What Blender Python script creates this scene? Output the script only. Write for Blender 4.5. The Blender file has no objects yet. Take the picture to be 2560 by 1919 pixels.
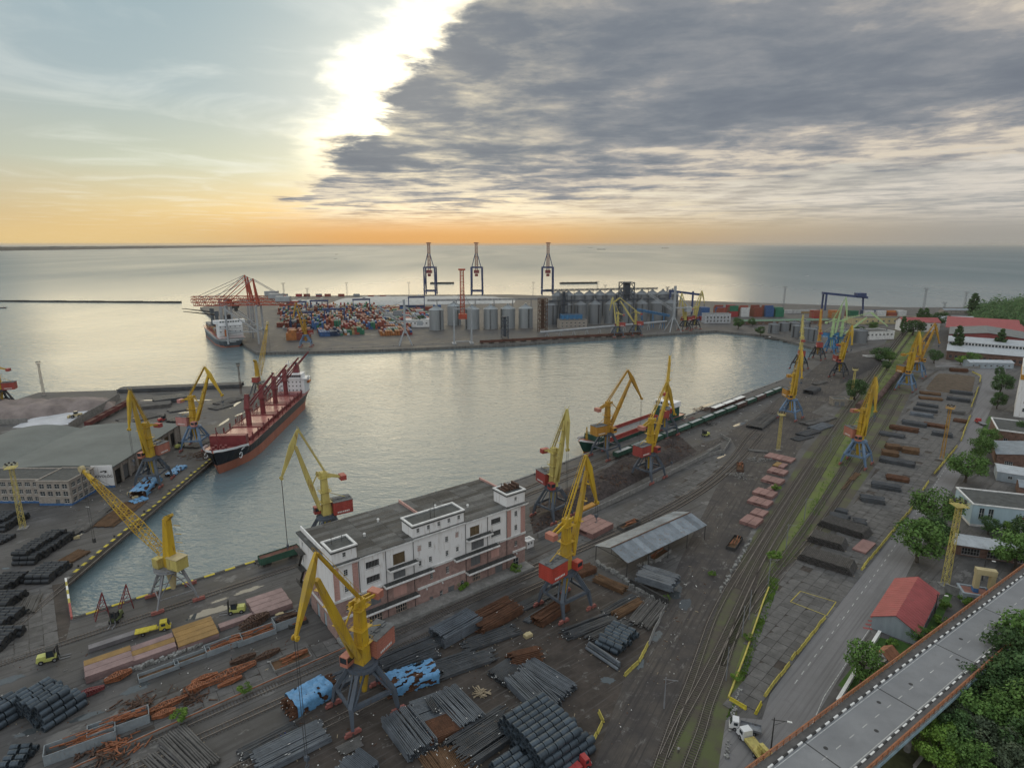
import bpy, bmesh, math, random
from mathutils import Vector, Matrix
random.seed(7)
SC = bpy.context.scene
COL = SC.collection
R = math.radians
# ------------------------------------------------------------------ camera
CAMH = 100.0; FPX = 1500.0; PITCH = math.atan(349.5 / FPX)
cam = bpy.data.cameras.new('camera'); cam.sensor_width = 36.0; cam.lens = FPX / 2560 * 36
cam.clip_start = 1.0; cam.clip_end = 120000
camo = bpy.data.objects.new('camera', cam); COL.objects.link(camo)
camo.location = (0, 0, CAMH); camo.rotation_euler = (math.pi / 2 - PITCH, 0, 0)
SC.camera = camo
# ------------------------------------------------------------------ sky
SUN_AZ, SUN_EL = -9.2, 12.6        # degrees, azimuth measured from +Y towards +X
def sdir(az, el):
 a, e = R(az), R(el)
 return Vector((math.sin(a) * math.cos(e), math.cos(a) * math.cos(e), math.sin(e)))
world = bpy.data.worlds.new('World'); SC.world = world; world.use_nodes = True
def build_world(nt):
 N, Lk = nt.nodes, nt.links
 N.clear()
 def math_(op, a, b=None, c=None, clamp=False):
  n = N.new('ShaderNodeMath'); n.operation = op; n.use_clamp = clamp
  for i, v in enumerate((a, b, c)):
   if v is None: continue
   if isinstance(v, (int, float)): n.inputs[i].default_value = v
   else: Lk.new(v, n.inputs[i])
  return n.outputs[0]
 def mix(fac, a, b, blend='MIX'):
  n = N.new('ShaderNodeMix'); n.data_type = 'RGBA'; n.blend_type = blend
  for s, v in ((n.inputs[0], fac), (n.inputs[6], a), (n.inputs[7], b)):
   if isinstance(v, (int, float)): s.default_value = v
   elif isinstance(v, tuple): s.default_value = (*v, 1)
   else: Lk.new(v, s)
  return n.outputs[2]
 def sstep(x, lo, hi):
  n = N.new('ShaderNodeMapRange'); n.interpolation_type = 'SMOOTHSTEP'
  Lk.new(x, n.inputs[0]); n.inputs[1].default_value = lo; n.inputs[2].default_value = hi
  return n.outputs[0]
 def ramp(x, stops):
  n = N.new('ShaderNodeValToRGB'); Lk.new(x, n.inputs[0])
  els = n.color_ramp.elements
  while len(els) < len(stops): els.new(0.5)
  for e, (p_, c_) in zip(els, stops): e.position = p_; e.color = (*c_, 1)
  return n.outputs[0]
 tc = N.new('ShaderNodeTexCoord'); D = tc.outputs['Generated']
 sep = N.new('ShaderNodeSeparateXYZ'); Lk.new(D, sep.inputs[0])
 x, y, z = sep.outputs
 el = math_('MAXIMUM', z, 0.0)
 dot = N.new('ShaderNodeVectorMath'); dot.operation = 'DOT_PRODUCT'
 Lk.new(D, dot.inputs[0]); dot.inputs[1].default_value = sdir(SUN_AZ, SUN_EL)
 cs = math_('MAXIMUM', dot.outputs['Value'], 0.0)
 # azimuth closeness to the sun (1 towards it, 0 away)
 s0 = sdir(SUN_AZ, 0)
 hl = math_('SQRT', math_('ADD', math_('MULTIPLY', x, x), math_('MULTIPLY', y, y)))
 ca = math_('DIVIDE', math_('ADD', math_('MULTIPLY', x, s0.x), math_('MULTIPLY', y, s0.y)), math_('MAXIMUM', hl, 0.001))
 # clear air: physical sky plus the warm evening layer over the sea; zenith and rear raised as fill light
 sky = N.new('ShaderNodeTexSky'); sky.sky_type = 'NISHITA'; sky.sun_disc = False
 sky.sun_elevation = R(SUN_EL); sky.sun_rotation = R(SUN_AZ); sky.dust_density = 2.0; sky.air_density = 1.0
 nish = mix(1.0, sky.outputs[0], (0.05, 0.05, 0.05), 'MULTIPLY')
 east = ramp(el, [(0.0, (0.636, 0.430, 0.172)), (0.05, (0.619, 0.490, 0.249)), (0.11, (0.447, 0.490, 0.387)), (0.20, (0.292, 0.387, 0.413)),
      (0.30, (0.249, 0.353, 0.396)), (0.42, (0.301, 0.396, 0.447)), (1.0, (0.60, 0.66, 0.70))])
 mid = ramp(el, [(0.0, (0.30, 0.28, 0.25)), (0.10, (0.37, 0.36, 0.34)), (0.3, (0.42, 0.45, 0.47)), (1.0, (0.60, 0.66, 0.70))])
 back = ramp(el, [(0.0, (0.60, 0.57, 0.52)), (0.10, (0.74, 0.73, 0.70)), (0.3, (0.80, 0.82, 0.82)), (1.0, (0.60, 0.66, 0.70))])  # unseen sky behind the camera, brightened along with the zenith to light the foreground
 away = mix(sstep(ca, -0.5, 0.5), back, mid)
 warm = sstep(ca, 0.66, 0.99)
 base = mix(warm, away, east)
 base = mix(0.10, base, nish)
 # orange band low under the deck, towards the sun
 band = math_('MULTIPLY', math_('POWER', 2.718, math_('MULTIPLY', math_('MULTIPLY', el, el), -420.0)), math_('POWER', math_('MAXIMUM', ca, 0.0), 40.0))
 base = mix(math_('MULTIPLY', band, 0.85), base, (0.66, 0.31, 0.09))
 glow = math_('POWER', cs, 60.0)
 base = mix(math_('MULTIPLY', glow, 0.26), base, (0.92, 0.90, 0.78))
 core = math_('POWER', cs, 260.0)
 base = mix(1.0, base, mix(math_('MULTIPLY', core, 1.0), (0, 0, 0), (0.25, 0.23, 0.18)), 'ADD')
 # cloud deck on a plane overhead
 zz = math_('ADD', math_('MAXIMUM', z, 0.0), 0.012)
 px = math_('DIVIDE', x, zz); py = math_('DIVIDE', y, zz)
 com = N.new('ShaderNodeCombineXYZ'); Lk.new(px, com.inputs[0]); Lk.new(py, com.inputs[1])
 def noise(scale, detail, rough, off=0.0, dist=0.0, v=None):
  n = N.new('ShaderNodeTexNoise'); n.noise_dimensions = '3D'
  mp = N.new('ShaderNodeMapping'); mp.inputs['Location'].default_value = (off, off * 0.7, off * 0.3)
  Lk.new(v or com.outputs[0], mp.inputs[0]); Lk.new(mp.outputs[0], n.inputs['Vector'])
  n.inputs['Scale'].default_value = scale; n.inputs['Detail'].default_value = detail
  n.inputs['Roughness'].default_value = rough; n.inputs['Distortion'].default_value = dist
  return n.outputs['Fac']
 n1 = noise(1.1, 9, 0.58, 3.1, 0.25)
 n2 = noise(3.4, 7, 0.60, 8.7, 0.4)
 n3 = noise(0.42, 4, 0.5, 5.0)
 # isotropic noise on the dome keeps detail where the deck plane runs out to the horizon
 stv = N.new('ShaderNodeMapping'); stv.inputs['Scale'].default_value = (1, 1, 3.4); Lk.new(D, stv.inputs[0])
 n4 = noise(9.0, 8, 0.62, 1.3, 0.3, stv.outputs[0])
 r = math_('ADD', math_('MAXIMUM', hl, 0.05), 0.0)
 dist = math_('DIVIDE', hl, zz)
 edgeL = math_('DIVIDE', math_('ADD', math_('ADD', px, math_('MULTIPLY', py, 0.45)), -0.95), math_('ADD', dist, 0.6))
 far = math_('SUBTRACT', 12.5, math_('ADD', py, math_('MULTIPLY', math_('MAXIMUM', px, 0.0), 1.35)))
 edgeF = math_('DIVIDE', far, math_('ADD', dist, 1.0))
 wig = math_('ADD', math_('MULTIPLY', math_('SUBTRACT', n1, 0.5), 0.5), math_('MULTIPLY', math_('SUBTRACT', n4, 0.5), 0.42))
 dl = math_('ADD', math_('MULTIPLY', edgeL, 2.2), math_('MULTIPLY', wig, 0.75))
 df = math_('ADD', math_('MULTIPLY', edgeF, 0.9), math_('MULTIPLY', wig, 1.5))
 # silver lining: the hidden sun lights the air along the deck edge
 lin = math_('MULTIPLY', math_('MULTIPLY', sstep(dl, -0.17, 0.06), math_('POWER', cs, 90.0)), sstep(el, 0.06, 0.17))
 base = mix(1.0, base, mix(lin, (0, 0, 0), (1.8, 1.55, 1.05)), 'ADD')
 mL = sstep(dl, -0.02, 0.13)
 mF = sstep(df, -0.34, 0.10)
 # beyond the far edge the deck breaks up but never clears: a thin veil
 veil = math_('MULTIPLY', math_('MULTIPLY', sstep(dl, -0.05, 0.3), sstep(wig, -0.30, 0.06)), 0.9)
 low = sstep(el, 0.012, 0.06)
 dens = math_('MAXIMUM', math_('MULTIPLY', mL, mF), math_('MULTIPLY', veil, low), clamp=True)
 # colour of the cloud: lit rims where thin, slate where thick, mottled inside
 mott = math_('ADD', math_('ADD', math_('MULTIPLY', n1, 0.42), math_('MULTIPLY', n4, 0.16)), math_('ADD', math_('MULTIPLY', n3, 0.32), math_('MULTIPLY', n2, 0.14)))
 mo2 = math_('SUBTRACT', mott, math_('MULTIPLY', math_('SUBTRACT', 1.0, sstep(df, -0.1, 0.75)), 0.14))
 thick = ramp(sstep(mo2, 0.34, 0.66), [(0.0, (0.574, 0.505, 0.409)), (0.16, (0.348, 0.326, 0.304)), (0.42, (0.213, 0.222, 0.239)), (0.7, (0.161, 0.178, 0.204)), (1.0, (0.131, 0.148, 0.178))])
 nearsun = math_('POWER', cs, 18.0)
 rim = mix(nearsun, (0.62, 0.57, 0.50), (1.05, 0.92, 0.66))
 veilc = mix(math_('POWER', math_('MAXIMUM', ca, 0.0), 9.0), (0.299, 0.304, 0.299), (0.493, 0.387, 0.273))
 thin = mix(sstep(mott, 0.42, 0.62), rim, veilc)
 ccol = mix(sstep(math_('MULTIPLY', mL, mF), 0.45, 0.95), thin, thick)
 # light leaking through holes close to the sun
 leak = math_('MULTIPLY', math_('POWER', cs, 60.0), sstep(mott, 0.56, 0.40))
 ccol = mix(math_('MULTIPLY', leak, 0.8), ccol, (0.98, 0.84, 0.55))
 op = math_('POWER', dens, 0.7)
 res = mix(math_('MULTIPLY', op, 0.97), base, ccol)
 # thin cirrus on the clear side
 cir = math_('MULTIPLY', sstep(noise(0.8, 6, 0.6, 12.0, 0.8), 0.45, 0.8), math_('MULTIPLY', math_('SUBTRACT', 1.0, mL), math_('POWER', cs, 5.0)))
 res = mix(math_('MULTIPLY', cir, 0.4), res, (0.86, 0.86, 0.78))
 # sea haze swallowing everything at the horizon, warm towards the sun
 hz = sstep(el, 0.055, 0.0)
 hzc = ramp(ca, [(0.0, (0.29, 0.29, 0.27)), (0.70, (0.28, 0.27, 0.245)), (0.86, (0.33, 0.285, 0.23)), (0.95, (0.42, 0.28, 0.155)), (0.985, (0.56, 0.30, 0.11)), (1.0, (0.62, 0.33, 0.105))])
 leftside = sstep(math_('SUBTRACT', math_('MULTIPLY', y, s0.x), math_('MULTIPLY', x, s0.y)), 0.05, 0.45)
 hzc = mix(leftside, hzc, (0.65, 0.47, 0.21))
 res = mix(math_('MULTIPLY', hz, 0.8), res, hzc)
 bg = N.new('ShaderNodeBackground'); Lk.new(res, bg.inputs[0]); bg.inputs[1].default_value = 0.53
 out = N.new('ShaderNodeOutputWorld'); Lk.new(bg.outputs[0], out.inputs[0])
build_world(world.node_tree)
world.cycles.sampling_method = 'MANUAL'; world.cycles.sample_map_resolution = 1024
sun = bpy.data.lights.new('sun', 'SUN'); sun.energy = 0.5; sun.angle = R(60); sun.color = (1.0, 0.80, 0.48)
suno = bpy.data.objects.new('sun', sun); COL.objects.link(suno)
suno.rotation_euler = (-sdir(SUN_AZ, SUN_EL)).to_track_quat('-Z', 'Y').to_euler()
SC.view_settings.view_transform = 'Standard'; SC.view_settings.look = 'None'
SC.view_settings.exposure = 1.25; SC.view_settings.gamma = 1.0
cy = SC.cycles
cy.max_bounces = 5; cy.diffuse_bounces = 2; cy.glossy_bounces = 3; cy.transmission_bounces = 3; cy.volume_bounces = 0; cy.transparent_max_bounces = 6
cy.caustics_reflective = False; cy.caustics_refractive = False; cy.use_denoising = True
# ------------------------------------------------------------------ helpers
_s, _c = math.sin(PITCH), math.cos(PITCH)
def g(px, py, z=0.0):
 """ground point seen at a position of the photograph"""
 u, v = (px - 1280) / FPX, (py - 959.5) / FPX
 t = (CAMH - z) / (_s + v * _c)
 return Vector((u * t, (_c - v * _s) * t, z))
class MB:
 def __init__(s): s.v = []; s.f = []; s.m = []
 def quad(s, a, b, c, d, m=0):
  i = len(s.v); s.v += [tuple(a), tuple(b), tuple(c), tuple(d)]; s.f.append((i, i + 1, i + 2, i + 3)); s.m.append(m)
 def poly(s, pts, m=0):
  i = len(s.v); s.v += [tuple(p) for p in pts]; s.f.append(tuple(range(i, i + len(pts)))); s.m.append(m)
 def hexa(s, c8, m=0, mtop=None):
  i = len(s.v); s.v += [tuple(p) for p in c8]
  for k, f in enumerate(((3, 2, 1, 0), (4, 5, 6, 7), (0, 1, 5, 4), (1, 2, 6, 5), (2, 3, 7, 6), (3, 0, 4, 7))):
   s.f.append(tuple(i + j for j in f)); s.m.append(mtop if (k == 1 and mtop is not None) else m)
 def box(s, x0, x1, y0, y1, z0, z1, m=0, mtop=None):
  s.hexa([(x0, y0, z0), (x1, y0, z0), (x1, y1, z0), (x0, y1, z0), (x0, y0, z1), (x1, y0, z1), (x1, y1, z1), (x0, y1, z1)], m, mtop)
 def obox(s, c, ax, lx, ly, z0, z1, m=0, mtop=None):
  """oriented box: centre, unit axis, full length along it, full width across"""
  ax = Vector((ax[0], ax[1], 0)).normalized(); n = Vector((-ax.y, ax.x, 0)); c = Vector((c[0], c[1], 0))
  q = [c - ax * lx / 2 - n * ly / 2, c + ax * lx / 2 - n * ly / 2, c + ax * lx / 2 + n * ly / 2, c - ax * lx / 2 + n * ly / 2]
  s.hexa([(p.x, p.y, z0) for p in q] + [(p.x, p.y, z1) for p in q], m, mtop)
 def beam(s, a, b, w, h=None, m=0, w2=None, h2=None, up=(0, 0, 1)):
  a, b = Vector(a), Vector(b); h = w if h is None else h; w2 = w if w2 is None else w2; h2 = h if h2 is None else h2
  d = b - a
  if d.length < 1e-6: return
  d.normalize(); u = Vector(up)
  if abs(d.dot(u)) > 0.985: u = Vector((1, 0, 0)) if abs(d.x) < 0.9 else Vector((0, 1, 0))
  sx = d.cross(u).normalized(); sy = sx.cross(d).normalized()
  q = lambda p, w_, h_: [p - sx * w_ / 2 - sy * h_ / 2, p + sx * w_ / 2 - sy * h_ / 2, p + sx * w_ / 2 + sy * h_ / 2, p - sx * w_ / 2 + sy * h_ / 2]
  s.hexa(q(a, w, h) + q(b, w2, h2), m)
 def cyl(s, a, b, r0, r1=None, n=10, m=0, caps=True, mcap=None):
  a, b = Vector(a), Vector(b); r1 = r0 if r1 is None else r1
  d = (b - a).normalized(); u = Vector((0, 0, 1)) if abs(d.z) < 0.95 else Vector((1, 0, 0))
  sx = d.cross(u).normalized(); sy = sx.cross(d)
  i = len(s.v)
  for p, r in ((a, r0), (b, r1)):
   for k in range(n):
    t = 2 * math.pi * k / n; s.v.append(tuple(p + sx * r * math.cos(t) + sy * r * math.sin(t)))
  for k in range(n):
   s.f.append((i + k, i + (k + 1) % n, i + n + (k + 1) % n, i + n + k)); s.m.append(m)
  if caps:
   mc = m if mcap is None else mcap
   s.f.append(tuple(i + n - 1 - k for k in range(n))); s.m.append(mc)
   s.f.append(tuple(i + n + k for k in range(n))); s.m.append(mc)
 def prism(s, pts, z0, z1, m=0, mtop=None):
  if sum(pts[k][0] * pts[(k + 1) % len(pts)][1] - pts[(k + 1) % len(pts)][0] * pts[k][1] for k in range(len(pts))) < 0: pts = list(pts)[::-1]
  n = len(pts); i = len(s.v)
  s.v += [(p[0], p[1], z0) for p in pts] + [(p[0], p[1], z1) for p in pts]
  for k in range(n):
   s.f.append((i + k, i + (k + 1) % n, i + n + (k + 1) % n, i + n + k)); s.m.append(m)
  s.f.append(tuple(i + n - 1 - k for k in range(n))); s.m.append(m)
  s.f.append(tuple(i + n + k for k in range(n))); s.m.append(m if mtop is None else mtop)
 def lattice(s, a, b, w, h, n, t, m=0, w2=None, h2=None, td=None):
  """square lattice girder between two points, tapering"""
  a, b = Vector(a), Vector(b); w2 = w if w2 is None else w2; h2 = h if h2 is None else h2; td = td or t * 0.6
  d = (b - a).normalized(); u = Vector((0, 0, 1)) if abs(d.z) < 0.95 else Vector((0, 1, 0))
  sx = d.cross(u).normalized(); sy = sx.cross(d).normalized()
  def ring(k):
   f = k / n; p = a.lerp(b, f); ww, hh = w + (w2 - w) * f, h + (h2 - h) * f
   return [p - sx * ww / 2 - sy * hh / 2, p + sx * ww / 2 - sy * hh / 2, p + sx * ww / 2 + sy * hh / 2, p - sx * ww / 2 + sy * hh / 2]
  r0, r1 = ring(0), ring(n)
  for k in range(4): s.beam(r0[k], r1[k], t, t, m)
  for k in range(n):
   p, q = ring(k), ring(k + 1)
   for j in range(4):
    jj = (j + 1) % 4
    s.beam(p[j] if k % 2 else p[jj], q[jj] if k % 2 else q[j], td, td, m)
    s.beam(q[j], q[jj], td, td, m)
 def mesh(s, name, mats, smooth=False):
  me = bpy.data.meshes.new(name); me.from_pydata(s.v, [], s.f)
  mats = mats if isinstance(mats, (list, tuple)) else [mats]
  for mm in mats: me.materials.append(mm)
  me.polygons.foreach_set('material_index', [min(k, len(mats) - 1) for k in s.m])
  if smooth: me.polygons.foreach_set('use_smooth', [True] * len(s.f))
  me.update(); return me
 def build(s, name, mats, parent=None, smooth=False, label=None, cat=None, group=None, kind=None, loc=None, rz=0.0):
  return mo(name, s.mesh(name, mats, smooth), parent, label, cat, group, kind, loc, rz)
def tag(o, label=None, cat=None, group=None, kind=None):
 if label: o['label'] = label
 if cat: o['category'] = cat
 if group: o['group'] = group
 if kind: o['kind'] = kind
 return o
def mo(name, me, parent=None, label=None, cat=None, group=None, kind=None, loc=None, rz=0.0):
 o = bpy.data.objects.new(name, me); COL.objects.link(o)
 if parent: o.parent = parent
 if loc is not None: o.location = loc
 if rz: o.rotation_euler = (0, 0, rz)
 return tag(o, label, cat, group, kind)
def empty(name, loc, rz=0.0, label=None, cat=None, group=None):
 o = bpy.data.objects.new(name, None); COL.objects.link(o); o.empty_display_size = 0.5
 o.location = loc; o.rotation_euler = (0, 0, rz)
 return tag(o, label, cat, group)
def copy_tree(o, parent=None, loc=None, rz=None, label=None, group=None):
 c = o.copy(); COL.objects.link(c); c.parent = parent
 if loc is not None: c.location = loc
 if rz is not None: c.rotation_euler = (0, 0, rz)
 if label: c['label'] = label
 if group: c['group'] = group
 for ch in o.children: copy_tree(ch, c)
 return c
# ------------------------------------------------------------------ materials
MATS = {}
def mat(name, col, rough=0.75, metal=0.0, var=0.25, scale=0.6, bump=0.0, bscale=4.0, col2=None, streak=False, spec=0.4, dirt=None, per_obj=0.0, rgh_var=0.0, mscale=None, thr=(0.42, 0.62), lay=None):
 if name in MATS: return MATS[name]
 m = bpy.data.materials.new(name); m.use_nodes = True; nt = m.node_tree; N, Lk = nt.nodes, nt.links
 b = N['Principled BSDF']; b.inputs['Roughness'].default_value = rough; b.inputs['Metallic'].default_value = metal
 b.inputs['Specular IOR Level'].default_value = spec
 geo = N.new('ShaderNodeNewGeometry')
 mp = N.new('ShaderNodeMapping'); Lk.new(geo.outputs['Position'], mp.inputs[0])
 if streak: mp.inputs['Scale'].default_value = (1, 1, 0.12)
 if mscale: mp.inputs['Scale'].default_value = mscale
 n = N.new('ShaderNodeTexNoise'); n.inputs['Scale'].default_value = scale; n.inputs['Detail'].default_value = 6; n.inputs['Roughness'].default_value = 0.65
 Lk.new(mp.outputs[0], n.inputs['Vector'])
 rp = N.new('ShaderNodeValToRGB'); Lk.new(n.outputs['Fac'], rp.inputs[0])
 c2 = col2 or tuple(max(0.0, k * (1 - var * 1.6)) for k in col)
 hi = tuple(min(1.0, k * (1 + var * 0.7)) for k in col) if col2 is None else col
 e = rp.color_ramp.elements; e[0].position = thr[0] - (0.12 if col2 is None else 0); e[0].color = (*c2, 1); e[1].position = thr[1] + (0.1 if col2 is None else 0); e[1].color = (*hi, 1)
 cur = rp.outputs[0]
 if dirt:
  n2 = N.new('ShaderNodeTexNoise'); n2.inputs['Scale'].default_value = scale * 3.7; n2.inputs['Detail'].default_value = 5; n2.inputs['Roughness'].default_value = 0.7
  Lk.new(mp.outputs[0], n2.inputs['Vector'])
  r2 = N.new('ShaderNodeValToRGB'); Lk.new(n2.outputs['Fac'], r2.inputs[0]); e = r2.color_ramp.elements
  e[0].position = 0.56; e[0].color = (0, 0, 0, 1); e[1].position = 0.70; e[1].color = (1, 1, 1, 1)
  mx = N.new('ShaderNodeMix'); mx.data_type = 'RGBA'; Lk.new(r2.outputs[0], mx.inputs[0]); Lk.new(cur, mx.inputs[6]); mx.inputs[7].default_value = (*dirt, 1); cur = mx.outputs[2]
 for ang, sc, lc, t0, t1 in lay or ():                       # long wheel-worn streaks and patches
  m3 = N.new('ShaderNodeMapping'); m3.vector_type = 'TEXTURE'; m3.inputs['Rotation'].default_value = (0, 0, R(ang)); m3.inputs['Scale'].default_value = sc; Lk.new(geo.outputs['Position'], m3.inputs[0])
  n3 = N.new('ShaderNodeTexNoise'); n3.inputs['Scale'].default_value = 1.0; n3.inputs['Detail'].default_value = 5; n3.inputs['Roughness'].default_value = 0.7; Lk.new(m3.outputs[0], n3.inputs['Vector'])
  r3 = N.new('ShaderNodeMapRange'); Lk.new(n3.outputs['Fac'], r3.inputs[0]); r3.inputs[1].default_value = t0; r3.inputs[2].default_value = t1; r3.inputs[4].default_value = 0.85
  x3 = N.new('ShaderNodeMix'); x3.data_type = 'RGBA'; Lk.new(r3.outputs[0], x3.inputs[0]); Lk.new(cur, x3.inputs[6]); x3.inputs[7].default_value = (*lc, 1); cur = x3.outputs[2]
 if per_obj:
  oi = N.new('ShaderNodeObjectInfo'); mr = N.new('ShaderNodeMapRange'); Lk.new(oi.outputs['Random'], mr.inputs[0])
  mr.inputs[3].default_value = 1 - per_obj; mr.inputs[4].default_value = 1 + per_obj * 0.6
  hs = N.new('ShaderNodeHueSaturation'); Lk.new(mr.outputs[0], hs.inputs['Value']); Lk.new(cur, hs.inputs['Color']); cur = hs.outputs[0]
 Lk.new(cur, b.inputs['Base Color'])
 if rgh_var:
  mr = N.new('ShaderNodeMapRange'); Lk.new(n.outputs['Fac'], mr.inputs[0]); mr.inputs[1].default_value = 0.35; mr.inputs[2].default_value = 0.65
  mr.inputs[3].default_value = rough - rgh_var; mr.inputs[4].default_value = rough; Lk.new(mr.outputs[0], b.inputs['Roughness'])
 if bump:
  nb = N.new('ShaderNodeTexNoise'); nb.inputs['Scale'].default_value = bscale; nb.inputs['Detail'].default_value = 4; Lk.new(geo.outputs['Position'], nb.inputs['Vector'])
  bp = N.new('ShaderNodeBump'); bp.inputs['Strength'].default_value = bump; bp.inputs['Distance'].default_value = 0.1
  Lk.new(nb.outputs['Fac'], bp.inputs['Height']); Lk.new(bp.outputs[0], b.inputs['Normal'])
 MATS[name] = m; return m
# ------------------------------------------------------------------ water, land, far coast
def water_mat():
 m = bpy.data.materials.new('sea_water'); m.use_nodes = True; nt = m.node_tree; N, Lk = nt.nodes, nt.links
 b = N['Principled BSDF']; b.inputs['Base Color'].default_value = (0.135, 0.188, 0.21, 1)
 b.inputs['IOR'].default_value = 1.33; b.inputs['Roughness'].default_value = 0.10; b.inputs['Specular IOR Level'].default_value = 0.42
 geo = N.new('ShaderNodeNewGeometry')
 def nz(sc, det, rot, dist, stretch=(1, 0.45, 1)):
  mp = N.new('ShaderNodeMapping'); Lk.new(geo.outputs['Position'], mp.inputs[0]); mp.inputs['Rotation'].default_value = (0, 0, R(rot)); mp.inputs['Scale'].default_value = stretch
  n = N.new('ShaderNodeTexNoise'); n.inputs['Scale'].default_value = sc; n.inputs['Detail'].default_value = det; n.inputs['Roughness'].default_value = 0.55; n.inputs['Distortion'].default_value = dist
  Lk.new(mp.outputs[0], n.inputs['Vector']); return n.outputs['Fac']
 def op(o, a, b_):
  k = N.new('ShaderNodeMath'); k.operation = o
  for i, v in enumerate((a, b_)):
   if isinstance(v, (int, float)): k.inputs[i].default_value = v
   else: Lk.new(v, k.inputs[i])
  return k.outputs[0]
 h = op('ADD', op('MULTIPLY', nz(0.28, 3, 62, 0.5, (0.5, 1, 1)), 1.0), op('ADD', op('MULTIPLY', nz(0.75, 3, 40, 0.6, (0.6, 1, 1)), 0.6), op('MULTIPLY', nz(0.06, 2, 75, 0.3, (0.6, 1, 1)), 1.6)))
 sp = N.new('ShaderNodeVectorMath'); sp.operation = 'LENGTH'; Lk.new(geo.outputs['Position'], sp.inputs[0])
 rr = N.new('ShaderNodeMapRange'); Lk.new(sp.outputs['Value'], rr.inputs[0])      # unresolved ripples far out read as roughness
 rr.inputs[1].default_value = 250; rr.inputs[2].default_value = 2500; rr.inputs[3].default_value = 0.08; rr.inputs[4].default_value = 0.40
 rs = N.new('ShaderNodeMapRange'); Lk.new(sp.outputs['Value'], rs.inputs[0]); rs.inputs[1].default_value = 600; rs.inputs[2].default_value = 3000; rs.inputs[3].default_value = 0.42; rs.inputs[4].default_value = 0.13; Lk.new(rs.outputs[0], b.inputs['Specular IOR Level'])
 patch = nz(0.006, 4, 10, 0.6, (1, 0.5, 1)); Lk.new(op('ADD', rr.outputs[0], op('MULTIPLY', op('SUBTRACT', nz(0.0016, 6, 4, 0.8, (1, 0.25, 1)), 0.5), 0.34)), b.inputs['Roughness'])
 bp = N.new('ShaderNodeBump'); bp.inputs['Distance'].default_value = 0.55
 mr = N.new('ShaderNodeMapRange'); Lk.new(patch, mr.inputs[0]); mr.inputs[1].default_value = 0.3; mr.inputs[2].default_value = 0.7; mr.inputs[3].default_value = 0.40; mr.inputs[4].default_value = 0.85
 Lk.new(mr.outputs[0], bp.inputs['Strength']); Lk.new(h, bp.inputs['Height']); Lk.new(bp.outputs[0], b.inputs['Normal'])
 return m
SEA_Z = -2.6
b_ = MB(); S_ = 60000
b_.quad((-S_, -400, SEA_Z), (S_, -400, SEA_Z), (S_, S_ * 0.7, SEA_Z), (-S_, S_ * 0.7, SEA_Z))
b_.build('sea', water_mat(), kind='structure')
M_asph = mat('asphalt_yard', (0.115, 0.11, 0.108), 0.88, 0, 0.42, 0.07, 0.25, 3.0, dirt=(0.06, 0.055, 0.052), rgh_var=0.3, lay=((40, (30, 1.2, 1), (0.05, 0.047, 0.046), 0.50, 0.62), (40, (14, 9, 1), (0.17, 0.165, 0.16), 0.60, 0.64), (10, (3, 2, 1), (0.035, 0.032, 0.03), 0.64, 0.70)))
M_quay = mat('quay_concrete', (0.17, 0.165, 0.155), 0.85, 0, 0.35, 0.5, 0.2, 5, streak=True, dirt=(0.06, 0.055, 0.05))
M_conc = mat('concrete', (0.26, 0.255, 0.245), 0.85, 0, 0.25, 0.7, 0.15, 6, dirt=(0.12, 0.115, 0.11))
LAND = [(-420, 1075), (46, 997), (95, 981), (292, 975), (612, 965), (740, 962), (548, 1130), (165, 1450), (180, 1548), (730, 1375), (1300, 1197), (1955, 949), (2028, 893),
  (2036, 869), (1920, 838), (1830, 830), (1790, 826), (1529, 843), (1280, 860), (987, 872), (788, 878), (641, 881), (614, 864), (500, 768), (640, 742), (960, 737), (1280, 736), (1750, 752), (2240, 768), (2700, 768)]
LP = [g(*q) for q in LAND] + [Vector((1500, 900, 0)), Vector((1500, -80, 0)), Vector((-500, -80, 0)), Vector((-500, 190, 0))]
b_ = MB(); b_.prism([(p.x, p.y) for p in LP], -6.0, 0.0, 1, 0)
b_.build('ground', [M_asph, M_quay], kind='structure')
# ------------------------------------------------------------------ shared materials
M_yel = mat('crane_yellow', (0.60, 0.40, 0.028), 0.5, 0, 0.10, 0.35, col2=(0.46, 0.29, 0.03), streak=True, dirt=(0.30, 0.19, 0.05), lay=((0, (1.2, 1.2, 5), (0.24, 0.12, 0.04), 0.56, 0.68), (0, (6, 6, 8), (0.40, 0.28, 0.07), 0.52, 0.66)))
M_yel2 = mat('crane_faded_yellow', (0.58, 0.50, 0.16), 0.55, 0, 0.1, 0.35, col2=(0.45, 0.38, 0.12), streak=True, dirt=(0.30, 0.22, 0.09), lay=((0, (1.2, 1.2, 5), (0.24, 0.12, 0.04), 0.56, 0.68), (0, (6, 6, 8), (0.42, 0.34, 0.12), 0.52, 0.66)))
M_ora = mat('crane_orange', (0.52, 0.29, 0.035), 0.55, 0, 0.1, 0.35, col2=(0.40, 0.22, 0.03), streak=True, dirt=(0.25, 0.14, 0.05), lay=((0, (1.2, 1.2, 5), (0.24, 0.12, 0.04), 0.56, 0.68), (0, (6, 6, 8), (0.34, 0.20, 0.05), 0.52, 0.66)))
M_grn = mat('crane_light_green', (0.42, 0.58, 0.30), 0.55, 0, 0.12, 0.3, streak=True)
M_leg = mat('crane_leg_slate', (0.085, 0.105, 0.135), 0.6, 0, 0.2, 0.5, streak=True, dirt=(0.10, 0.07, 0.05))
M_legb = mat('crane_leg_blue', (0.13, 0.21, 0.33), 0.6, 0, 0.2, 0.5, streak=True, dirt=(0.10, 0.09, 0.08))
M_legk = mat('crane_leg_dark', (0.045, 0.05, 0.06), 0.65, 0, 0.2, 0.5)
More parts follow.
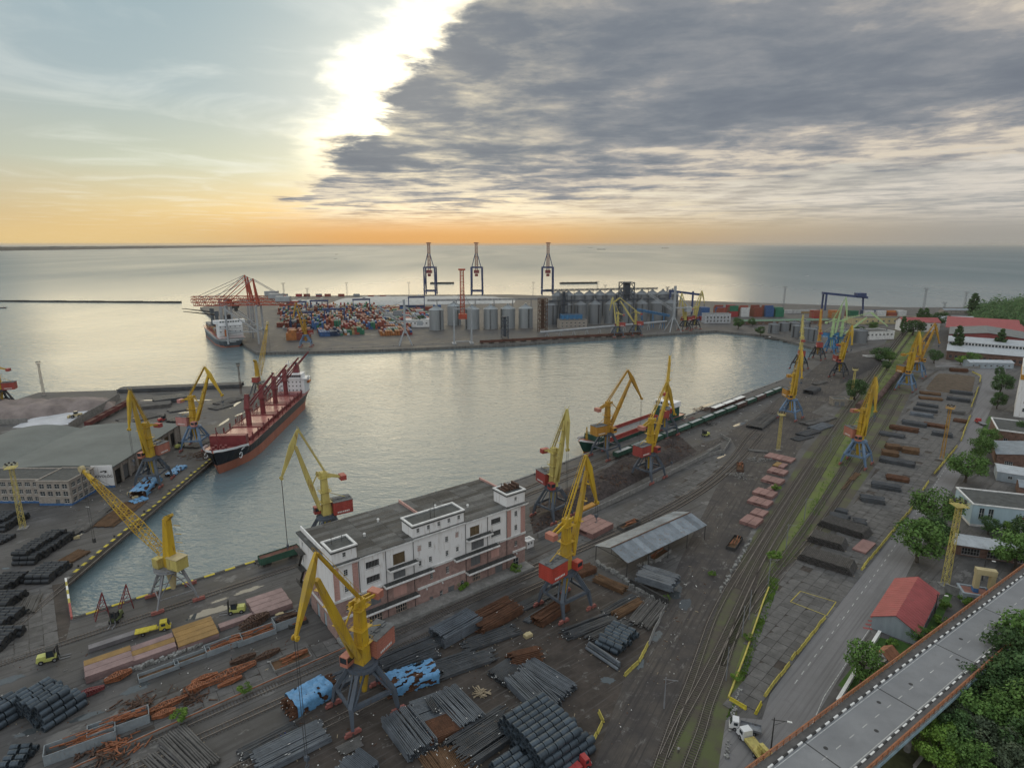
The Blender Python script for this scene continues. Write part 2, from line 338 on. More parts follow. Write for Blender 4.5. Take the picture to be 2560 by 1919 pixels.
M_legg = mat('crane_leg_grey', (0.24, 0.25, 0.27), 0.6, 0, 0.2, 0.5, streak=True, dirt=(0.12, 0.08, 0.06))
M_blu = mat('crane_blue', (0.05, 0.19, 0.38), 0.55, 0, 0.2, 0.4, streak=True)
M_red = mat('house_red', (0.35, 0.065, 0.055), 0.55, 0, 0.15, 0.5, streak=True, dirt=(0.22, 0.06, 0.045))
M_sal = mat('house_salmon', (0.45, 0.18, 0.13), 0.6, 0, 0.15, 0.5, streak=True, dirt=(0.30, 0.13, 0.10))
M_horg = mat('house_orange', (0.48, 0.24, 0.04), 0.6, 0, 0.15, 0.5, streak=True)
M_tan = mat('house_tan', (0.50, 0.42, 0.24), 0.6, 0, 0.15, 0.5, streak=True)
M_bog = mat('bogie_pink', (0.36, 0.13, 0.11), 0.7, 0, 0.3, 1.0, dirt=(0.10, 0.07, 0.06))
M_roofg = mat('house_roof_grey', (0.15, 0.155, 0.16), 0.8, 0, 0.25, 0.8)
M_glass = mat('dark_glass', (0.03, 0.04, 0.05), 0.15, 0, 0.1, 1.0, spec=0.6)
M_rope = mat('steel_rope', (0.06, 0.06, 0.06), 0.6)
M_white = mat('white_paint', (0.80, 0.80, 0.78), 0.6, 0, 0.12, 0.6, streak=True)
M_rail = mat('railing_dark', (0.05, 0.05, 0.05), 0.7)
# ------------------------------------------------------------------ ground surfaces, roads, tracks, quay furniture
M_road = mat('road_asphalt', (0.195, 0.19, 0.195), 0.8, 0, 0.12, 0.12, dirt=(0.165, 0.16, 0.165), rgh_var=0.2, lay=((45, (60, 0.8, 1), (0.13, 0.127, 0.13), 0.50, 0.62), (20, (2, 2, 1), (0.10, 0.098, 0.10), 0.66, 0.70)))
M_slab = mat('yard_slab', (0.135, 0.130, 0.127), 0.85, 0, 0.25, 0.35, dirt=(0.085, 0.08, 0.077), per_obj=0.16)
M_dirt = mat('dirt_track', (0.092, 0.08, 0.07), 0.9, 0, 0.3, 0.10, 0.3, 2.0, col2=(0.052, 0.047, 0.047), dirt=(0.15, 0.142, 0.135), thr=(0.40, 0.62), lay=((58, (26, 0.9, 1), (0.045, 0.04, 0.04), 0.50, 0.60), (58, (9, 2.4, 1), (0.19, 0.18, 0.17), 0.62, 0.68)))
M_mud = mat('dark_mud', (0.068, 0.055, 0.047), 0.85, 0, 0.35, 0.2, 0.3, 2, dirt=(0.042, 0.037, 0.036), lay=((38, (22, 1.0, 1), (0.10, 0.092, 0.085), 0.54, 0.64), (20, (5, 4, 1), (0.15, 0.142, 0.132), 0.62, 0.66)))
M_grass = mat('grassy_ballast', (0.125, 0.155, 0.045), 0.95, 0, 0.2, 0.16, 0.4, 3, col2=(0.095, 0.085, 0.068), dirt=(0.15, 0.16, 0.055), thr=(0.30, 0.52))
M_ball = mat('ballast', (0.10, 0.115, 0.05), 0.95, 0, 0.35, 0.07, 0.4, 6, col2=(0.085, 0.072, 0.06), dirt=(0.105, 0.09, 0.07), thr=(0.44, 0.60))
M_lawn = mat('lawn', (0.06, 0.125, 0.025), 0.95, 0, 0.25, 0.6, 0.4, 5)
M_rust = mat('rusty_iron', (0.12, 0.07, 0.05), 0.9, 0, 0.4, 1.5)
M_railst = mat('rail_steel', (0.30, 0.27, 0.245), 0.4, 0.5, 0.2, 0.4)
M_slp = mat('sleeper', (0.10, 0.085, 0.075), 0.9, 0, 0.3, 0.9)
M_ybar = mat('barrier_yellow', (0.52, 0.44, 0.10), 0.75, 0, 0.2, 1.0, dirt=(0.30, 0.27, 0.14), per_obj=0.15)
M_ybar2 = mat('paint_yellow', (0.58, 0.48, 0.05), 0.7, 0, 0.2, 1.0, per_obj=0.1)
M_line = mat('road_paint', (0.55, 0.55, 0.53), 0.7, 0, 0.25, 0.8)
def sheet(name, pts, z, m, kind='structure', par=None):
 b = MB(); b.poly([(p.x, p.y, z) for p in (g(*q) for q in pts)]); return b.build(name, m, par, kind=kind)
sheet('dirt_road', [(1470, 1925), (1650, 1925), (1740, 1640), (1800, 1480), (1870, 1340), (1935, 1235), (2000, 1120), (2060, 1040), (1960, 1010), (1820, 1080), (1850, 1140), (1790, 1220), (1700, 1400), (1650, 1520), (1600, 1650), (1560, 1700)], 0.004, M_dirt)
sheet('dirt_yard', [(560, 1925), (1480, 1925), (1560, 1700), (1620, 1610), (1665, 1515), (1560, 1470), (1420, 1440), (1300, 1470), (1000, 1640), (760, 1790)], 0.0065, M_mud)
sheet('quay_dirt', [(1560, 1180), (1850, 1075), (2060, 900), (2180, 870), (2240, 850), (2230, 900), (2060, 1010), (1900, 1120), (1850, 1080), (1700, 1160)], 0.0105, M_dirt)
sheet('railway_verge', [(1628, 1925), (1830, 1925), (1850, 1700), (1905, 1500), (1960, 1420), (2075, 1330), (2195, 1150), (2300, 935), (2345, 830), (2318, 790), (2250, 800), (2130, 985), (2010, 1135), (1945, 1240), (1880, 1345), (1810, 1480), (1745, 1640)], 0.008, M_ball)
sheet('grass_strip', [(1925, 1350), (1985, 1240), (2075, 1100), (2160, 975), (2235, 870), (2290, 800), (2320, 800), (2300, 870), (2215, 980), (2140, 1100), (2060, 1230), (1975, 1370), (1930, 1430), (1890, 1470)], 0.012, M_grass)
sheet('verge_grass', [(1830, 1700), (1900, 1500), (1945, 1440), (1950, 1460), (1905, 1560), (1850, 1720), (1830, 1800)], 0.016, M_grass)
sheet('road', [(1795, 1925), (1816, 1790), (1905, 1798), (1925, 1735), (2068, 1545), (2155, 1430), (2288, 1268), (2345, 1185), (2402, 1105), (2432, 1030), (2456, 955), (2435, 925), (2340, 921), (2335, 905), (2520, 908), (2500, 975), (2450, 1080), (2400, 1190), (2330, 1310), (2250, 1470), (2130, 1640), (2040, 1790), (1960, 1925)], 0.012, M_road)
for pts in ([(2095, 1712), (2190, 1590), (2230, 1600), (2140, 1740)], [(2225, 1590), (2300, 1620), (2330, 1560), (2290, 1680), (2180, 1760), (2140, 1745)], [(2472, 1040), (2480, 1040), (2460, 1095), (2445, 1095)], [(2310, 1580), (2370, 1470), (2385, 1480), (2330, 1600)]): sheet('lawn', pts, 0.02, M_lawn)
sheet('woodland_floor', [(2150, 1925), (2560, 1520), (2700, 1500), (2700, 1925)], 0.016, mat('leaf_litter', (0.06, 0.07, 0.03), 0.95, 0, 0.4, 0.4))
# paving slabs of the right hand yard and of the left yard
def paving(name, poly, ang, cell, z, cap, label_m, t=0.10):
 P_ = [g(*q) for q in poly]; a = R(ang); D = Vector((math.cos(a), math.sin(a))); S = Vector((-D.y, D.x)); q2 = [(p.x * D.x + p.y * D.y, p.x * S.x + p.y * S.y) for p in P_]
 def inside(u, v):
  c = False
  for (x0, y0), (x1, y1) in zip(q2, q2[1:] + q2[:1]):
   if (y0 > v) != (y1 > v) and u < (x1 - x0) * (v - y0) / (y1 - y0) + x0: c = not c
  return c
 u0, u1 = min(k[0] for k in q2), max(k[0] for k in q2); v0, v1 = min(k[1] for k in q2), max(k[1] for k in q2); cells = []
 rnd = random.Random(len(name) + int(u0)); nu, nv = int((u1 - u0) / cell[0]), int((v1 - v0) / cell[1])
 for i in range(nu):
  for j in range(nv):
   u, v = u0 + (i + 0.5) * cell[0], v0 + (j + 0.5) * cell[1]
   if inside(u, v) and rnd.random() > 0.02: cells.append((math.hypot(D.x * u + S.x * v, D.y * u + S.y * v), u, v))
 cells.sort(); E = bpy.data.objects.get(name); base = MB(); base.poly([(p.x, p.y, z + 0.006) for p in P_]); E = base.build(name, M_mud, kind='structure')
 mes = []
 for k in range(6):
  b = MB(); hx, hy = cell[0] / 2 - 0.05, cell[1] / 2 - 0.05; j = lambda: rnd.uniform(-0.05, 0.05)
  q = [(-hx + j(), -hy + j()), (hx + j(), -hy + j()), (hx + j(), hy + j()), (-hx + j(), hy + j())]
  if k == 5: q = q[:2] + [(hx, hy * 0.45), (hx * 0.3, hy)] + q[3:]
  b.prism(q, 0, t); mes.append(b.mesh('slab', label_m))
 rest = MB()
 for n, (d, u, v) in enumerate(cells):
  x, y = D.x * u + S.x * v, D.y * u + S.y * v; h = z + rnd.uniform(-0.02, 0.03)
  if n < cap: o = mo('slab', mes[rnd.randrange(6)], E, loc=(x, y, h), rz=a + rnd.uniform(-.006, .006)); o.rotation_euler = (rnd.uniform(-.006, .006), rnd.uniform(-.006, .006), a + rnd.uniform(-.008, .008))
  else: rest.obox((x, y), D, cell[0] - 0.1, cell[1] - 0.1, h, h + t)
 if rest.v: rest.build('slab_field', label_m, E, kind='stuff')
paving('slab_yard', [(1822, 1770), (1898, 1765), (2062, 1547), (2152, 1428), (2283, 1268), (2340, 1186), (2398, 1102), (2428, 1030), (2452, 950), (2430, 930), (2340, 926), (2310, 945), (2185, 1180), (2085, 1335), (1962, 1425), (1912, 1500), (1862, 1650)], 45.3, (3.4, 3.0), 0.0, 300, M_slab)
paving('quay_paving', [(0, 1660), (165, 1600), (176, 1556), (160, 1456), (60, 1475), (0, 1545)], 39, (3.0, 2.6), 0.0, 120, M_slab)
paving('platform_paving', [(250, 1865), (330, 1770), (640, 1640), (720, 1620), (840, 1600), (872, 1618), (700, 1693), (520, 1775)], 37, (3.2, 2.6), 0.02, 200, M_slab)
paving('track_side_paving', [(1318, 1400), (1520, 1305), (1700, 1210), (1800, 1120), (1790, 1180), (1720, 1235), (1600, 1300), (1480, 1352), (1330, 1420)], 44, (2.6, 2.6), 0.0, 180, M_slab)
# tracks
def smooth(pts, n=6):
 P_ = [g(*q) for q in pts]; out = []
 for i in range(len(P_) - 1):
  p0, p1, p2, p3 = P_[max(0, i - 1)], P_[i], P_[i + 1], P_[min(len(P_) - 1, i + 2)]
  for k in range(n):
   t = k / n; out.append(0.5 * ((2 * p1) + (p2 - p0) * t + (2 * p0 - 5 * p1 + 4 * p2 - p3) * t * t + (3 * p1 - p0 - 3 * p2 + p3) * t ** 3))
 return out + [P_[-1]]
TRK = {}
def track(key, pts, label, zoff=0.0, n=6, sl=True, step=0.7):
 L = smooth(pts, n) if n > 1 else [g(*q) for q in pts]; TRK[key] = L
 E = empty('railway_track', (L[0].x, L[0].y, 0), 0, label, 'railway track', 'railway tracks of the port'); o = Vector((L[0].x, L[0].y, 0))
 nm = []
 for i in range(len(L)):
  d = (L[min(i + 1, len(L) - 1)] - L[max(0, i - 1)]); d.z = 0; d.normalize(); nm.append(Vector((-d.y, d.x, 0)))
 for s in (-0.80, 0.80):
  b = MB()
  for i in range(len(L) - 1):
   q = []
   for zz in (0.05, 0.24):
    w = 0.05
    q += [L[i] - o + nm[i] * (s - w) + Vector((0, 0, zz)), L[i + 1] - o + nm[i + 1] * (s - w) + Vector((0, 0, zz)), L[i + 1] - o + nm[i + 1] * (s + w) + Vector((0, 0, zz)), L[i] - o + nm[i] * (s + w) + Vector((0, 0, zz))]
   b.hexa([q[k] + Vector((0, 0, zoff)) for k in range(8)])
  b.build('rail', M_railst, E)
 if sl:
  b = MB(); acc = 0.0
  for i in range(len(L) - 1):
   seg = (L[i + 1] - L[i]).length; t = acc
   while t < seg:
    p = L[i].lerp(L[i + 1], t / seg) - o; d = (L[i + 1] - L[i]); st = step if (p + o).y < 260 else step * 2; b.obox(p, (-d.y, d.x), 2.7, 0.26, 0.01 + zoff, 0.12 + zoff); t += st
   acc = t - seg
  b.build('sleepers', M_slp, E, kind='stuff')
 return E
track('A', [(1634, 1950), (1646, 1916), (1689, 1794), (1724, 1707), (1755, 1619), (1780, 1549), (1811, 1487), (1843, 1434), (1905, 1340), (1962, 1250), (2042, 1130), (2132, 1000), (2210, 890), (2268, 815)], 'railway track curving up from the bottom edge, left one of the near pair')
track('B', [(1712, 1950), (1720, 1916), (1752, 1829), (1773, 1759), (1800, 1689), (1843, 1563), (1892, 1450), (1952, 1340), (2032, 1212), (2112, 1082), (2192, 960), (2262, 860), (2305, 805)], 'railway track curving up from the bottom edge, right one of the near pair')
track('C', [(1660, 1890), (1700, 1805), (1758, 1700), (1815, 1585), (1868, 1470), (1910, 1385), (1990, 1250), (2078, 1110), (2150, 998), (2230, 880), (2285, 808)], 'railway track crossing over between the near pair through the switches')
track('D', [(1800, 1660), (1850, 1560), (1905, 1465), (1975, 1372), (2070, 1232), (2155, 1095), (2235, 962), (2305, 850)], 'railway track under the blue-legged crane next to the slab yard')
track('E', [(1880, 1530), (1950, 1440), (2040, 1330), (2115, 1220), (2190, 1100), (2255, 985)], 'railway track closest to the paved slab yard, partly hidden by bars')
track('F', [(1845, 1470), (1885, 1395), (1930, 1318), (1980, 1238), (2056, 1122), (2142, 995), (2222, 882), (2278, 808)], 'railway track in the grass left of the brown hopper wagons', 0.002)
track('G', [(1060, 1540), (1300, 1430), (1500, 1345), (1640, 1280), (1755, 1212), (1826, 1150), (1872, 1090), (1935, 1030)], 'railway track bending round the fenced scrap heap')
track('H', [(1270, 1452), (1480, 1362), (1650, 1290), (1775, 1215), (1850, 1150), (1905, 1085)], 'outer railway track bending round the fenced scrap heap', 0.002)
def straight(p, ang, l0, l1): 
 a = g(*p); d = Vector((math.cos(R(ang)), math.sin(R(ang)), 0)); return [a + d * (l0 + (l1 - l0) * k / 8) for k in range(9)]
def trackw(key, P_, label):
 global g; sv = g
 try: g = lambda *q: q[0]; return track(key, [(p,) for p in P_], label, n=1)
 finally: g = sv
trackw('K1', straight((690, 1712), 38.1, -75, 92), 'railway track right beside the loading platform edge')
trackw('K2', straight((700, 1752), 38.1, -75, 96), 'second railway track from the platform edge, under the bar stacks')
trackw('K3', straight((760, 1838), 38.1, -60, 30), 'short railway track between the near crane legs')
trackw('Q1', straight((420, 1520), 39.3, -60, 70), 'quay railway track passing under the grey lattice crane')
trackw('Q2', straight((1330, 1214), 44.4, -12, 262), 'quay railway track under the green wagons')
trackw('Q3', straight((1345, 1226), 44.4, -12, 262), 'quay railway track second from the water edge')
trackw('P1', straight((300, 1345), 94.3, -60, 150), 'railway track along the left pier edge')
# quay coping, painted kerb, fenders, bollards
def edge(p0, p1, label, stripe=False, gap=2.0, fend=True):
 a, b_ = g(*p0), g(*p1); d = (b_ - a); L = d.length; d.normalize(); n = Vector((-d.y, d.x, 0)); E = empty('quay_edge', (a.x, a.y, 0), math.atan2(d.y, d.x), label, 'quay wall')
 inn = 1 if stripe == 'l' else -1
 b = MB(); b.box(0, L, -0.45, 0.45, 0.002, 0.28); b.build('coping', M_conc, E)
 if stripe:
  b1, b2 = MB(), MB(); k = 0; x = 0.2
  while x < L - gap: (b1 if k % 2 else b2).box(x, x + gap - 0.02, -0.5, 0.5, 0.28, 0.40); x += gap; k += 1
  me1 = MB(); me1.box(0, gap - 0.02, -0.48, 0.48, 0, 0.14); y_ = me1.mesh('kerb_block', M_ybar2); k_ = me1.mesh('kerb_block', M_rail); x = 0.2; k = 0
  while x < L - gap: mo('kerb_block', y_ if k % 2 else k_, E, loc=(x, 0, 0.282)); x += gap; k += 1
 if fend:
  me = MB(); me.cyl((0, -0.2, 0), (0, 0.2, 0), 0.62, n=14); fm = me.mesh('fender', M_rail); x = 3.0
  while x < L: o = mo('fender', fm, E, loc=(x, 0.62, -1.0)); x += 6.0
  me = MB(); me.cyl((0, 0, 0), (0, 0, 0.5), 0.22, n=10); me.cyl((0, 0, 0.5), (0, 0, 0.66), 0.36, n=10); bm_ = me.mesh('bollard', M_rail); x = 8
  while x < L: mo('bollard', bm_, E, loc=(x, -1.3, 0)); x += 20
edge((548, 1130), (165, 1450), 'pier quay edge with yellow and black painted kerb blocks', True)
edge((180, 1548), (730, 1375), 'near quay edge in front of the lattice-boom crane', 's', 3.0)
edge((730, 1375), (1300, 1197), 'near quay edge behind the pink and white warehouse')
edge((1300, 1197), (1955, 949), 'near quay edge along the green wagons and the coaster')
edge((641, 881), (1790, 826), 'far quay edge below the silos', False, 2, True)
b = MB(); a_, c_ = g(165, 1450), g(180, 1548); n_ = 9
for k in range(n_):
 p, q = a_.lerp(c_, k / n_), a_.lerp(c_, (k + 1) / n_); bb = MB(); bb.beam((0, 0, 0.45), (q.x - p.x, q.y - p.y, 0.45), 0.5, 0.9); bb.build('corner_barrier', (M_white, M_ybar, mat('barrier_red', (0.38, 0.10, 0.09), 0.7))[2 if k >= 6 else k % 2], None, label=['pale concrete block of the low corner wall', 'yellow block of the low corner wall', 'faded red block of the low corner wall'][2 if k >= 6 else k % 2] + ' at the basin head', cat='barrier', group='blocks of the corner wall', loc=p)
# yellow concrete barriers
def barrier_mesh(m, L=3.0):
 b = MB(); pr = [(-0.32, 0), (0.32, 0), (0.30, 0.18), (0.13, 0.45), (0.09, 0.95), (-0.09, 0.95), (-0.13, 0.45), (-0.30, 0.18)]
 for x in (0.04, L - 0.04): b.poly([(x, y, z) for y, z in (pr if x > 1 else pr[::-1])])
 for (y0, z0), (y1, z1) in zip(pr, pr[1:] + pr[:1]): b.quad((0.04, y0, z0), (L - 0.04, y0, z0), (L - 0.04, y1, z1), (0.04, y1, z1))
 return b.mesh('road_barrier', m)
BY, BG, BY2 = barrier_mesh(M_ybar), barrier_mesh(M_conc), barrier_mesh(M_ybar2, 4.0)
def barriers(px, me, label, group, L=3.0):
 P_ = [g(*q) for q in px]; rnd = random.Random(int(px[0][0]))
 for a, b_ in zip(P_, P_[1:]):
  d = b_ - a; n = max(1, round(d.length / L)); an = math.atan2(d.y, d.x)
  for k in range(n): p = a.lerp(b_, k / n); mo('road_barrier', me, None, label, 'barrier', group, None, (p.x + rnd.uniform(-.1, .1), p.y + rnd.uniform(-.1, .1), 0.0), an + rnd.uniform(-.05, .05))
barriers([(1824, 1748), (1886, 1786)], BY2, 'bright yellow concrete barrier closing the near end of the slab yard', 'end barriers of the slab yard', 4.0)
barriers([(1889, 1786), (1903, 1756)], BY2, 'bright yellow barrier turned along the road at the yard end', 'turned end barriers', 4.0)
for i, l in enumerate(([(1912, 1742), (1972, 1660)], [(1978, 1650), (2062, 1545)], [(2152, 1425), (2282, 1268)], [(2307, 1226), (2321, 1204)], [(2336, 1184), (2392, 1116)], [(2402, 1102), (2425, 1040)], [(2428, 1018), (2446, 968)], [(2450, 955), (2452, 940), (2430, 930)])):
 barriers(l, BY, ['yellow road barrier in the nearest row along the yard road', 'yellow road barrier in the second row along the yard road', 'yellow road barrier in the long row beside the pipe stacks', 'yellow road barrier in the short isolated pair', 'yellow road barrier in the row below the tall ochre mast', 'yellow road barrier in the bent row past the ochre mast', 'yellow road barrier in the row beside the far dark bundles', 'yellow road barrier at the curved far corner of the yard'][i], 'yard road barriers, row %s' % 'abcdefgh'[i])
barriers([(1560, 1690), (1596, 1655), (1620, 1612)], BY, 'yellow barrier on the curved low wall of the bar yard', 'curved wall, yellow part'); barriers([(1620, 1612), (1640, 1565), (1664, 1518)], BG, 'grey concrete barrier on the curved low wall of the bar yard', 'curved wall, grey part')
barriers([(1405, 1925), (1478, 1862), (1508, 1806), (1496, 1778)], BY, 'dirty yellow barrier curving round the large coil stack', 'coil stack wall')
# fence kerb along the rail side of the slab yard, platform wall
b = MB(); P_ = [g(*q) for q in ((1821, 1745), (1862, 1640), (1908, 1505), (1922, 1470))]
for p, q in zip(P_, P_[1:]): b.beam(p - P_[0] + Vector((0, 0, 0.3)), q - P_[0] + Vector((0, 0, 0.3)), 0.35, 0.6)
b.build('kerb_wall', M_ybar, None, label='thin pale yellow kerb between the railway and the slab yard', cat='kerb', loc=P_[0])
a_, c_ = g(227, 1906), g(873, 1619); d_ = (c_ - a_); E = empty('platform_wall', a_, math.atan2(d_.y, d_.x), 'rust-edged concrete platform wall running beside the railway tracks', 'wall')
b = MB(); b.box(-40, d_.length, -0.35, 0.35, 0, 0.75); b.build('wall', M_conc, E); b = MB(); b.cyl((-40, -0.2, 0.86), (d_.length, -0.2, 0.86), 0.14, n=8); b.build('edge_pipe', mat('rust_orange', (0.30, 0.11, 0.05), 0.85, 0, 0.3, 0.6), E)
# road markings
def dashes(px, n, L, w, label, z=0.02, fill=0.4):
 P_ = [g(*q) for q in px]; seg = [(b_ - a).length for a, b_ in zip(P_, P_[1:])]; tot = sum(seg); b = MB()
 for k in range(n):
  s = tot * (k + 0.3) / n
  for a, b_, l in zip(P_, P_[1:], seg):
   if s <= l: p = a.lerp(b_, s / l); b.obox(p, b_ - a, tot / n * fill, w, z, z + 0.004); break
   s -= l
 o = b.build('road_marking', M_line, bpy.data.objects['road'], kind='stuff')
dashes([(1985, 1710), (2115, 1535), (2220, 1390), (2300, 1270), (2370, 1160)], 46, 3, 0.16, '')
dashes([(2030, 1810), (2060, 1740), (2120, 1650), (2240, 1475)], 40, 3, 0.14, '', fill=0.85)
b = MB(); q_ = [g(*p) for p in ((1976, 1504), (2001, 1478), (2090, 1505), (2066, 1539))]
for p, r_ in zip(q_, q_[1:] + q_[:1]): b.beam(p + Vector((0, 0, 0.16)), r_ + Vector((0, 0, 0.16)), 0.18, 0.01)
b.build('yard_marking', M_ybar2, bpy.data.objects['slab_yard'])
b = MB()
for k in range(4): p = g(2169 + k * 6, 1570 - k * 9); b.obox(p, (1, -0.3), 2.2, 0.8, 0.02, 0.024)
b.build('crossing_marking', mat('paint_red', (0.34, 0.10, 0.10), 0.8), bpy.data.objects['road'])
# puddles
M_pud = mat('puddle_water', (0.07, 0.08, 0.085), 0.04, 0, 0.1, 1, spec=0.7)
rp = random.Random(9)
for x, y, rx, ry, an in ((520, 1530, 7, 2.2, 35), (470, 1583, 6, 1.6, 30), (340, 1720, 3.6, 1.8, 40), (620, 1475, 5, 1.2, 38), (548, 1500, 3, .8, 38), (310, 1590, 4, 1.0, 30), (120, 1480, 2.6, 1, 0), (15, 1420, 1.6, .7, 0), (185, 1345, 9, .7, 85), (240, 1300, 12, .8, 92), (395, 1170, 12, 1.0, 94), (1690, 1475, 5, 2.2, 70), (1712, 1510, 4, 2, 60), (1520, 1700, 2.2, 1.4, 0), (1640, 1590, 3, 1.6, 50), (1600, 1660, 2.4, 1.2, 60), (215, 1790, 4, 1.0, 30), (70, 1830, 3, 1.2, 30), (20, 1700, 4, 1.6, 40), (560, 1055, 10, 1.4, 94), (590, 1010, 12, 1.5, 94), (1800, 1140, 5, 2, 40), (1850, 1060, 7, 2, 40), (420, 985, 14, 1.5, 5), (470, 1030, 6, 2.0, 20), (500, 1000, 9, 1.5, 10), (380, 1000, 8, 1.6, 5), (600, 1035, 6, 1.2, 80), (1690, 1050, 14, 1.6, 44), (1760, 1015, 16, 1.4, 44)):
 p = g(x, y); b = MB(); n = 22; pts = []
 for k in range(n):
  t = 2 * math.pi * k / n; f = 0.62 + 0.38 * rp.random(); u, v = rx * f * math.cos(t), ry * f * math.sin(t); a = R(an); pts.append((p.x + u * math.cos(a) - v * math.sin(a), p.y + u * math.sin(a) + v * math.cos(a), 0.135 if 1800 < x < 2500 and y > 1200 else 0.026))
 b.poly(pts); b.build('puddle', M_pud, kind='structure')
# ---- elevated road
def viaduct():
 a = R(33.0); Lb, Wb, Z = 165.0, 11.3, 10.0; o = Vector((42.6, 87.8, 0)) - Vector((math.cos(a), math.sin(a), 0)) * 25
 E = empty('elevated_road', o, a, 'elevated two-lane road on piers with rust-brown railings crossing the corner', 'viaduct')
 y0, y1 = -Wb, 0.0
 b = MB(); b.box(0, Lb, y0 - 0.2, y1 + 0.2, Z - 1.5, Z - 0.2); b.build('deck_slab', M_conc, E)
 b = MB(); b.box(0, Lb, y0 + 1.3, y1 - 1.3, Z - 0.2, Z - 0.1); rd = b.build('carriageway', mat('bridge_asphalt', (0.24, 0.245, 0.255), 0.55, 0, 0.14, 0.25, mscale=(0.5, 0.5, 1), dirt=(0.20, 0.205, 0.21), rgh_var=0.2), E)
 for s, yy in ((0, y1 - 1.3), (1, y0)): b = MB(); b.box(0, Lb, yy, yy + 1.3, Z - 0.2, Z + 0.06); b.build('footway', M_slab, E)
 me = []
 for m in (M_white, M_rail): bb = MB(); bb.box(0, 1.48, -0.14, 0.14, 0, 0.3); me.append(bb.mesh('kerb_stone', m))
 for s, yy in ((0, y1 - 1.45), (1, y0 + 1.45)):
  for k in range(int(Lb / 1.5)): mo('kerb_stone', me[k % 2], E, loc=(k * 1.5, yy, Z - 0.099))
 for yy in (y1 - 2.0, y0 + 2.0): b = MB(); b.box(0, Lb, yy - 0.07, yy + 0.07, Z - 0.098, Z - 0.092); b.build('edge_line', M_line, E)
 b = MB(); b.box(0, 1.6, -0.07, 0.07, 0, 0.006); dm = b.mesh('lane_dash', M_line)
 for k in range(int(Lb / 4.6)): mo('lane_dash', dm, E, loc=(k * 4.6, (y0 + y1) / 2, Z - 0.098))
 mr = mat('railing_rust', (0.36, 0.15, 0.075), 0.75, 0, 0.25, 0.8, dirt=(0.20, 0.08, 0.05))
 for yy in (y1 + 0.1, y0 - 0.1):
  b = MB()
  for zz in (0.18, 0.55, 0.9): b.box(0, Lb, yy - 0.05, yy + 0.05, Z + zz, Z + zz + 0.08)
  b.box(0, Lb, yy - 0.12, yy + 0.12, Z + 1.02, Z + 1.16); b.build('handrail', mr, E)
  bb = MB(); bb.box(-0.08, 0.08, -0.08, 0.08, 0, 1.05); pm = bb.mesh('railing_post', mr)
  for k in range(int(Lb / 2.0)): mo('railing_post', pm, E, loc=(k * 2.0, yy, Z - 0.1))
 b = MB(); b.box(0, Lb, y0 - 0.35, y0 - 0.2, Z - 1.2, Z - 0.5); b.build('fascia_pipe', mat('pipe_blue', (0.3, 0.42, 0.48), 0.6), E)
 for k in range(6):
  for yy in (y0 + 2.5, y1 - 2.5): b = MB(); b.cyl((12 + k * 26, yy, 0), (12 + k * 26, yy, Z - 2.3), 0.6, n=14); b.build('pier', M_conc, E)
  b = MB(); b.box(11.2 + k * 26, 12.8 + k * 26, y0 + 0.8, y1 - 0.8, Z - 2.3, Z - 1.5); b.build('pier_cap', M_conc, E)
 for k in range(6): b = MB(); b.box(11.9 + k * 26, 12.15 + k * 26, y0 + 1.6, y1 - 1.6, Z - 0.099, Z - 0.09); b.build('expansion_joint', M_rail, E)
 for k, (x, yy) in enumerate(((40, -4.5), (52, -7.5), (60, -4.0), (71, -5.0), (88, -7.0), (34, -8.2), (97, -4.2))): b = MB(); b.cyl((x, yy, Z - 0.1), (x, yy, Z - 0.088), 0.42, n=14); b.build('manhole_cover', M_rail, E)
viaduct()
# white wall, low walls by the gatehouse
def lowwall(px, h, w, m, label, cat='wall', name='low_wall'):
 P_ = [g(*q) for q in px]; b = MB()
 for p, q in zip(P_, P_[1:]): b.beam(p - P_[0] + Vector((0, 0, h / 2)), q - P_[0] + Vector((0, 0, h / 2)), w, h); b.beam(p - P_[0] + Vector((0, 0, h + 0.06)), q - P_[0] + Vector((0, 0, h + 0.06)), w + 0.2, 0.12)
 return b.build(name, m, None, label=label, cat=cat, loc=P_[0])
lowwall([(2092, 1762), (2148, 1668), (2198, 1588)], 1.4, 0.5, M_white, 'white garden wall along the pavement below the gatehouse')
lowwall([(2360, 1478), (2420, 1500), (2440, 1510)], 2.6, 0.3, M_conc, 'grey yard wall between the gatehouse and the cream tower')
lowwall([(2388, 1255), (2440, 1290), (2470, 1300)], 1.8, 0.3, M_conc, 'concrete fence at the foot of the pale blue block')
lowwall([(2300, 925), (2400, 922), (2450, 921)], 2.0, 0.25, M_conc, 'pale concrete fence across the far end of the road')
lowwall([(2285, 1920), (2340, 1850), (2310, 1800)], 0.5, 0.4, M_conc, 'low concrete kerb in the wooded corner below the elevated road')
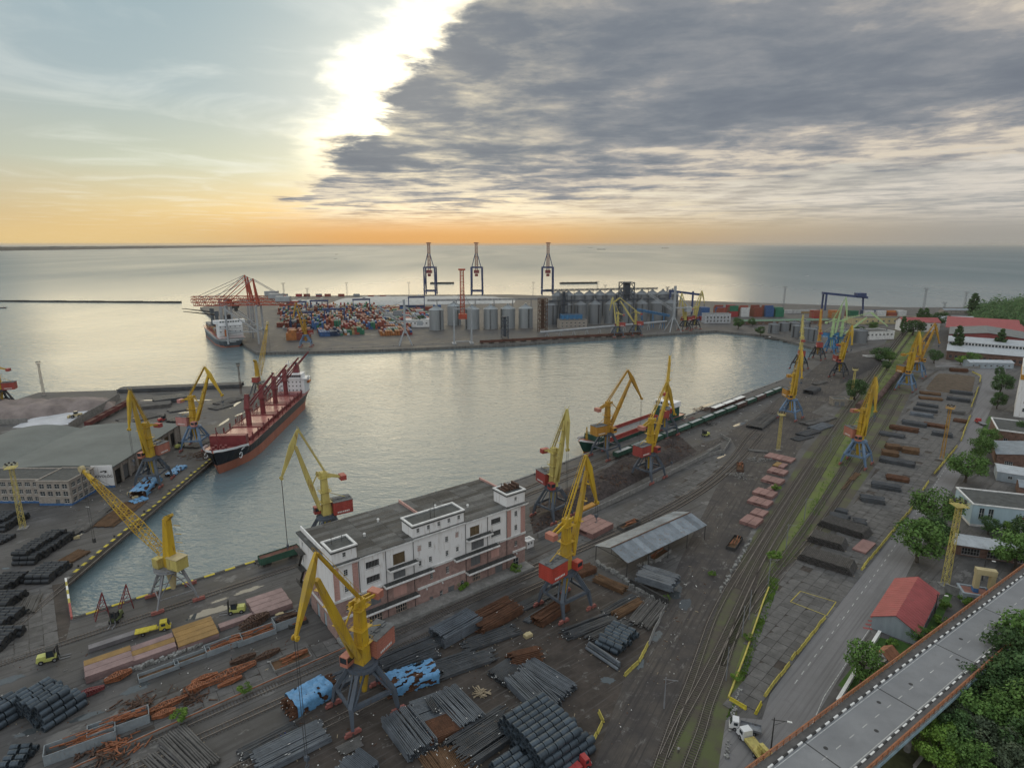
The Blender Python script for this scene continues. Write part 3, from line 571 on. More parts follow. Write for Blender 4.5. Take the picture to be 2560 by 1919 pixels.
# ------------------------------------------------------------------ buildings
M_wht = mat('white_render', (0.78, 0.78, 0.78), 0.85, 0, 0.1, 0.35, col2=(0.62, 0.60, 0.58), streak=True, dirt=(0.50, 0.46, 0.43), thr=(0.30, 0.44))
M_wht2 = mat('white_moulding', (0.76, 0.76, 0.75), 0.8, 0, 0.2, 0.6, dirt=(0.54, 0.52, 0.50))
M_pink = mat('pink_brick', (0.37, 0.25, 0.225), 0.9, 0, 0.22, 0.9, 0.2, 6, dirt=(0.25, 0.175, 0.16))
M_pinkl = mat('pink_render', (0.55, 0.33, 0.29), 0.85, 0, 0.15, 0.6, streak=True)
M_roof = mat('roof_sheet_grey', (0.125, 0.128, 0.122), 0.75, 0, 0.25, 0.25, dirt=(0.085, 0.08, 0.072), per_obj=0.4)
M_tar = mat('tar_roof', (0.085, 0.09, 0.09), 0.85, 0, 0.3, 0.5, dirt=(0.14, 0.13, 0.10))
M_dark = mat('dark_interior', (0.022, 0.022, 0.024), 0.8)
M_frame = mat('window_frame_white', (0.60, 0.60, 0.58), 0.6)
M_frameg = mat('window_bar_grey', (0.30, 0.30, 0.30), 0.7)
M_door = mat('steel_door_grey', (0.17, 0.18, 0.19), 0.7, 0, 0.2, 0.8, streak=True)
M_doorb = mat('wood_door_brown', (0.14, 0.10, 0.055), 0.8, 0, 0.3, 1.0, streak=True)
def facade(mb, mp, u0, u1, z0, z1, holes, m=0, rev=0.3, mrev=None):
 us = sorted({u0, u1, *[k for h in holes for k in h[:2] if u0 < k < u1]}); zs = sorted({z0, z1, *[k for h in holes for k in h[2:4] if z0 < k < z1]})
 for i in range(len(us) - 1):
  for j in range(len(zs) - 1):
   uc, zc = (us[i] + us[i + 1]) / 2, (zs[j] + zs[j + 1]) / 2
   if any(h[0] < uc < h[1] and h[2] < zc < h[3] for h in holes): continue
   mb.quad(mp(us[i], 0, zs[j]), mp(us[i + 1], 0, zs[j]), mp(us[i + 1], 0, zs[j + 1]), mp(us[i], 0, zs[j + 1]), m)
 for a, b, c, d in [h[:4] for h in holes]:
  c = max(c, z0); d = min(d, z1)
  if d <= c or b <= u0 or a >= u1: continue
  k = m if mrev is None else mrev
  for p, q in (((a, c), (b, c)), ((b, c), (b, d)), ((b, d), (a, d)), ((a, d), (a, c))):
   mb.quad(mp(p[0], 0, p[1]), mp(q[0], 0, q[1]), mp(q[0], rev, q[1]), mp(p[0], rev, p[1]), k)
def bx3(mb, mp, u0, u1, d0, d1, z0, z1, m=0):
 mb.hexa([mp(u0, d0, z0), mp(u1, d0, z0), mp(u1, d1, z0), mp(u0, d1, z0), mp(u0, d0, z1), mp(u1, d0, z1), mp(u1, d1, z1), mp(u0, d1, z1)], m)
def window(par, mp, h, nx, nz, fm=None, pm=None, dep=0.22, bar=0.07, name='window', sill=True):
 a, b, c, d = h[:4]; mb = MB(); e = 0.005
 for k in range(nx + 1):
  u = a + e + (b - a - 2 * e) * k / nx; w = bar if 0 < k < nx else bar * 1.3; u = min(max(u, a + w / 2 + e), b - w / 2 - e); bx3(mb, mp, u - w / 2, u + w / 2, dep - 0.06, dep, c + e, d - e)
 for k in range(nz + 1):
  z = c + (d - c) * k / nz; w = bar; z = min(max(z, c + w / 2 + e), d - w / 2 - e); bx3(mb, mp, a + e, b - e, dep - 0.053, dep + 0.004, z - w / 2, z + w / 2)
 if sill: bx3(mb, mp, a - 0.08, b + 0.08, -0.1, 0.1, c - 0.1, c - 0.005)
 o = mb.build(name, fm or M_frame, par)
 p = MB(); p.quad(mp(a, dep + 0.02, c), mp(b, dep + 0.02, c), mp(b, dep + 0.02, d), mp(a, dep + 0.02, d)); p.build('pane', pm or M_glass, o)
 return o
def door(par, mp, h, m=None, dep=0.2, leaves=2):
 a, b, c, d = h[:4]
 for k in range(leaves):
  mb = MB(); u0 = a + (b - a) * k / leaves + 0.02; u1 = a + (b - a) * (k + 1) / leaves - 0.02
  bx3(mb, mp, u0, u1, dep, dep + 0.06, c, d); n = 3
  for q in range(n): bx3(mb, mp, u0 + 0.1, u1 - 0.1, dep - 0.03, dep, c + (d - c) * (q + 0.12) / n, c + (d - c) * (q + 0.2) / n)
  mb.build('door', m or M_door, par)
def balcony(par, mp, u0, u1, z, out, name='balcony', brackets=True, rail=True):
 mb = MB(); bx3(mb, mp, u0, u1, -out, 0.02, z - 0.25, z); bx3(mb, mp, u0 - 0.12, u1 + 0.12, -out - 0.12, 0.02, z - 0.55, z - 0.25)
 o = mb.build(name, M_wht2, par)
 mb = MB(); bx3(mb, mp, u0 + 0.05, u1 - 0.05, -out + 0.05, 0.01, z + 0.004, z + 0.03); mb.build('deck', M_tar, o)
 if brackets:
  for u in (u0 + 0.5, u1 - 0.5):
   mb = MB(); q = [mp(u - 0.18, 0, z - 1.5), mp(u + 0.18, 0, z - 1.5), mp(u + 0.18, 0.1, z - 1.5), mp(u - 0.18, 0.1, z - 1.5), mp(u - 0.18, -out * 0.8, z - 0.55), mp(u + 0.18, -out * 0.8, z - 0.55), mp(u + 0.18, 0.1, z - 0.55), mp(u - 0.18, 0.1, z - 0.55)]
   mb.hexa(q); mb.build('bracket', M_wht2, o)
 if rail:
  mb = MB(); n = max(3, int((u1 - u0) / 0.9))
  for k in range(n + 1):
   u = u0 + 0.1 + (u1 - u0 - 0.2) * k / n; bx3(mb, mp, u - 0.03, u + 0.03, -out + 0.06, -out + 0.12, z + 0.03, z + 1.0)
  for zz in (z + 0.5, z + 0.97): bx3(mb, mp, u0 + 0.05, u1 - 0.05, -out + 0.064, -out + 0.116, zz, zz + 0.06)
  mb.build('railing', M_rail, o)
 return o
# ---- the pink and white warehouse
def warehouse():
 A_, B_ = g(1312, 1408), g(856, 1596); ang = math.atan2(A_.y - B_.y, A_.x - B_.x)
 X0, X1, Y1 = -1.3, 61.3, 24.5
 E = empty('warehouse', B_, ang, 'large old quay warehouse, white upper storeys over pink brick, grey sheet roof', 'warehouse')
 fr = lambda u, d, z: (u, d, z)                    # front
 le = lambda u, d, z: (X0 + d, Y1 - u, z)          # left end, u from the back corner
 ri = lambda u, d, z: (X1 - d, u, z)
 bk = lambda u, d, z: (X1 - u, Y1 - d, z)
 tall = [(7.6, 11.4, 17.2, 19.1), (7.6, 11.4, 12.9, 14.8), (48.1, 51.7, 17.4, 19.2), (48.1, 51.7, 13.3, 15.1)]
 upd = [(15.4, 19.0, 15.45, 18.8), (40.4, 43.8, 16.0, 19.0)]; midd = [(15.3, 19.0, 10.95 + 0.3, 13.7), (40.8, 45.4, 11.4, 14.4)]
 slim = [(u, u + 1.0, z, z + 1.7) for u, z in ((26.4, 17.2), (26.4, 12.6), (31.9, 17.0), (31.9, 12.6))]
 orn = [(u, u + 0.9, z, z + 1.5) for u, z in ((23.1, 12.6), (35.5, 12.8))]; orn2 = [(22.9, 24.1, 17.0, 18.9), (35.3, 36.5, 17.2, 19.1)]
 tw = [(57.1, 58.2, z, z + 1.8) for z in (17.5, 12.8)] + [(1.6, 2.7, z, z + 1.8) for z in (17.3, 12.7)]
 tw2 = [(57.1, 58.2, 7.4, 9.2), (1.6, 2.7, 7.2, 9.0), (31.9, 32.9, 7.2, 9.3), (26.6, 27.5, 7.3, 9.2)]
 pdoor = [(8.3, 11.4, 6.0, 9.6), (40.5, 44.0, 6.2, 9.4)]
 gw = [(7.7, 11.6, 0.55, 3.1), (15.5, 19.1, 0.8, 3.2), (41.0, 44.0, 1.0, 3.6)]; gd = [(32.4, 34.6, 0.0, 2.6), (49.5, 52.4, 0.0, 3.2), (26.2, 27.4, 0.0, 1.8)]
 sw = [(36.8, 37.9, 1.4, 2.9), (29.6, 30.6, 0.4, 2.4), (56.6, 58.8, 0.6, 3.2)]
 mb = MB(); facade(mb, fr, X0, X1, 0, 5.6, gw + gd + sw); facade(mb, fr, X0, X1, 5.6, 10.9, tw2 + pdoor)
 lsl = [(u, u + 1.2, 6.8, 9.4) for u in (3.0, 12.2, 15.0, 21.6)] ; ldr = [(10.4, 12.6, 0, 4.2), (15.6, 17.6, 0, 4.0), (1.6, 3.4, 0, 3.6), (4.0, 6.0, 0, 3.0)]
 facade(mb, le, 0, Y1, 0, 5.6, ldr); facade(mb, le, 0, Y1, 5.6, 10.9, lsl)
 facade(mb, ri, 0, Y1, 0, 10.9, []); facade(mb, bk, 0, X1 - X0, 0, 10.9, []); mb.build('brick_wall', M_pink, E)
 mb = MB(); facade(mb, fr, X0, X1, 10.9, 21.0, tall + upd + midd + slim + orn + orn2 + tw); lw = [(1.8, 2.8, 17.2, 18.8), (1.6, 2.6, 12.2, 15.0)]
 facade(mb, le, 0, Y1, 10.9, 21.0, lw); facade(mb, ri, 0, Y1, 10.9, 21.0, [(6, 7.2, 14, 15.6), (12, 13.2, 14, 15.6)]); facade(mb, bk, 0, X1 - X0, 10.9, 21.0, []); mb.build('upper_wall', M_wht, E)
 for h in tall: window(E, fr, h, 9, 1, M_frameg, M_dark)
 for h in slim + tw + tw2: window(E, fr, h, 2, 3, M_frame, M_glass)
 for h in orn: window(E, fr, h, 2, 2)
 for k, h in enumerate(orn + orn2):
  mb = MB(); u = (h[0] + h[1]) / 2
  if k < 2: mb.poly([fr(u - 0.95, -0.2, h[3] + 0.35), fr(u + 0.95, -0.2, h[3] + 0.35), fr(u, -0.2, h[3] + 0.95)]); bx3(mb, fr, u - 0.95, u + 0.95, -0.2, 0, h[3] + 0.15, h[3] + 0.35); bx3(mb, fr, u - 0.7, u + 0.7, -0.25, 0, h[2] - 0.3, h[2] - 0.12)
  else:
   for q in range(8):
    t0, t1 = math.pi * q / 8, math.pi * (q + 1) / 8
    mb.quad(fr(u - 0.75 * math.cos(t0), -0.1, h[2] + 1.2 + 0.8 * math.sin(t0)), fr(u - 0.75 * math.cos(t1), -0.1, h[2] + 1.2 + 0.8 * math.sin(t1)), fr(u - 0.58 * math.cos(t1), -0.1, h[2] + 1.2 + 0.62 * math.sin(t1)), fr(u - 0.58 * math.cos(t0), -0.1, h[2] + 1.2 + 0.62 * math.sin(t0)))
  mb.build('window_hood', M_wht2, E)
 for h in orn2: window(E, fr, h, 3, 3, M_frame, M_pinkl, sill=False)
 for h in upd: door(E, fr, h, M_doorb)
 for h in midd + pdoor + gd: door(E, fr, h, M_door)
 for h in gw: window(E, fr, h, 5, 2, mat('window_bar_pink', (0.45, 0.36, 0.30), 0.8), M_glass, bar=0.16)
 for h in sw: window(E, fr, h, 2, 2)
 for h in lsl: window(E, le, h, 1, 1, M_pinkl, M_pinkl, sill=False)
 for h in lw: window(E, le, h, 2, 2)
 for k, h in enumerate(ldr): door(E, le, h, mat('pale_blue_door', (0.34, 0.42, 0.46), 0.7, 0, 0.2, 0.8, streak=True) if k < 2 else M_door, leaves=1)
 for h in ((15.1, 19.1, 6.0, 9.0), (48.0, 51.0, 6.4, 9.0)):
  mb = MB(); bx3(mb, fr, *h[:2], -0.03, 0.0, *h[2:]); mb.build('rendered_panel', M_pinkl, E)
 balcony(E, fr, 13.6, 22.2, 15.2, 1.7); balcony(E, fr, 12.2, 27.0, 11.0, 1.8); balcony(E, fr, 6.0, 22.0, 5.3, 2.0, 'loading_canopy')
 balcony(E, fr, 38.8, 47.6, 15.8, 1.7); balcony(E, fr, 34.4, 50.0, 11.1, 1.8); balcony(E, fr, 38.6, 56.0, 5.4, 2.0, 'loading_canopy')
 # string courses, cut where the balconies are
 for z, hh, segs in ((5.6, 0.45, ((X0 - 0.1, 5.7), (22.4, 38.3), (56.3, X1 + 0.1))), (10.9, 0.42, ((X0 - 0.1, 11.9), (27.3, 34.1), (50.3, X1 + 0.1)))):
  for a, b in segs: mb = MB(); bx3(mb, fr, a, b, -0.28, -0.002, z, z + hh); bx3(mb, fr, a, b, -0.18, -0.002, z - 0.3, z); mb.build('string_course', M_wht2, E)
  mb = MB(); bx3(mb, le, -0.1, Y1 - 0.02, -0.27, -0.002, z, z + hh); bx3(mb, le, -0.1, Y1 - 0.02, -0.17, -0.002, z - 0.3, z); mb.build('string_course', M_wht2, E)
 # rusticated pilaster bands in pink
 for a, b in ((-1.2, 0.2), (3.9, 5.4), (54.1, 55.6), (59.5, 61.2)):
  mb = MB()
  for k in range(12): z = 11.45 + k * 0.77; bx3(mb, fr, a, b, -0.16, -0.002, z, z + 0.68)
  mb.build('pilaster', M_pinkl, E)
 # end pavilion eaves and main cornice
 for a, b in ((X0 - 0.7, 5.9), (53.6, X1 + 0.7)):
  mb = MB(); bx3(mb, fr, a, b, -0.75, 7.0, 20.9, 21.25); bx3(mb, fr, a + 0.2, b - 0.2, -0.5, -0.002, 20.5, 20.9); mb.build('cornice', M_wht2, E); c = E.children[-1]
  mb = MB(); bx3(mb, fr, a + 0.03, b - 0.03, -0.72, 6.9, 21.25, 21.32); mb.build('cornice_sheet', M_tar, c)
 mb = MB(); bx3(mb, fr, 5.9, 53.6, -0.4, 0.3, 20.75, 21.1); bx3(mb, fr, 21.6, 38.6, -0.62, 0.5, 21.1, 21.3); mb.build('cornice', M_wht2, E)
 mb = MB(); bx3(mb, le, 0.0, 17.4, -0.8, 0.6, 20.7, 21.1); mb.build('cornice', M_tar, E)
 # roof of separate corrugated sheets, gently pitched to the water side
 nz_, nl = 14, 9; rs = []
 for v in range(3):
  mb = MB(); w = (Y1 + 0.8) / nz_; l = (X1 - X0 + 0.6) / nl
  for k in range(5): bx3(mb, fr, 0, l - 0.05, k * w / 5, k * w / 5 + w / 5 * 0.55, 0.0, 0.12); 
  bx3(mb, fr, 0, l - 0.04, 0, w - 0.03, -0.04, 0.03); rs.append(mb.mesh('roof_sheet', mat('roof_sheet_%d' % v, ((0.20, 0.20, 0.195), (0.165, 0.165, 0.16), (0.125, 0.12, 0.112))[v], 0.75, 0, 0.2, 0.25, dirt=(0.11, 0.10, 0.09), per_obj=0.3)))
 rnd = random.Random(3)
 for i in range(nl):
  for j in range(nz_):
   o = mo('roof_sheet', rs[rnd.randrange(3)], E, loc=(X0 - 0.3 + i * l + rnd.uniform(-.05, .05), -0.3 + j * w, 21.35 - 0.035 * j + rnd.uniform(0, 0.06))); o.rotation_euler = (R(-0.9), R(rnd.uniform(-.25, .25)), 0)
 mb = MB(); bx3(mb, fr, X0 + .02, X1 - .02, 0.05, Y1 - 0.05, 20.0, 20.4); mb.build('roof_deck', M_tar, E)
 mb = MB(); bx3(mb, fr, 30.2, 30.6, 6.8, Y1 + 0.3, 20.5, 21.9); mb.build('fire_wall', M_pinkl, E)
 mb = MB(); bx3(mb, fr, X1 - 0.25, X1 + 0.2, 6.9, Y1 + 0.3, 20.5, 21.7); mb.build('parapet', M_pinkl, E)
 mb = MB(); bx3(mb, fr, X0 + 0.6, X0 + 0.95, 6.9, Y1 + 0.3, 20.5, 22.4); mb.build('parapet', M_wht, E)
 # roof pavilions
 for a, b, d, zt, nw in ((X0 + 0.1, 5.4, 6.5, 25.0, 1), (21.7, 38.4, 6.4, 25.0, 5), (54.1, X1 - 0.05, 6.8, 25.4, 1)):
  mp = lambda u, dd, z, o_=0.15: (u, dd + o_, z)
  hs = [(a + (b - a) * (k + 0.5) / nw - 0.45, a + (b - a) * (k + 0.5) / nw + 0.45, 22.6, 23.9) for k in range(nw)]
  mb = MB(); facade(mb, mp, a, b, 21.0, zt, hs)
  for q in (((a, 0.15), (a, d)), ((a, d), (b, d)), ((b, d), (b, 0.15))): mb.quad((*q[1], 21.0), (*q[0], 21.0), (*q[0], zt), (*q[1], zt))
  pv = mb.build('roof_pavilion', M_wht, E)
  for h in hs: window(E, mp, h, 2, 2)
  mb = MB(); mb.box(a - 0.25, b + 0.25, -0.1, d + 0.25, zt - 0.55, zt - 0.06); mb.build('eaves_band', M_tar, pv)
  mb = MB(); mb.box(a - 0.3, b + 0.3, -0.15, 0.45, zt - 0.06, zt + 0.3); mb.box(a - 0.3, b + 0.3, d - 0.3, d + 0.3, zt - 0.06, zt + 0.3); mb.box(a - 0.3, a + 0.3, 0.45, d - 0.3, zt - 0.06, zt + 0.297); mb.box(b - 0.3, b + 0.3, 0.45, d - 0.3, zt - 0.06, zt + 0.297); mb.build('white_coping', M_wht2, pv)
  mb = MB(); mb.box(a + 0.2, b - 0.2, 0.3, d - 0.2, zt - 0.08, zt - 0.02); mb.build('pavilion_roof', M_tar, pv)
 # masts, pipes and gear on the roof
 for u, d, h in ((29.0, 0.8, 5.2), (28.2, 1.6, 3.0), (0.5, 4.2, 2.2), (3.2, 4.0, 2.0), (57.0, 3.0, 2.5), (60.0, 1.5, 2.0), (55.4, 4.5, 2.8), (58.5, 5.2, 2.2)):
  mb = MB(); mb.cyl((u, d, 24.9), (u, d, 24.9 + h), 0.07, n=6); mb.beam((u - 0.7, d, 24.5 + h), (u + 0.7, d, 24.5 + h), 0.05); mb.build('antenna', M_rail, E)
 for k in range(6):
  mb = MB(); mb.box(55 + k * 1.0, 55.5 + k * 1.0, 2.2, 5.6, 25.4, 25.9 + 0.5 * (k % 3)); mb.build('roof_gear', mat('rusty_iron', (0.12, 0.07, 0.05), 0.9, 0, 0.4, 1.5), E)
 for u, d in ((12, 10), (45, 8), (37, 14), (19, 16)):
  mb = MB(); mb.cyl((u, d, 20.8), (u, d, 22.0), 0.3, n=10); mb.cyl((u, d, 22.0), (u, d, 22.25), 0.45, 0.2, n=10); mb.build('roof_vent', M_wht2, E)
 # drainpipes and end stair
 for u in (5.6, 21.5, 38.7, 53.9, 13.2, 46.6):
  mb = MB(); mb.cyl((u, -0.2, 0.5), (u, -0.2, 20.6), 0.08, n=6); mb.build('drainpipe', M_rail, E)
 for z in (6.2, 11.4, 16.4):
  mb = MB(); mb.box(X0 - 1.9, X0 - 0.3, Y1 - 5.5, Y1 - 0.5, z, z + 0.1)
  for k in range(6): mb.beam((X0 - 1.85, Y1 - 5.4 + k, z + 0.1), (X0 - 1.85, Y1 - 5.4 + k, z + 1.1), 0.06)
  mb.beam((X0 - 1.85, Y1 - 5.4, z + 1.1), (X0 - 1.85, Y1 - 0.5, z + 1.1), 0.07)
  if z < 16: mb.beam((X0 - 1.1, Y1 - 1.5, z), (X0 - 1.1, Y1 - 5.0, z + 5.1), 0.7, 0.15)
  mb.build('fire_stair', M_rail, E)
 for u in (25.2, 30.4, 47.0, 57.7):
  mb = MB(); mb.obox((u, -0.35), (1, 0), 0.35, 0.35, 4.7, 5.15); mb.build('wall_lamp', M_wht2, E)
 mb = MB(); mb.box(X0 - 0.2, X1 + 0.2, -4.6, -0.003, 0.0, 0.9); mb.build('loading_platform', M_conc, E)
warehouse()
# ---- generic plain building with windows
def bldg(label, loc, ang, Lx, Wy, Hh, wall, roof, name='building', rows=None, side=None, ov=0.25, base=None, parapet=0.5, cat='building', frame=None, dr=None, pane=None, gable=0.0, ridge_x=True):
 E = empty(name, loc, ang, label, cat)
 fr = lambda u, d, z: (u, d, z); ri = lambda u, d, z: (Lx - d, u, z); bk = lambda u, d, z: (Lx - u, Wy - d, z); le = lambda u, d, z: (d, Wy - u, z)
 fh = rows or []; sh = side or {}
 mb = MB(); dh = dr or []
 facade(mb, fr, 0, Lx, 0, Hh, fh + dh); facade(mb, ri, 0, Wy, 0, Hh, sh.get('r', [])); facade(mb, bk, 0, Lx, 0, Hh, []); facade(mb, le, 0, Wy, 0, Hh, sh.get('l', []))
 if gable:
  if ridge_x:
   for u in (0.0, Lx): mb.poly([(u, 0, Hh), (u, Wy, Hh), (u, Wy / 2, Hh + gable)])
  else:
   for d in (0.0, Wy): mb.poly([(0, d, Hh), (Lx, d, Hh), (Lx / 2, d, Hh + gable)])
 mb.build('wall', wall, E)
 for h in fh: window(E, fr, h, max(1, round((h[1] - h[0]) / 0.8)), 1 if h[3] - h[2] < 1.7 else 2, frame, pane, bar=0.09)
 for h in dh: door(E, fr, h)
 for h in sh.get('r', []): window(E, ri, h, max(1, round((h[1] - h[0]) / 0.8)), 2, frame, pane, bar=0.09)
 for h in sh.get('l', []): window(E, le, h, max(1, round((h[1] - h[0]) / 0.8)), 2, frame, pane, bar=0.09)
 if gable:
  for s in (0, 1):
   mb = MB()
   if ridge_x:
    y0, y1 = (-ov, Wy / 2) if s == 0 else (Wy + ov, Wy / 2); k = gable / (Wy / 2) * ov
    q = [(-ov, y0, Hh - k), (Lx + ov, y0, Hh - k), (Lx + ov, y1, Hh + gable), (-ov, y1, Hh + gable)]
   else:
    x0, x1 = (-ov, Lx / 2) if s == 0 else (Lx + ov, Lx / 2); k = gable / (Lx / 2) * ov
    q = [(x0, -ov, Hh - k), (x0, Wy + ov, Hh - k), (x1, Wy + ov, Hh + gable), (x1, -ov, Hh + gable)]
   mb.hexa([(a, b, c + 0.02) for a, b, c in q] + [(a, b, c + 0.2) for a, b, c in q])
   n = int(max(Lx, Wy) / 1.2)
   for t in range(n + 1):
    f = t / n; p0 = Vector(q[0]).lerp(Vector(q[1]), f); p1 = Vector(q[3]).lerp(Vector(q[2]), f); mb.beam(p0 + Vector((0, 0, 0.21)), p1 + Vector((0, 0, 0.21)), 0.1, 0.07)
   mb.build('roof_slope', roof, E)
 else:
  mb = MB(); mb.box(0.2, Lx - 0.2, 0.2, Wy - 0.2, Hh - 0.15, Hh - 0.1); mb.build('roof', roof, E)
  if parapet:
   mb = MB()
   for q in ((-ov, Lx + ov, -ov, 0.3), (-ov, Lx + ov, Wy - 0.3, Wy + ov), (-ov, 0.3, 0.3, Wy - 0.3), (Lx - 0.3, Lx + ov, 0.3, Wy - 0.3)): mb.box(*q, Hh - 0.12, Hh + parapet * 0.5)
   mb.build('parapet', M_wht2 if base is M_wht2 else wall, E)
 if base:
  mb = MB()
  for q in ((-0.04, Lx + 0.04, -0.06, -0.002), (-0.04, -0.002, 0, Wy), (Lx + 0.002, Lx + 0.04, 0, Wy)): mb.box(*q, 0, 0.9)
  mb.build('plinth', base, E)
 return E
def grid(x0, x1, n, zs, w, h): return [(x0 + (x1 - x0) * (k + 0.5) / n - w / 2, x0 + (x1 - x0) * (k + 0.5) / n + w / 2, z, z + h) for k in range(n) for z in zs]
M_tile = mat('beige_panel', (0.36, 0.325, 0.29), 0.85, 0, 0.2, 0.9, dirt=(0.22, 0.2, 0.18))
M_bluep = mat('blue_plinth', (0.06, 0.16, 0.36), 0.75, 0, 0.2, 1)
M_shedr = mat('shed_roof_felt', (0.175, 0.19, 0.18), 0.9, 0, 0.15, 0.06, dirt=(0.15, 0.16, 0.15))
M_corr = mat('metal_roof_blue_grey', (0.30, 0.34, 0.38), 0.55, 0.2, 0.2, 0.3, dirt=(0.22, 0.16, 0.12))
M_redr = mat('red_metal_roof', (0.36, 0.085, 0.085), 0.6, 0, 0.15, 0.3, dirt=(0.24, 0.09, 0.08))
M_wcor = mat('white_metal_roof', (0.48, 0.51, 0.54), 0.6, 0, 0.15, 0.3, dirt=(0.32, 0.32, 0.32))
M_brk = mat('old_brick', (0.19, 0.115, 0.09), 0.9, 0, 0.35, 0.8, 0.2, 5, dirt=(0.10, 0.08, 0.075))
M_bluw = mat('pale_blue_wall', (0.40, 0.52, 0.58), 0.8, 0, 0.12, 0.4, streak=True)
# office block of the left pier
wz = (0.9, 3.9, 7.0)
bldg('three-storey beige office block with blue plinth beside the flat grey shed roof', (-185.6, 218.9, 0), 0.0, 12.8, 14.5, 10.1, M_tile, M_tar, 'office_block', rows=[h for h in grid(0.4, 12.4, 4, wz, 2.0, 1.9) if not (h[2] < 2 and h[0] < 9)], side={'r': grid(0.8, 13.5, 4, wz, 2.2, 1.9)}, base=M_bluep, dr=[(6.6, 8.2, 0, 2.6)])
bldg('long beige three-storey office wing at the picture edge, set back from the office block', (-222.2, 221.2, 0), 0.0, 36.4, 12.0, 9.9, M_tile, M_tar, 'office_wing', rows=[h for h in grid(0.4, 36, 11, wz, 2.2, 1.8)], base=M_bluep)
# big transit shed on the left pier
def shed():
 o = g(285, 1217); ang = R(94.5 - 90)
 E = empty('transit_shed', (o.x, o.y, 0), ang, 'huge transit shed with flat grey-green felt roof on the left pier', 'shed')
 Lg, Wd, Hh = 62.0, 46.0, 8.8                                             # local: x to the left is negative, y along the pier
 ri = lambda u, d, z: (-d, u, z); fr = lambda u, d, z: (-Wd + u, d, z)
 hl = [(2.2 + k * 6.2, 7.2 + k * 6.2, 0, 6.6) for k in range(9)]
 mb = MB(); facade(mb, ri, 0, Lg, 0, Hh, hl, rev=0.8); facade(mb, fr, 0, Wd - 7.9, 0, Hh, []); mb.quad((-Wd, 0, 0), (-Wd, Lg, 0), (-Wd, Lg, Hh), (-Wd, 0, Hh)); mb.quad((-Wd, Lg, 0), (0, Lg, 0), (0, Lg, Hh), (-Wd, Lg, Hh)); mb.build('wall', M_tile, E)
 for k, h in enumerate(hl):
  m = (M_dark, M_door, M_tile, M_doorb)[k % 4]; door(E, ri, h, m, dep=0.7, leaves=3)
 for k in range(11):
  mb = MB(); y = min(0.6 + k * 6.13, Lg - 0.4); mb.box(0.003, 0.5, y - 0.3, y + 0.3, 0, Hh); mb.build('column', M_tile, E)
 mb = MB(); mb.box(-7.85, 0.6, -0.35, -0.003, 0.9, Hh + 1.0); mb.build('white_gable', M_wht, E)
 mb = MB(); mb.box(-7.9, 0.65, -0.4, -0.003, 0, 0.88); mb.build('plinth', M_bluep, E)
 mb = MB(); n = 24
 prof = [(-Wd * k / n, Hh + 0.3 + 1.2 * math.sin(math.pi * k / n)) for k in range(n + 1)]
 for k in range(n): mb.quad((prof[k][0], -0.2, prof[k][1]), (prof[k][0], Lg + 0.3, prof[k][1]), (prof[k + 1][0], Lg + 0.3, prof[k + 1][1]), (prof[k + 1][0], -0.2, prof[k + 1][1]))
 for y in (-0.2, Lg + 0.3): mb.poly([(x, y, z) for x, z in prof] )
 mb.box(0.0, 0.9, -0.2, Lg + 0.3, Hh - 0.2, Hh + 0.3); mb.build('roof', M_shedr, E, smooth=False)
 # second bay with a barrel roof
 mb = MB(); prof = [(-Wd - 0.6 - 34 * k / n, Hh - 0.4 + 2.4 * math.sin(math.pi * k / n)) for k in range(n + 1)]
 for k in range(n): mb.quad((prof[k][0], -0.2, prof[k][1]), (prof[k][0], Lg - 2, prof[k][1]), (prof[k + 1][0], Lg - 2, prof[k + 1][1]), (prof[k + 1][0], -0.2, prof[k + 1][1]))
 for y in (-0.2, Lg - 2): mb.poly([(x, y, z) for x, z in prof] + [(prof[-1][0], y, 0), (prof[0][0], y, 0)])
 mb.build('barrel_roof', M_shedr, E, smooth=False)
 cu = bpy.data.curves.new('sign_lettering', 'FONT'); cu.body = 'NOVOLOG'; cu.size = 1.55; cu.extrude = 0.03; cu.align_x = 'CENTER'
 t = bpy.data.objects.new('tmp_text', cu); COL.objects.link(t); bpy.context.view_layer.update()
 me = bpy.data.meshes.new_from_object(t.evaluated_get(bpy.context.evaluated_depsgraph_get())); bpy.data.objects.remove(t)
 me.materials.clear(); me.materials.append(M_rail); t = mo('sign_lettering', me, E, loc=(-3.5, -0.42, 4.6)); t.rotation_euler = (R(90), 0, 0)
 mb = MB(); 
 for q in ((-4.6, 6.9, 1.1), (-3.6, 7.1, 1.6), (-2.9, 6.6, 0.9)): mb.poly([(q[0], -0.38, q[1]), (q[0] + q[2], -0.38, q[1]), (q[0] + q[2] + 0.45, -0.38, q[1] + 0.5), (q[0] + 0.45, -0.38, q[1] + 0.5)])
 mb.build('sign_emblem', M_rail, E)
shed()
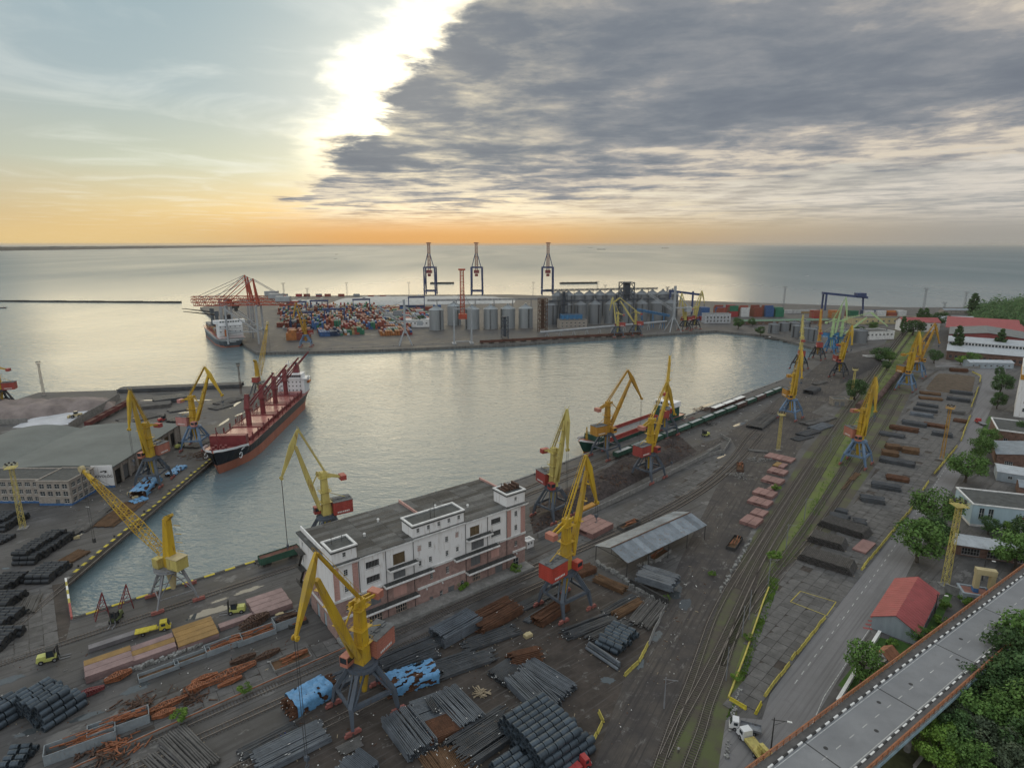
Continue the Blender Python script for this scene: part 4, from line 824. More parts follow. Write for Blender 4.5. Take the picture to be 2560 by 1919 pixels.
# open shed with a metal gable roof in the middle of the yard
def open_shed():
 o = g(1486, 1403); ang = R(38.3)
 E = empty('open_shed', (o.x, o.y, 0), ang, 'open-sided shed with patched blue-grey corrugated gable roof in the yard', 'shed')
 Lg, Wd, Hh, rg = 41.0, 13.6, 5.6, 2.1
 for x in (0.3, 10.4, 20.5, 30.6, 40.7):
  for y in (-0.3, -Wd + 0.3):
   mb = MB(); mb.cyl((x, y, 0), (x, y, Hh), 0.13, n=8); mb.build('post', M_rail, E)
  mb = MB(); mb.beam((x, -0.3, Hh), (x, -Wd / 2, Hh + rg - 0.15), 0.14); mb.beam((x, -Wd + 0.3, Hh), (x, -Wd / 2, Hh + rg - 0.15), 0.14); mb.beam((x, -0.3, Hh), (x, -Wd + 0.3, Hh), 0.12); mb.beam((x, -Wd / 2, Hh), (x, -Wd / 2, Hh + rg - 0.2), 0.1); mb.build('truss', M_rail, E)
 n = 17; w = Lg / n
 for s in (0, 1):
  mb = MB()
  for k in range(4): mb.beam((k * w / 4, 0, 0.05), (k * w / 4, -Wd / 2 - 0.4, 0.05), w / 8, 0.06)
  mb.box(0, w - 0.02, -Wd / 2 - 0.5, 0, -0.02, 0.02); me = mb.mesh('roof_sheet', mat('shed_sheet', (0.30, 0.34, 0.38), 0.5, 0.25, 0.2, 0.3, dirt=(0.24, 0.15, 0.10), per_obj=0.28))
  for k in range(n):
   q = mo('roof_sheet', me, E)
   tl = math.atan2(rg, Wd / 2)
   if s == 0: q.location = (k * w, -Wd / 2, Hh + rg + random.uniform(-.02, .03)); q.rotation_euler = (tl, 0, 0)
   else: q.location = ((k + 1) * w, -Wd / 2, Hh + rg + 0.02 + random.uniform(-.02, .03)); q.rotation_euler = (tl, 0, math.pi)
 mb = MB(); mb.beam((0, -Wd / 2, Hh + rg + 0.12), (Lg, -Wd / 2, Hh + rg + 0.12), 0.5, 0.1); mb.build('ridge_cap', mat('rusty_iron', (0, 0, 0)), E)
open_shed()
# right hand side
M_rhw = mat('blue_grey_wall', (0.33, 0.38, 0.42), 0.85, 0, 0.15, 0.5, streak=True)
o = g(2289, 1612); ra = R(45.8)
E_ = bldg('gatehouse with bright red pitched roof and pale blue gable beside the elevated road', (o.x, o.y, 0), R(45.8 + 90) - math.pi / 2, 25.0, 10.2, 3.6, M_rhw, M_redr, 'gatehouse', gable=2.6, ov=0.5, rows=[(2, 3.6, 1, 2.6), (8, 9.6, 1, 2.6), (14, 15.6, 1, 2.6)])
E_.location = (o.x, o.y, 0)
o = g(2483, 1310)
bldg('pale blue two-storey gym-like block with white corner piers near the tall trees', (o.x - 9.5, o.y - 1.0, 0), R(-18), 22.0, 16.0, 8.4, M_bluw, M_tar, rows=[(2.2, 3.8, 3.0, 7.2), (5.0, 6.6, 3.0, 7.2), (15.5, 17.2, 2.6, 3.3)], base=M_wht2, frame=M_frame)
o = g(2400, 1395)
bldg('low open workshop with long grey sheet roof behind the cream gate tower', (o.x, o.y + 3, 0), R(-22), 30, 9, 3.4, M_brk, M_wcor, gable=0.9, rows=[(2, 7, 0.4, 2.8), (9, 14, 0.4, 2.8), (16, 21, 0.4, 2.8)], pane=M_dark, frame=M_frameg)
o = g(2488, 1165)
bldg('brick workshop with blue-grey corrugated gable roof beside the trees', (o.x, o.y, 0), R(-34), 26, 22, 6.0, M_brk, M_corr, gable=2.2, ridge_x=False, rows=[(3, 6, 1.2, 3.2), (10, 13, 1.2, 3.2)], ov=0.6)
o = g(2488, 1110)
bldg('low flat-roofed annex with white coping below the tall white block', (o.x, o.y, 0), R(-32), 34, 26, 7.6, M_brk, M_tar, rows=grid(1, 33, 6, (2.2,), 1.6, 1.6), base=M_wht2, parapet=0.9)
bldg('tall white five-storey block with an orange band at the edge of the picture', (299, 344, 0), R(-40), 30, 36, 30, M_wht, M_tar, rows=grid(1.5, 29, 5, (3.5, 8.5, 13.5, 18.5), 2.0, 2.2), side={'l': grid(2, 34, 6, (3.5, 8.5, 13.5, 18.5), 1.8, 2.2)}, base=M_wht2)
mb = MB(); mb.box(-0.15, 30.2, -0.2, -0.004, 22.5, 25.5); mb.box(-0.2, -0.004, 0, 36, 22.5, 25.5); o_ = [q for q in bpy.data.objects if q.get('label', '').startswith('tall white five')][0]; mb.build('orange_band', M_horg, o_)
# long industrial hall with stepped roofs
def hall():  # y is stretched: the hall is about 230 m long
 o = g(2353, 898); E = empty('industrial_hall', (o.x + 4, o.y, 0), R(-36), 'long industrial hall with stepped white, grey and red sheet roofs', 'hall')
 Lx = 58.0; E.scale = (1, 1.9, 1)
 fr = lambda u, d, z: (u, d, z)
 ws = grid(1, Lx - 1, 14, (2.0,), 2.0, 2.4)
 mb = MB(); facade(mb, fr, 0, Lx, 0, 8.0, ws); mb.quad((0, 0, 0), (0, 120, 0), (0, 120, 8), (0, 0, 8)); mb.quad((Lx, 0, 0), (Lx, 120, 0), (Lx, 120, 8), (Lx, 0, 8)); mb.build('wall', M_brk, E)
 for h in ws: window(E, fr, h, 2, 2, M_frameg, M_glass)
 def slab(name, y0, z0, y1, z1, m, x0=-0.5, x1=Lx + 0.5):
  mb = MB(); mb.hexa([(x0, y0, z0), (x1, y0, z0), (x1, y1, z1), (x0, y1, z1), (x0, y0, z0 + 0.3), (x1, y0, z0 + 0.3), (x1, y1, z1 + 0.3), (x0, y1, z1 + 0.3)])
  for k in range(30): x = x0 + (x1 - x0) * (k + 0.5) / 30; mb.beam((x, y0, z0 + 0.33), (x, y1, z1 + 0.33), 0.2, 0.12)
  mb.build(name, m, E)
 slab('lower_roof', -0.6, 8.0, 14, 10.2, M_wcor)
 mb = MB(); cl = grid(0.5, Lx - 0.5, 24, (10.6,), 1.7, 1.9); m2 = lambda u, d, z: (u, d + 14, z); facade(mb, m2, 0, Lx, 10.2, 13.0, cl); mb.build('clerestory', M_wht2, E); cs_ = E.children[-1]
 mb = MB()
 for h in cl: mb.quad(m2(h[0], 0.2, h[2]), m2(h[1], 0.2, h[2]), m2(h[1], 0.2, h[3]), m2(h[0], 0.2, h[3]))
 mb.build('clerestory_glazing', M_glass, cs_); tag(E.children[-1].children[-1], kind='stuff')
 slab('middle_roof', 13.6, 13.0, 27, 15.0, M_wcor)
 mb = MB(); mb.poly([(0, 30, 14), (Lx, 30, 14), (Lx, 30, 16), (Lx / 2, 30, 19.5), (0, 30, 16)]); mb.poly([(0, 60, 14), (Lx, 60, 14), (Lx, 60, 16), (Lx / 2, 60, 19.5), (0, 60, 16)]); mb.build('gable_wall', M_redr, E)
 for s in (0, 1):
  mb = MB(); x0, x1 = (-0.5, Lx / 2) if s == 0 else (Lx / 2, Lx + 0.5); z0, z1 = (16, 19.5) if s == 0 else (19.5, 16)
  mb.hexa([(x0, 29, z0), (x1, 29, z1), (x1, 62, z1), (x0, 62, z0), (x0, 29, z0 + 0.3), (x1, 29, z1 + 0.3), (x1, 62, z1 + 0.3), (x0, 62, z0 + 0.3)]); mb.build('grey_roof', mat('hall_roof_grey', (0.19, 0.20, 0.20), 0.8, 0, 0.2, 0.2), E)
 slab('red_roof', 66, 14.5, 84, 18.5, M_redr, -4, Lx + 2); slab('red_roof', 88, 15.0, 106, 19.0, M_redr, -4, Lx + 2)
 mb = MB(); mb.box(-0.5, Lx, 62, 118, 8, 14.4); mb.build('rear_wall', M_brk, E)
hall()
o = g(2375, 905)
bldg('low white-roofed annex in front of the long industrial hall', (o.x - 2, o.y - 25, 0), R(-6), 34, 9, 4.6, M_rhw, M_wcor, gable=1.6, rows=grid(1, 33, 7, (1.4,), 1.6, 1.4))
o = g(2082, 1014)
bldg('small concrete switch hut with pale blue doors beside a round tree', (o.x, o.y, 0), R(-8), 9.0, 7.0, 4.2, mat('hut_block', (0.28, 0.25, 0.21), 0.9, 0, 0.25, 0.8), M_tar, 'hut', dr=[(1.0, 3.6, 0.2, 2.8), (4.4, 7.0, 0.2, 2.8)], cat='hut')
for c_ in bpy.data.objects[-1:]: pass
o = g(2167, 902)
bldg('low white flat-roofed hut beside the dark tree and the wagon line', (o.x, o.y, 0), R(-4), 19, 8, 3.6, M_wht2, M_conc, 'hut', rows=grid(1, 18, 4, (1.2,), 1.4, 1.2), cat='hut')
o = g(2255, 828)
bldg('white two-storey house with red hipped roof near the poplars', (o.x, o.y, 0), R(-8), 40, 18, 11, M_wht, M_redr, 'house', rows=grid(1, 39, 7, (2, 6.5), 2.0, 2.4), gable=4.5, ov=0.8, cat='house')
o = g(2163, 850)
bldg('white boat-shaped pavilion building by the end of the basin', (o.x, o.y, 0), R(12), 36, 22, 8.5, M_wht2, M_tar, 'pavilion', rows=grid(1, 35, 7, (4.4,), 2.4, 1.8), parapet=0.8)
o = g(2130, 810)
bldg('yellowish flat-roofed storehouse behind the white boat-shaped pavilion', (o.x, o.y, 0), R(2), 90, 20, 7.5, M_tan, M_tar, 'storehouse', rows=grid(2, 88, 12, (2.5,), 2.4, 2.2))
o = g(1762, 808)
bldg('little white and blue ornate terminal house by the far quay', (o.x, o.y, 0), R(4), 34, 12, 12, mat('stripe_white', (0.5, 0.52, 0.55), 0.8), M_tar, 'terminal_house', rows=grid(1, 33, 7, (1.5, 6), 2.2, 2.8))
o = g(1850, 812)
bldg('long low green-roofed store on the far quay behind the bushes', (o.x, o.y, 0), R(6), 120, 12, 4.2, M_brk, mat('green_roof', (0.15, 0.24, 0.17), 0.8, 0, 0.2, 0.3), 'store', gable=1.6, rows=grid(2, 118, 14, (1.2,), 2.6, 1.6))
# ------------------------------------------------------------------ portal cranes
def portal_crane(base, az, hinge, apex, tip, label, col=None, leg=None, house=None, yaw=38.0, zr=11.5, foot=(2.0, 14.5), top=26.0, cw=(-6.2, 24.3), hook=8.0, W=10.5, hz=0.0, detail=True, letters=None, cwcol=None, squat=1.0):
 col = col or M_yel; leg = leg or M_leg; house = house or M_red
 E = empty('portal_crane', (base[0], base[1], 0.0), 0, label, 'crane', 'portal cranes of the harbour')
 ya = R(yaw); a = R(az); ca, sa = math.cos(a), math.sin(a)
 D = Vector((ca, sa, 0)); S = Vector((-sa, ca, 0)); Z = Vector((0, 0, 1))
 P = lambda r, z, s=0.0: D * r + S * s + Z * z
 def Q(x, y, z): return Vector((x * math.cos(ya) - y * math.sin(ya), x * math.sin(ya) + y * math.cos(ya), z))
 h = W / 2
 for sx in (-1, 1):
  for sy in (-1, 1):
   b = MB()
   t = Q(sx * 1.9, sy * 1.9, zr); k = Q(sx * h * 0.93, sy * h * 0.78, zr * 0.46); f = Q(sx * h, sy * h, 1.15)
   b.beam(t, k, 0.75, 0.75, 0, 1.0, 1.0); b.beam(k + Z * 0.25, f, 1.0, 1.0, 0, 0.62, 0.62)
   b.beam(Q(sx * 0.4, sy * 2.2, zr), Q(sx * h * 0.75, sy * h * 0.80, zr * 0.50), 0.36)
   b.beam(Q(sx * 2.2, sy * 0.4, zr), Q(sx * h * 0.93, sy * h * 0.45, zr * 0.46), 0.36)
   b.build('leg', leg, E)
   g_ = MB()
   for q in (-1.0, 1.0):
    c = Q(sx * h + q * 1.05, sy * h, 0)
    g_.beam(Q(sx * h + q * 1.05 - 0.8, sy * h, 0.55), Q(sx * h + q * 1.05 + 0.8, sy * h, 0.55), 0.5, 0.55)
    for w in (-0.45, 0.45): g_.cyl(Q(sx * h + q * 1.05 + w, sy * h - 0.16, 0.42), Q(sx * h + q * 1.05 + w, sy * h + 0.16, 0.42), 0.34, n=10)
   g_.beam(Q(sx * h - 1.5, sy * h, 1.05), Q(sx * h + 1.5, sy * h, 1.05), 0.55, 0.45)
   g_.build('bogie', M_bog, E)
 for sy in (-1, 1):
  b = MB(); b.beam(Q(-h * 0.93, sy * h * 0.78, zr * 0.46), Q(h * 0.93, sy * h * 0.78, zr * 0.46), 0.8, 0.9); b.build('sill_beam', leg, E)
 for sx in (-1, 1):
  b = MB(); b.beam(Q(sx * h * 0.93, -h * 0.78, zr * 0.46), Q(sx * h * 0.93, h * 0.78, zr * 0.46), 0.55, 0.7); b.build('cross_beam', leg, E)
 b = MB(); b.cyl((0, 0, zr - 0.35), (0, 0, zr + 0.35), 3.3, n=24); b.cyl((0, 0, zr + 0.35), (0, 0, zr + 0.75), 2.5, n=24); b.build('slewing_ring', leg, E)
 b = MB(); b.cyl((0, 0, zr - 0.35), (0, 0, zr * 0.42), 1.5, 0.55, n=12); b.build('king_pin', col, E)
 # upper works
 b = MB(); b.beam((0, 0, zr + 0.7), (0, 0, top), 2.5, 2.7, 0, 1.7, 1.8, up=D); b.beam(P(-1.3, zr + 0.7), P(-0.5, zr + 7), 1.0, 1.9, 0, 0.5, 1.2, up=D)
 b.build('tower', col, E)
 for zz in (zr + 5.2, zr + 9.0, top - 0.6):
  b = MB(); b.obox(P(0, 0), D, 3.7, 3.5, zz, zz + 0.08)
  for s in (-1.7, 1.7):
   b.beam(P(-1.8, zz + 1.05, s), P(1.8, zz + 1.05, s), 0.06)
   for r in (-1.8, 0, 1.8): b.beam(P(r, zz, s), P(r, zz + 1.05, s), 0.06)
  for r in (-1.8, 1.8): b.beam(P(r, zz + 1.05, -1.7), P(r, zz + 1.05, 1.7), 0.06)
  b.build('walkway', col, E)
 hm, ap, tp = P(*hinge), P(*apex), P(*tip); ft = P(*foot)
 ax = (hm - ft).normalized(); mid = ft.lerp(hm, 0.28)
 b = MB()
 for s in (-1, 1): b.beam(ft + S * s * 0.85, mid + S * s * 0.35, 0.45, 0.9, 0, 0.7, 1.5, up=D)
 b.beam(mid, ft.lerp(hm, 0.5), 1.3, 1.55, 0, 1.25, 1.6, up=D); b.beam(ft.lerp(hm, 0.5), hm, 1.25, 1.6, 0, 0.85, 0.95, up=D)
 nrm = ax.cross(S).normalized()
 for k in (0.42, 0.66, 0.86):                      # side platforms
  q = ft.lerp(hm, k); b.beam(q - S * 1.9, q + S * 0.2, 0.9, 0.07, 0); b.beam(q - S * 1.9 + Z * 1.0, q - S * 0.6 + Z * 1.0, 0.06); b.beam(q - S * 1.9, q - S * 1.9 + Z * 1.0, 0.06)
 b.build('boom', col, E)
 b = MB(); fx = (tp - ap).normalized(); k = (hm - ap).dot(fx); hp = ap + fx * k; 
 b.beam(ap, hp, 0.55, 0.7, 0, 1.15, 1.9, up=D); b.beam(hp, hp.lerp(tp, 0.3), 1.15, 1.9, 0, 1.0, 1.5, up=D); b.beam(hp.lerp(tp, 0.3), tp, 1.0, 1.5, 0, 0.5, 0.5, up=D)
 b.build('fly_jib', col, E)
 b = MB()
 for s in (-0.45, 0.45): b.cyl(tp + S * (s - 0.14), tp + S * (s + 0.14), 0.55, n=14)
 b.beam(tp - S * 0.9, tp + S * 0.9, 0.25); b.build('jib_sheave', col, E)
 tt = P(-0.6, top + 0.9)
 b = MB()
 for s in (-0.55, 0.55): b.beam(tt + S * s, ap + S * s * 0.5, 0.30, 0.42)
 n_ = 12
 for k in range(n_ + 1):
  q = tt.lerp(ap, k / n_); b.beam(q - S * 0.6, q + S * 0.6, 0.1)
 b.beam(tt - S * 1.1 + Z * 0.9, ap - S * 0.7 + Z * 0.9, 0.07); b.beam(tt + S * 1.1 + Z * 0.9, ap + S * 0.7 + Z * 0.9, 0.07)
 for k in range(0, n_ + 1, 2):
  q = tt.lerp(ap, k / n_)
  for s in (-0.95, 0.95): b.beam(q + S * s, q + S * s + Z * 0.95, 0.06)
 b.build('tie_bar', col, E)
 c_ = P(*cw)
 b = MB(); pv = P(0.6, top + 0.5)
 for s in (-0.75, 0.75): b.beam(pv + D * 1.6 + Z * 0.5 + S * s, c_ + S * s * 0.8, 0.35, 1.1, 0, 0.3, 0.5, up=Z)
 b.obox(P(0, 0), D, 1.9, 2.0, top, top + 1.3)
 b.beam(pv + D * 1.4 + Z * 0.3, ft.lerp(hm, 0.36), 0.3, 0.3)
 b.build('counterweight_arm', col, E)
 b = MB(); cx = Vector((c_.x, c_.y, 0)); b.obox(cx, D, 1.9, 3.0, c_.z - 0.9, c_.z + 0.75); b.build('counterweight', cwcol or house, E)
 # machinery house
 hx = P(-5.2, 0); z0, z1 = zr + 0.55 + hz, zr + 5.0 + hz
 b = MB(); b.obox(hx, D, 6.4, 4.8, z0, z1); b.build('machinery_house', house, E); mh = E.children[-1]
 b = MB()
 for k in range(6):
  zz = z0 + 0.45 + k * 0.66
  b.obox(hx, D, 6.5, 4.9, zz, zz + 0.2)
 b.build('cladding_rib', house, mh)
 b = MB(); b.obox(hx, D, 6.7, 5.1, z1, z1 + 0.14)
 for r in (-1.8, 0.4, 2.2): b.obox(hx + D * r, D, 1.3, 1.6, z1 + 0.14, z1 + 0.34)
 b.beam(hx - D * 3.2 + Z * (z1 + 0.35), hx + D * 3.2 + Z * (z1 + 0.35), 0.25); b.build('house_roof', M_roofg, mh)
 if detail:
  for s in (-1, 1):
   b = MB()
   for q in range(7):
    w = 0.42 if q % 3 else 0.34
    p0 = hx + D * (1.9 - q * 0.6) * s + S * s * 2.47
    b.obox(p0, D, w, 0.02, z0 + 0.62, z0 + 1.15)
    if q % 2: b.obox(p0, D, 0.1, 0.04, z0 + 0.75, z0 + 1.02)
   b.build('painted_lettering', M_white, mh)
 b = MB(); cb = P(2.2, 0, -2.3); b.obox(cb, D, 2.4, 2.0, zr + 0.8, zr + 3.2); b.build('operator_cab', house, E); cabo = E.children[-1]
 b = MB(); b.obox(cb + D * 1.22, D, 0.06, 1.7, zr + 1.7, zr + 3.0); b.obox(cb - S * 1.02, D, 1.9, 0.06, zr + 1.8, zr + 2.9); b.obox(cb + S * 1.02, D, 1.9, 0.06, zr + 1.8, zr + 2.9); b.build('cab_window', M_glass, cabo)
 b = MB(); b.beam(P(-7.5, z1), P(-0.8, top - 6), 0.16); b.build('house_stay', col, E)
 b = MB(); zb = hook
 for s in (-0.3, 0.3): b.cyl(tp + S * s, Vector((tp.x, tp.y, zb)) + S * s, 0.06, n=5)
 b.build('hoist_rope', M_rope, E)
 b = MB(); b.obox((tp.x, tp.y), D, 0.6, 0.9, zb - 0.9, zb); b.cyl((tp.x, tp.y, zb - 0.9), (tp.x, tp.y, zb - 1.7), 0.18, 0.1, n=8)
 for k in range(8):
  t0, t1 = k * 0.6, (k + 1) * 0.6
  b.beam((tp.x + D.x * 0.45 * math.sin(t0), tp.y + D.y * 0.45 * math.sin(t0), zb - 2.15 + 0.45 * math.cos(t0)), (tp.x + D.x * 0.45 * math.sin(t1), tp.y + D.y * 0.45 * math.sin(t1), zb - 2.15 + 0.45 * math.cos(t1)), 0.14)
 b.build('hook_block', M_leg, E)
 return E
PC = portal_crane
PC((-32.3, 112.8), 245, (11.3, 38.0), (10.9, 43.4), (17.7, 29.6), 'bright yellow portal crane with salmon machinery house in front of the pink and white warehouse', house=M_sal, cw=(-5.5, 25.6), hook=3.5, cwcol=M_sal)
PC((-62.0, 185.3), 213, (8.0, 37.5), (6.9, 42.9), (13.1, 27.9), 'faded yellow portal crane with dark red house standing behind the warehouse, jib over the water', col=M_yel2, hook=5.0, yaw=39)
PC((-153.5, 241.2), 258, (5.0, 38.4), (5.6, 42.4), (8.6, 26.8), 'bright yellow portal crane above blue tarpaulins beside the grey-roofed shed', house=M_sal, yaw=94, cwcol=M_red, hook=14)
PC((-158.6, 286.8), 345, (12.0, 38.0), (10.5, 42.3), (18.7, 28.7), 'yellow portal crane with pale pink house on the pier beside the bulk carrier bow', house=mat('house_pale_pink', (0.52, 0.24, 0.22), 0.6, 0, 0.15, 0.5, streak=True), leg=M_legb, yaw=94, hook=26)
PC((15.4, 209.3), 300, (6.8, 39.3), (7.8, 43.8), (8.6, 29.0), 'faded pale yellow portal crane with dark red house, just right of the white warehouse', col=M_yel2, yaw=44, hook=9)
PC((14.9, 150.9), 45, (8.2, 38.8), (7.6, 43.5), (13.4, 27.7), 'bright yellow portal crane with big red house over rusty bar stacks by the warehouse corner', yaw=38, foot=(2.4, 15.5), hook=24, cwcol=M_sal, house=mat('house_bright_red', (0.46, 0.07, 0.05), 0.55, 0, 0.15, 0.5, streak=True))
PC((45.5, 275.1), 33, (14.4, 36.6), (12.0, 41.2), (22.1, 25.7), 'orange-yellow portal crane with orange house and outstretched jib over the green coaster', col=M_ora, house=M_horg, yaw=44, cwcol=M_sal, hook=3)
PC((59.7, 247.0), 39, (10.6, 37.4), (9.4, 41.9), (16.5, 26.2), 'yellow portal crane with red house straddling the fenced heap of dark scrap', yaw=44, cwcol=M_sal, hook=4)
PC((81.6, 307.5), 72, (9.0, 37.0), (10.0, 41.6), (15.5, 27.0), 'yellow portal crane with red house beyond the green coaster, boom pointing away', col=M_yel, yaw=44, hook=20)
PC((164.0, 340.2), 270, (4.2, 38.4), (4.8, 42.6), (8.6, 26.2), 'yellow portal crane with orange house and blue legs near the timber and scrap piles', house=M_horg, leg=M_legb, yaw=44, hook=24)
PC((236.0, 483.6), 72, (8.0, 38.0), (9.0, 43.4), (14.0, 28.6), 'pale yellow portal crane with crimson house at the water edge behind another crane', col=M_yel2, leg=M_legk, yaw=44, hook=26)
PC((271.7, 525.8), 70, (7.6, 38.6), (8.6, 43.8), (13.6, 28.6), 'ochre portal crane with red house standing next to the blue-legged green cranes', col=M_ora, leg=M_legk, yaw=44, house=M_red, hook=26)
PC((251.9, 451.6), 268, (8.6, 36.6), (9.9, 41.6), (12.6, 27.7), 'deep yellow portal crane with bright red house and dark legs beyond the gatehouse', leg=M_legk, yaw=44, hook=24)
PC((276.8, 410.0), 280, (3.6, 38.0), (4.0, 42.2), (7.6, 27.0), 'yellow portal crane with orange house, front one of the pair astride the grassy tracks', house=M_horg, leg=M_legb, yaw=45, hook=24)
PC((312.4, 453.0), 15, (10.4, 36.6), (10.3, 41.2), (17.4, 26.0), 'ochre portal crane with jib bent right, rear one of the pair astride the grassy tracks', col=M_ora, house=M_horg, leg=M_legb, yaw=45, hook=24)
PC((160.6, 264.2), 275, (4.2, 38.6), (5.0, 42.8), (7.6, 27.7), 'yellow portal crane with salmon house and blue legs over the tracks beside the slab yard', house=M_sal, leg=M_legb, yaw=45, hook=26)
PC((296.8, 551.8), 320, (5.0, 46.0), (7.6, 53.0), (10.5, 33.0), 'tall light green crane on blue legs with raised jib beyond the basin end', col=M_grn, leg=M_blu, house=M_blu, yaw=44, zr=15, foot=(2.6, 20), top=32, cw=(-6.2, 29), hook=29, cwcol=M_grn)
PC((311.1, 562.4), 335, (19.0, 34.0), (22.0, 38.5), (36.0, 27.0), 'light green crane on blue legs with jib lowered far out over white silos', col=M_grn, leg=M_blu, house=M_blu, yaw=44, zr=14, foot=(2.6, 18), top=30, cw=(-7.5, 28), hook=24, cwcol=M_grn)
PC((116.4, 658.4), 171, (5.5, 39.0), (6.5, 43.6), (9.2, 29.7), 'pale yellow portal crane with red house before the grey silo block, left one of two', col=M_yel2, yaw=11, hook=26)
PC((138.7, 670.3), 150, (19.0, 37.5), (20.0, 41.2), (30.0, 33.0), 'pale yellow portal crane with red house and long jib before the grey silo block', col=M_yel2, yaw=11, hook=30)
PC((204.9, 708.8), 200, (6.0, 38.6), (7.0, 44.6), (9.5, 29.0), 'pale yellow portal crane beside the grey ship loader, nearer one of two', col=M_yel2, yaw=11, leg=M_legk, hook=27)
PC((220.4, 722.7), 33, (9.1, 40.7), (9.3, 45.4), (15.5, 30.9), 'pale yellow portal crane leaning right beside the striped container stacks', col=M_yel2, yaw=11, leg=M_legk, hook=28)
PC((-206.2, 594.4), 240, (7.8, 39.1), (8.2, 44.5), (13.6, 29.9), 'orange portal crane with red house and pale blue legs at the container terminal quay', col=M_ora, leg=M_legb, yaw=11, hook=27)
PC((-318, 362), 200, (6, 38), (7, 43), (13, 28), 'red and yellow portal crane with dark legs at the outer edge of the left pier', leg=M_legk, yaw=150, cwcol=M_red, hook=24)
# lattice-boom cranes
def lattice_crane(base, az, foot, tip, top, label, yaw, house, leg):
 E = empty('lattice_crane', (base[0], base[1], 0), 0, label, 'crane', 'portal cranes of the harbour')
 ya = R(yaw); a = R(az); D = Vector((math.cos(a), math.sin(a), 0)); S = Vector((-D.y, D.x, 0)); Z = Vector((0, 0, 1))
 P = lambda r, z, s=0.0: D * r + S * s + Z * z
 def Q(x, y, z): return Vector((x * math.cos(ya) - y * math.sin(ya), x * math.sin(ya) + y * math.cos(ya), z))
 for sx in (-1, 1):
  for sy in (-1, 1):
   b = MB(); f = Q(sx * 5.2, sy * 5.2, 1.0)
   b.beam(Q(sx * 2.2, sy * 2.2, 10.2), f, 0.55, 0.55, 0, 0.4, 0.4); b.beam(Q(-sx * 0.6, sy * 2.3, 10.2), Q(sx * 4.4, sy * 4.4, 3.4), 0.22)
   b.beam(Q(sx * 2.3, -sy * 0.6, 10.2), Q(sx * 4.4, sy * 4.4, 3.4), 0.22); b.build('leg', leg, E)
   b = MB(); b.beam(Q(sx * 5.2 - 1.6, sy * 5.2, 0.65), Q(sx * 5.2 + 1.6, sy * 5.2, 0.65), 0.6, 0.9); b.build('bogie', M_bog, E)
 for sx in (-1, 1):
  b = MB(); b.beam(Q(sx * 4.4, -4.4, 3.4), Q(sx * 4.4, 4.4, 3.4), 0.25); b.beam(Q(-4.4, sx * 4.4, 3.4), Q(4.4, sx * 4.4, 3.4), 0.25); b.build('brace', leg, E)
 b = MB(); b.cyl((0, 0, 9.9), (0, 0, 10.6), 3.6, n=24)
 for k in range(20):
  t = k * math.pi / 10; b.beam((4.2 * math.cos(t), 4.2 * math.sin(t), 10.3), (4.2 * math.cos(t), 4.2 * math.sin(t), 11.4), 0.06)
  u = t + math.pi / 10; b.beam((4.2 * math.cos(t), 4.2 * math.sin(t), 11.4), (4.2 * math.cos(u), 4.2 * math.sin(u), 11.4), 0.06)
 b.cyl((0, 0, 10.15), (0, 0, 10.3), 4.3, n=24); b.build('slewing_ring', M_legg, E)
 b = MB(); b.cyl((0, 0, 9.9), (0, 0, 3.5), 1.6, 0.6, n=12); b.build('king_pin', M_tan, E)
 b = MB(); b.beam((0, 0, 10.5), P(-1.2, top), 2.4, 3.0, 0, 1.6, 1.5, up=D); b.beam(P(-1.2, top), P(-3.6, top + 1.6), 1.4, 1.6, 0, 1.0, 0.7, up=D)
 for k in range(4): b.beam(P(-1.5, 15 + k * 2.6, -1.6), P(-4.2, 15.4 + k * 2.6, -1.6), 0.12)
 b.build('tower', M_yel, E)
 b = MB(); b.obox(P(-3.2, 0), D, 4.2, 3.6, 10.8, 14.2); b.build('machinery_house', house, E); mh = E.children[-1]
 b = MB(); b.obox(P(-3.2, 0), D, 4.5, 3.9, 14.2, 14.35); b.build('house_roof', M_tan, mh)
 b = MB(); b.obox(P(2.2, 0, 1.8), D, 2.4, 2.2, 10.8, 13.6); b.build('operator_cab', house, E); cc = E.children[-1]
 b = MB(); b.obox(P(3.44, 0, 1.8), D, 0.06, 1.9, 11.8, 13.3); b.build('cab_window', M_glass, cc)
 ft, tp = P(*foot), P(*tip); b = MB(); m1 = ft.lerp(tp, 0.30); m2 = ft.lerp(tp, 0.86)
 b.lattice(ft, m1, 2.4, 0.8, 7, 0.16, 0, 2.6, 2.5, 0.1); b.lattice(m1, m2, 2.6, 2.5, 16, 0.16, 0, 1.2, 1.1, 0.1); b.beam(m2, tp, 1.1, 1.1, 0, 0.6, 0.8)
 b.build('boom', M_yel, E); bo = E.children[-1]
 b = MB(); b.cyl(tp - S * 0.6, tp + S * 0.6, 0.95, n=16); b.cyl(tp + D * -2.4 + Z * -0.6 - S * 0.3, tp + D * 1.0 + Z * -1.4 - S * 0.3, 0.45, 0.5, n=10); b.build('boom_head', M_tan, bo)
 b = MB()
 for s in (-0.7, 0.7): b.cyl(P(-3.2, top + 1.4, s), ft.lerp(tp, 0.9) + S * s * 0.6, 0.06, n=5)
 b.build('luffing_rope', M_rope, E)
 b = MB()
 for s in (-0.3, 0.3): b.cyl(tp + S * s, Vector((tp.x, tp.y, 12)) + S * s, 0.05, n=5)
 b.obox((tp.x, tp.y), D, 0.7, 0.7, 10.6, 12); b.build('hoist_rope', M_rope, E)
 return E
lattice_crane((-97.5, 155.0), 156, (2.0, 14.2), (34.0, 34.6), 25.5, 'yellow lattice-boom crane on grey tubular legs at the basin corner', 39, M_yel2, M_legg)
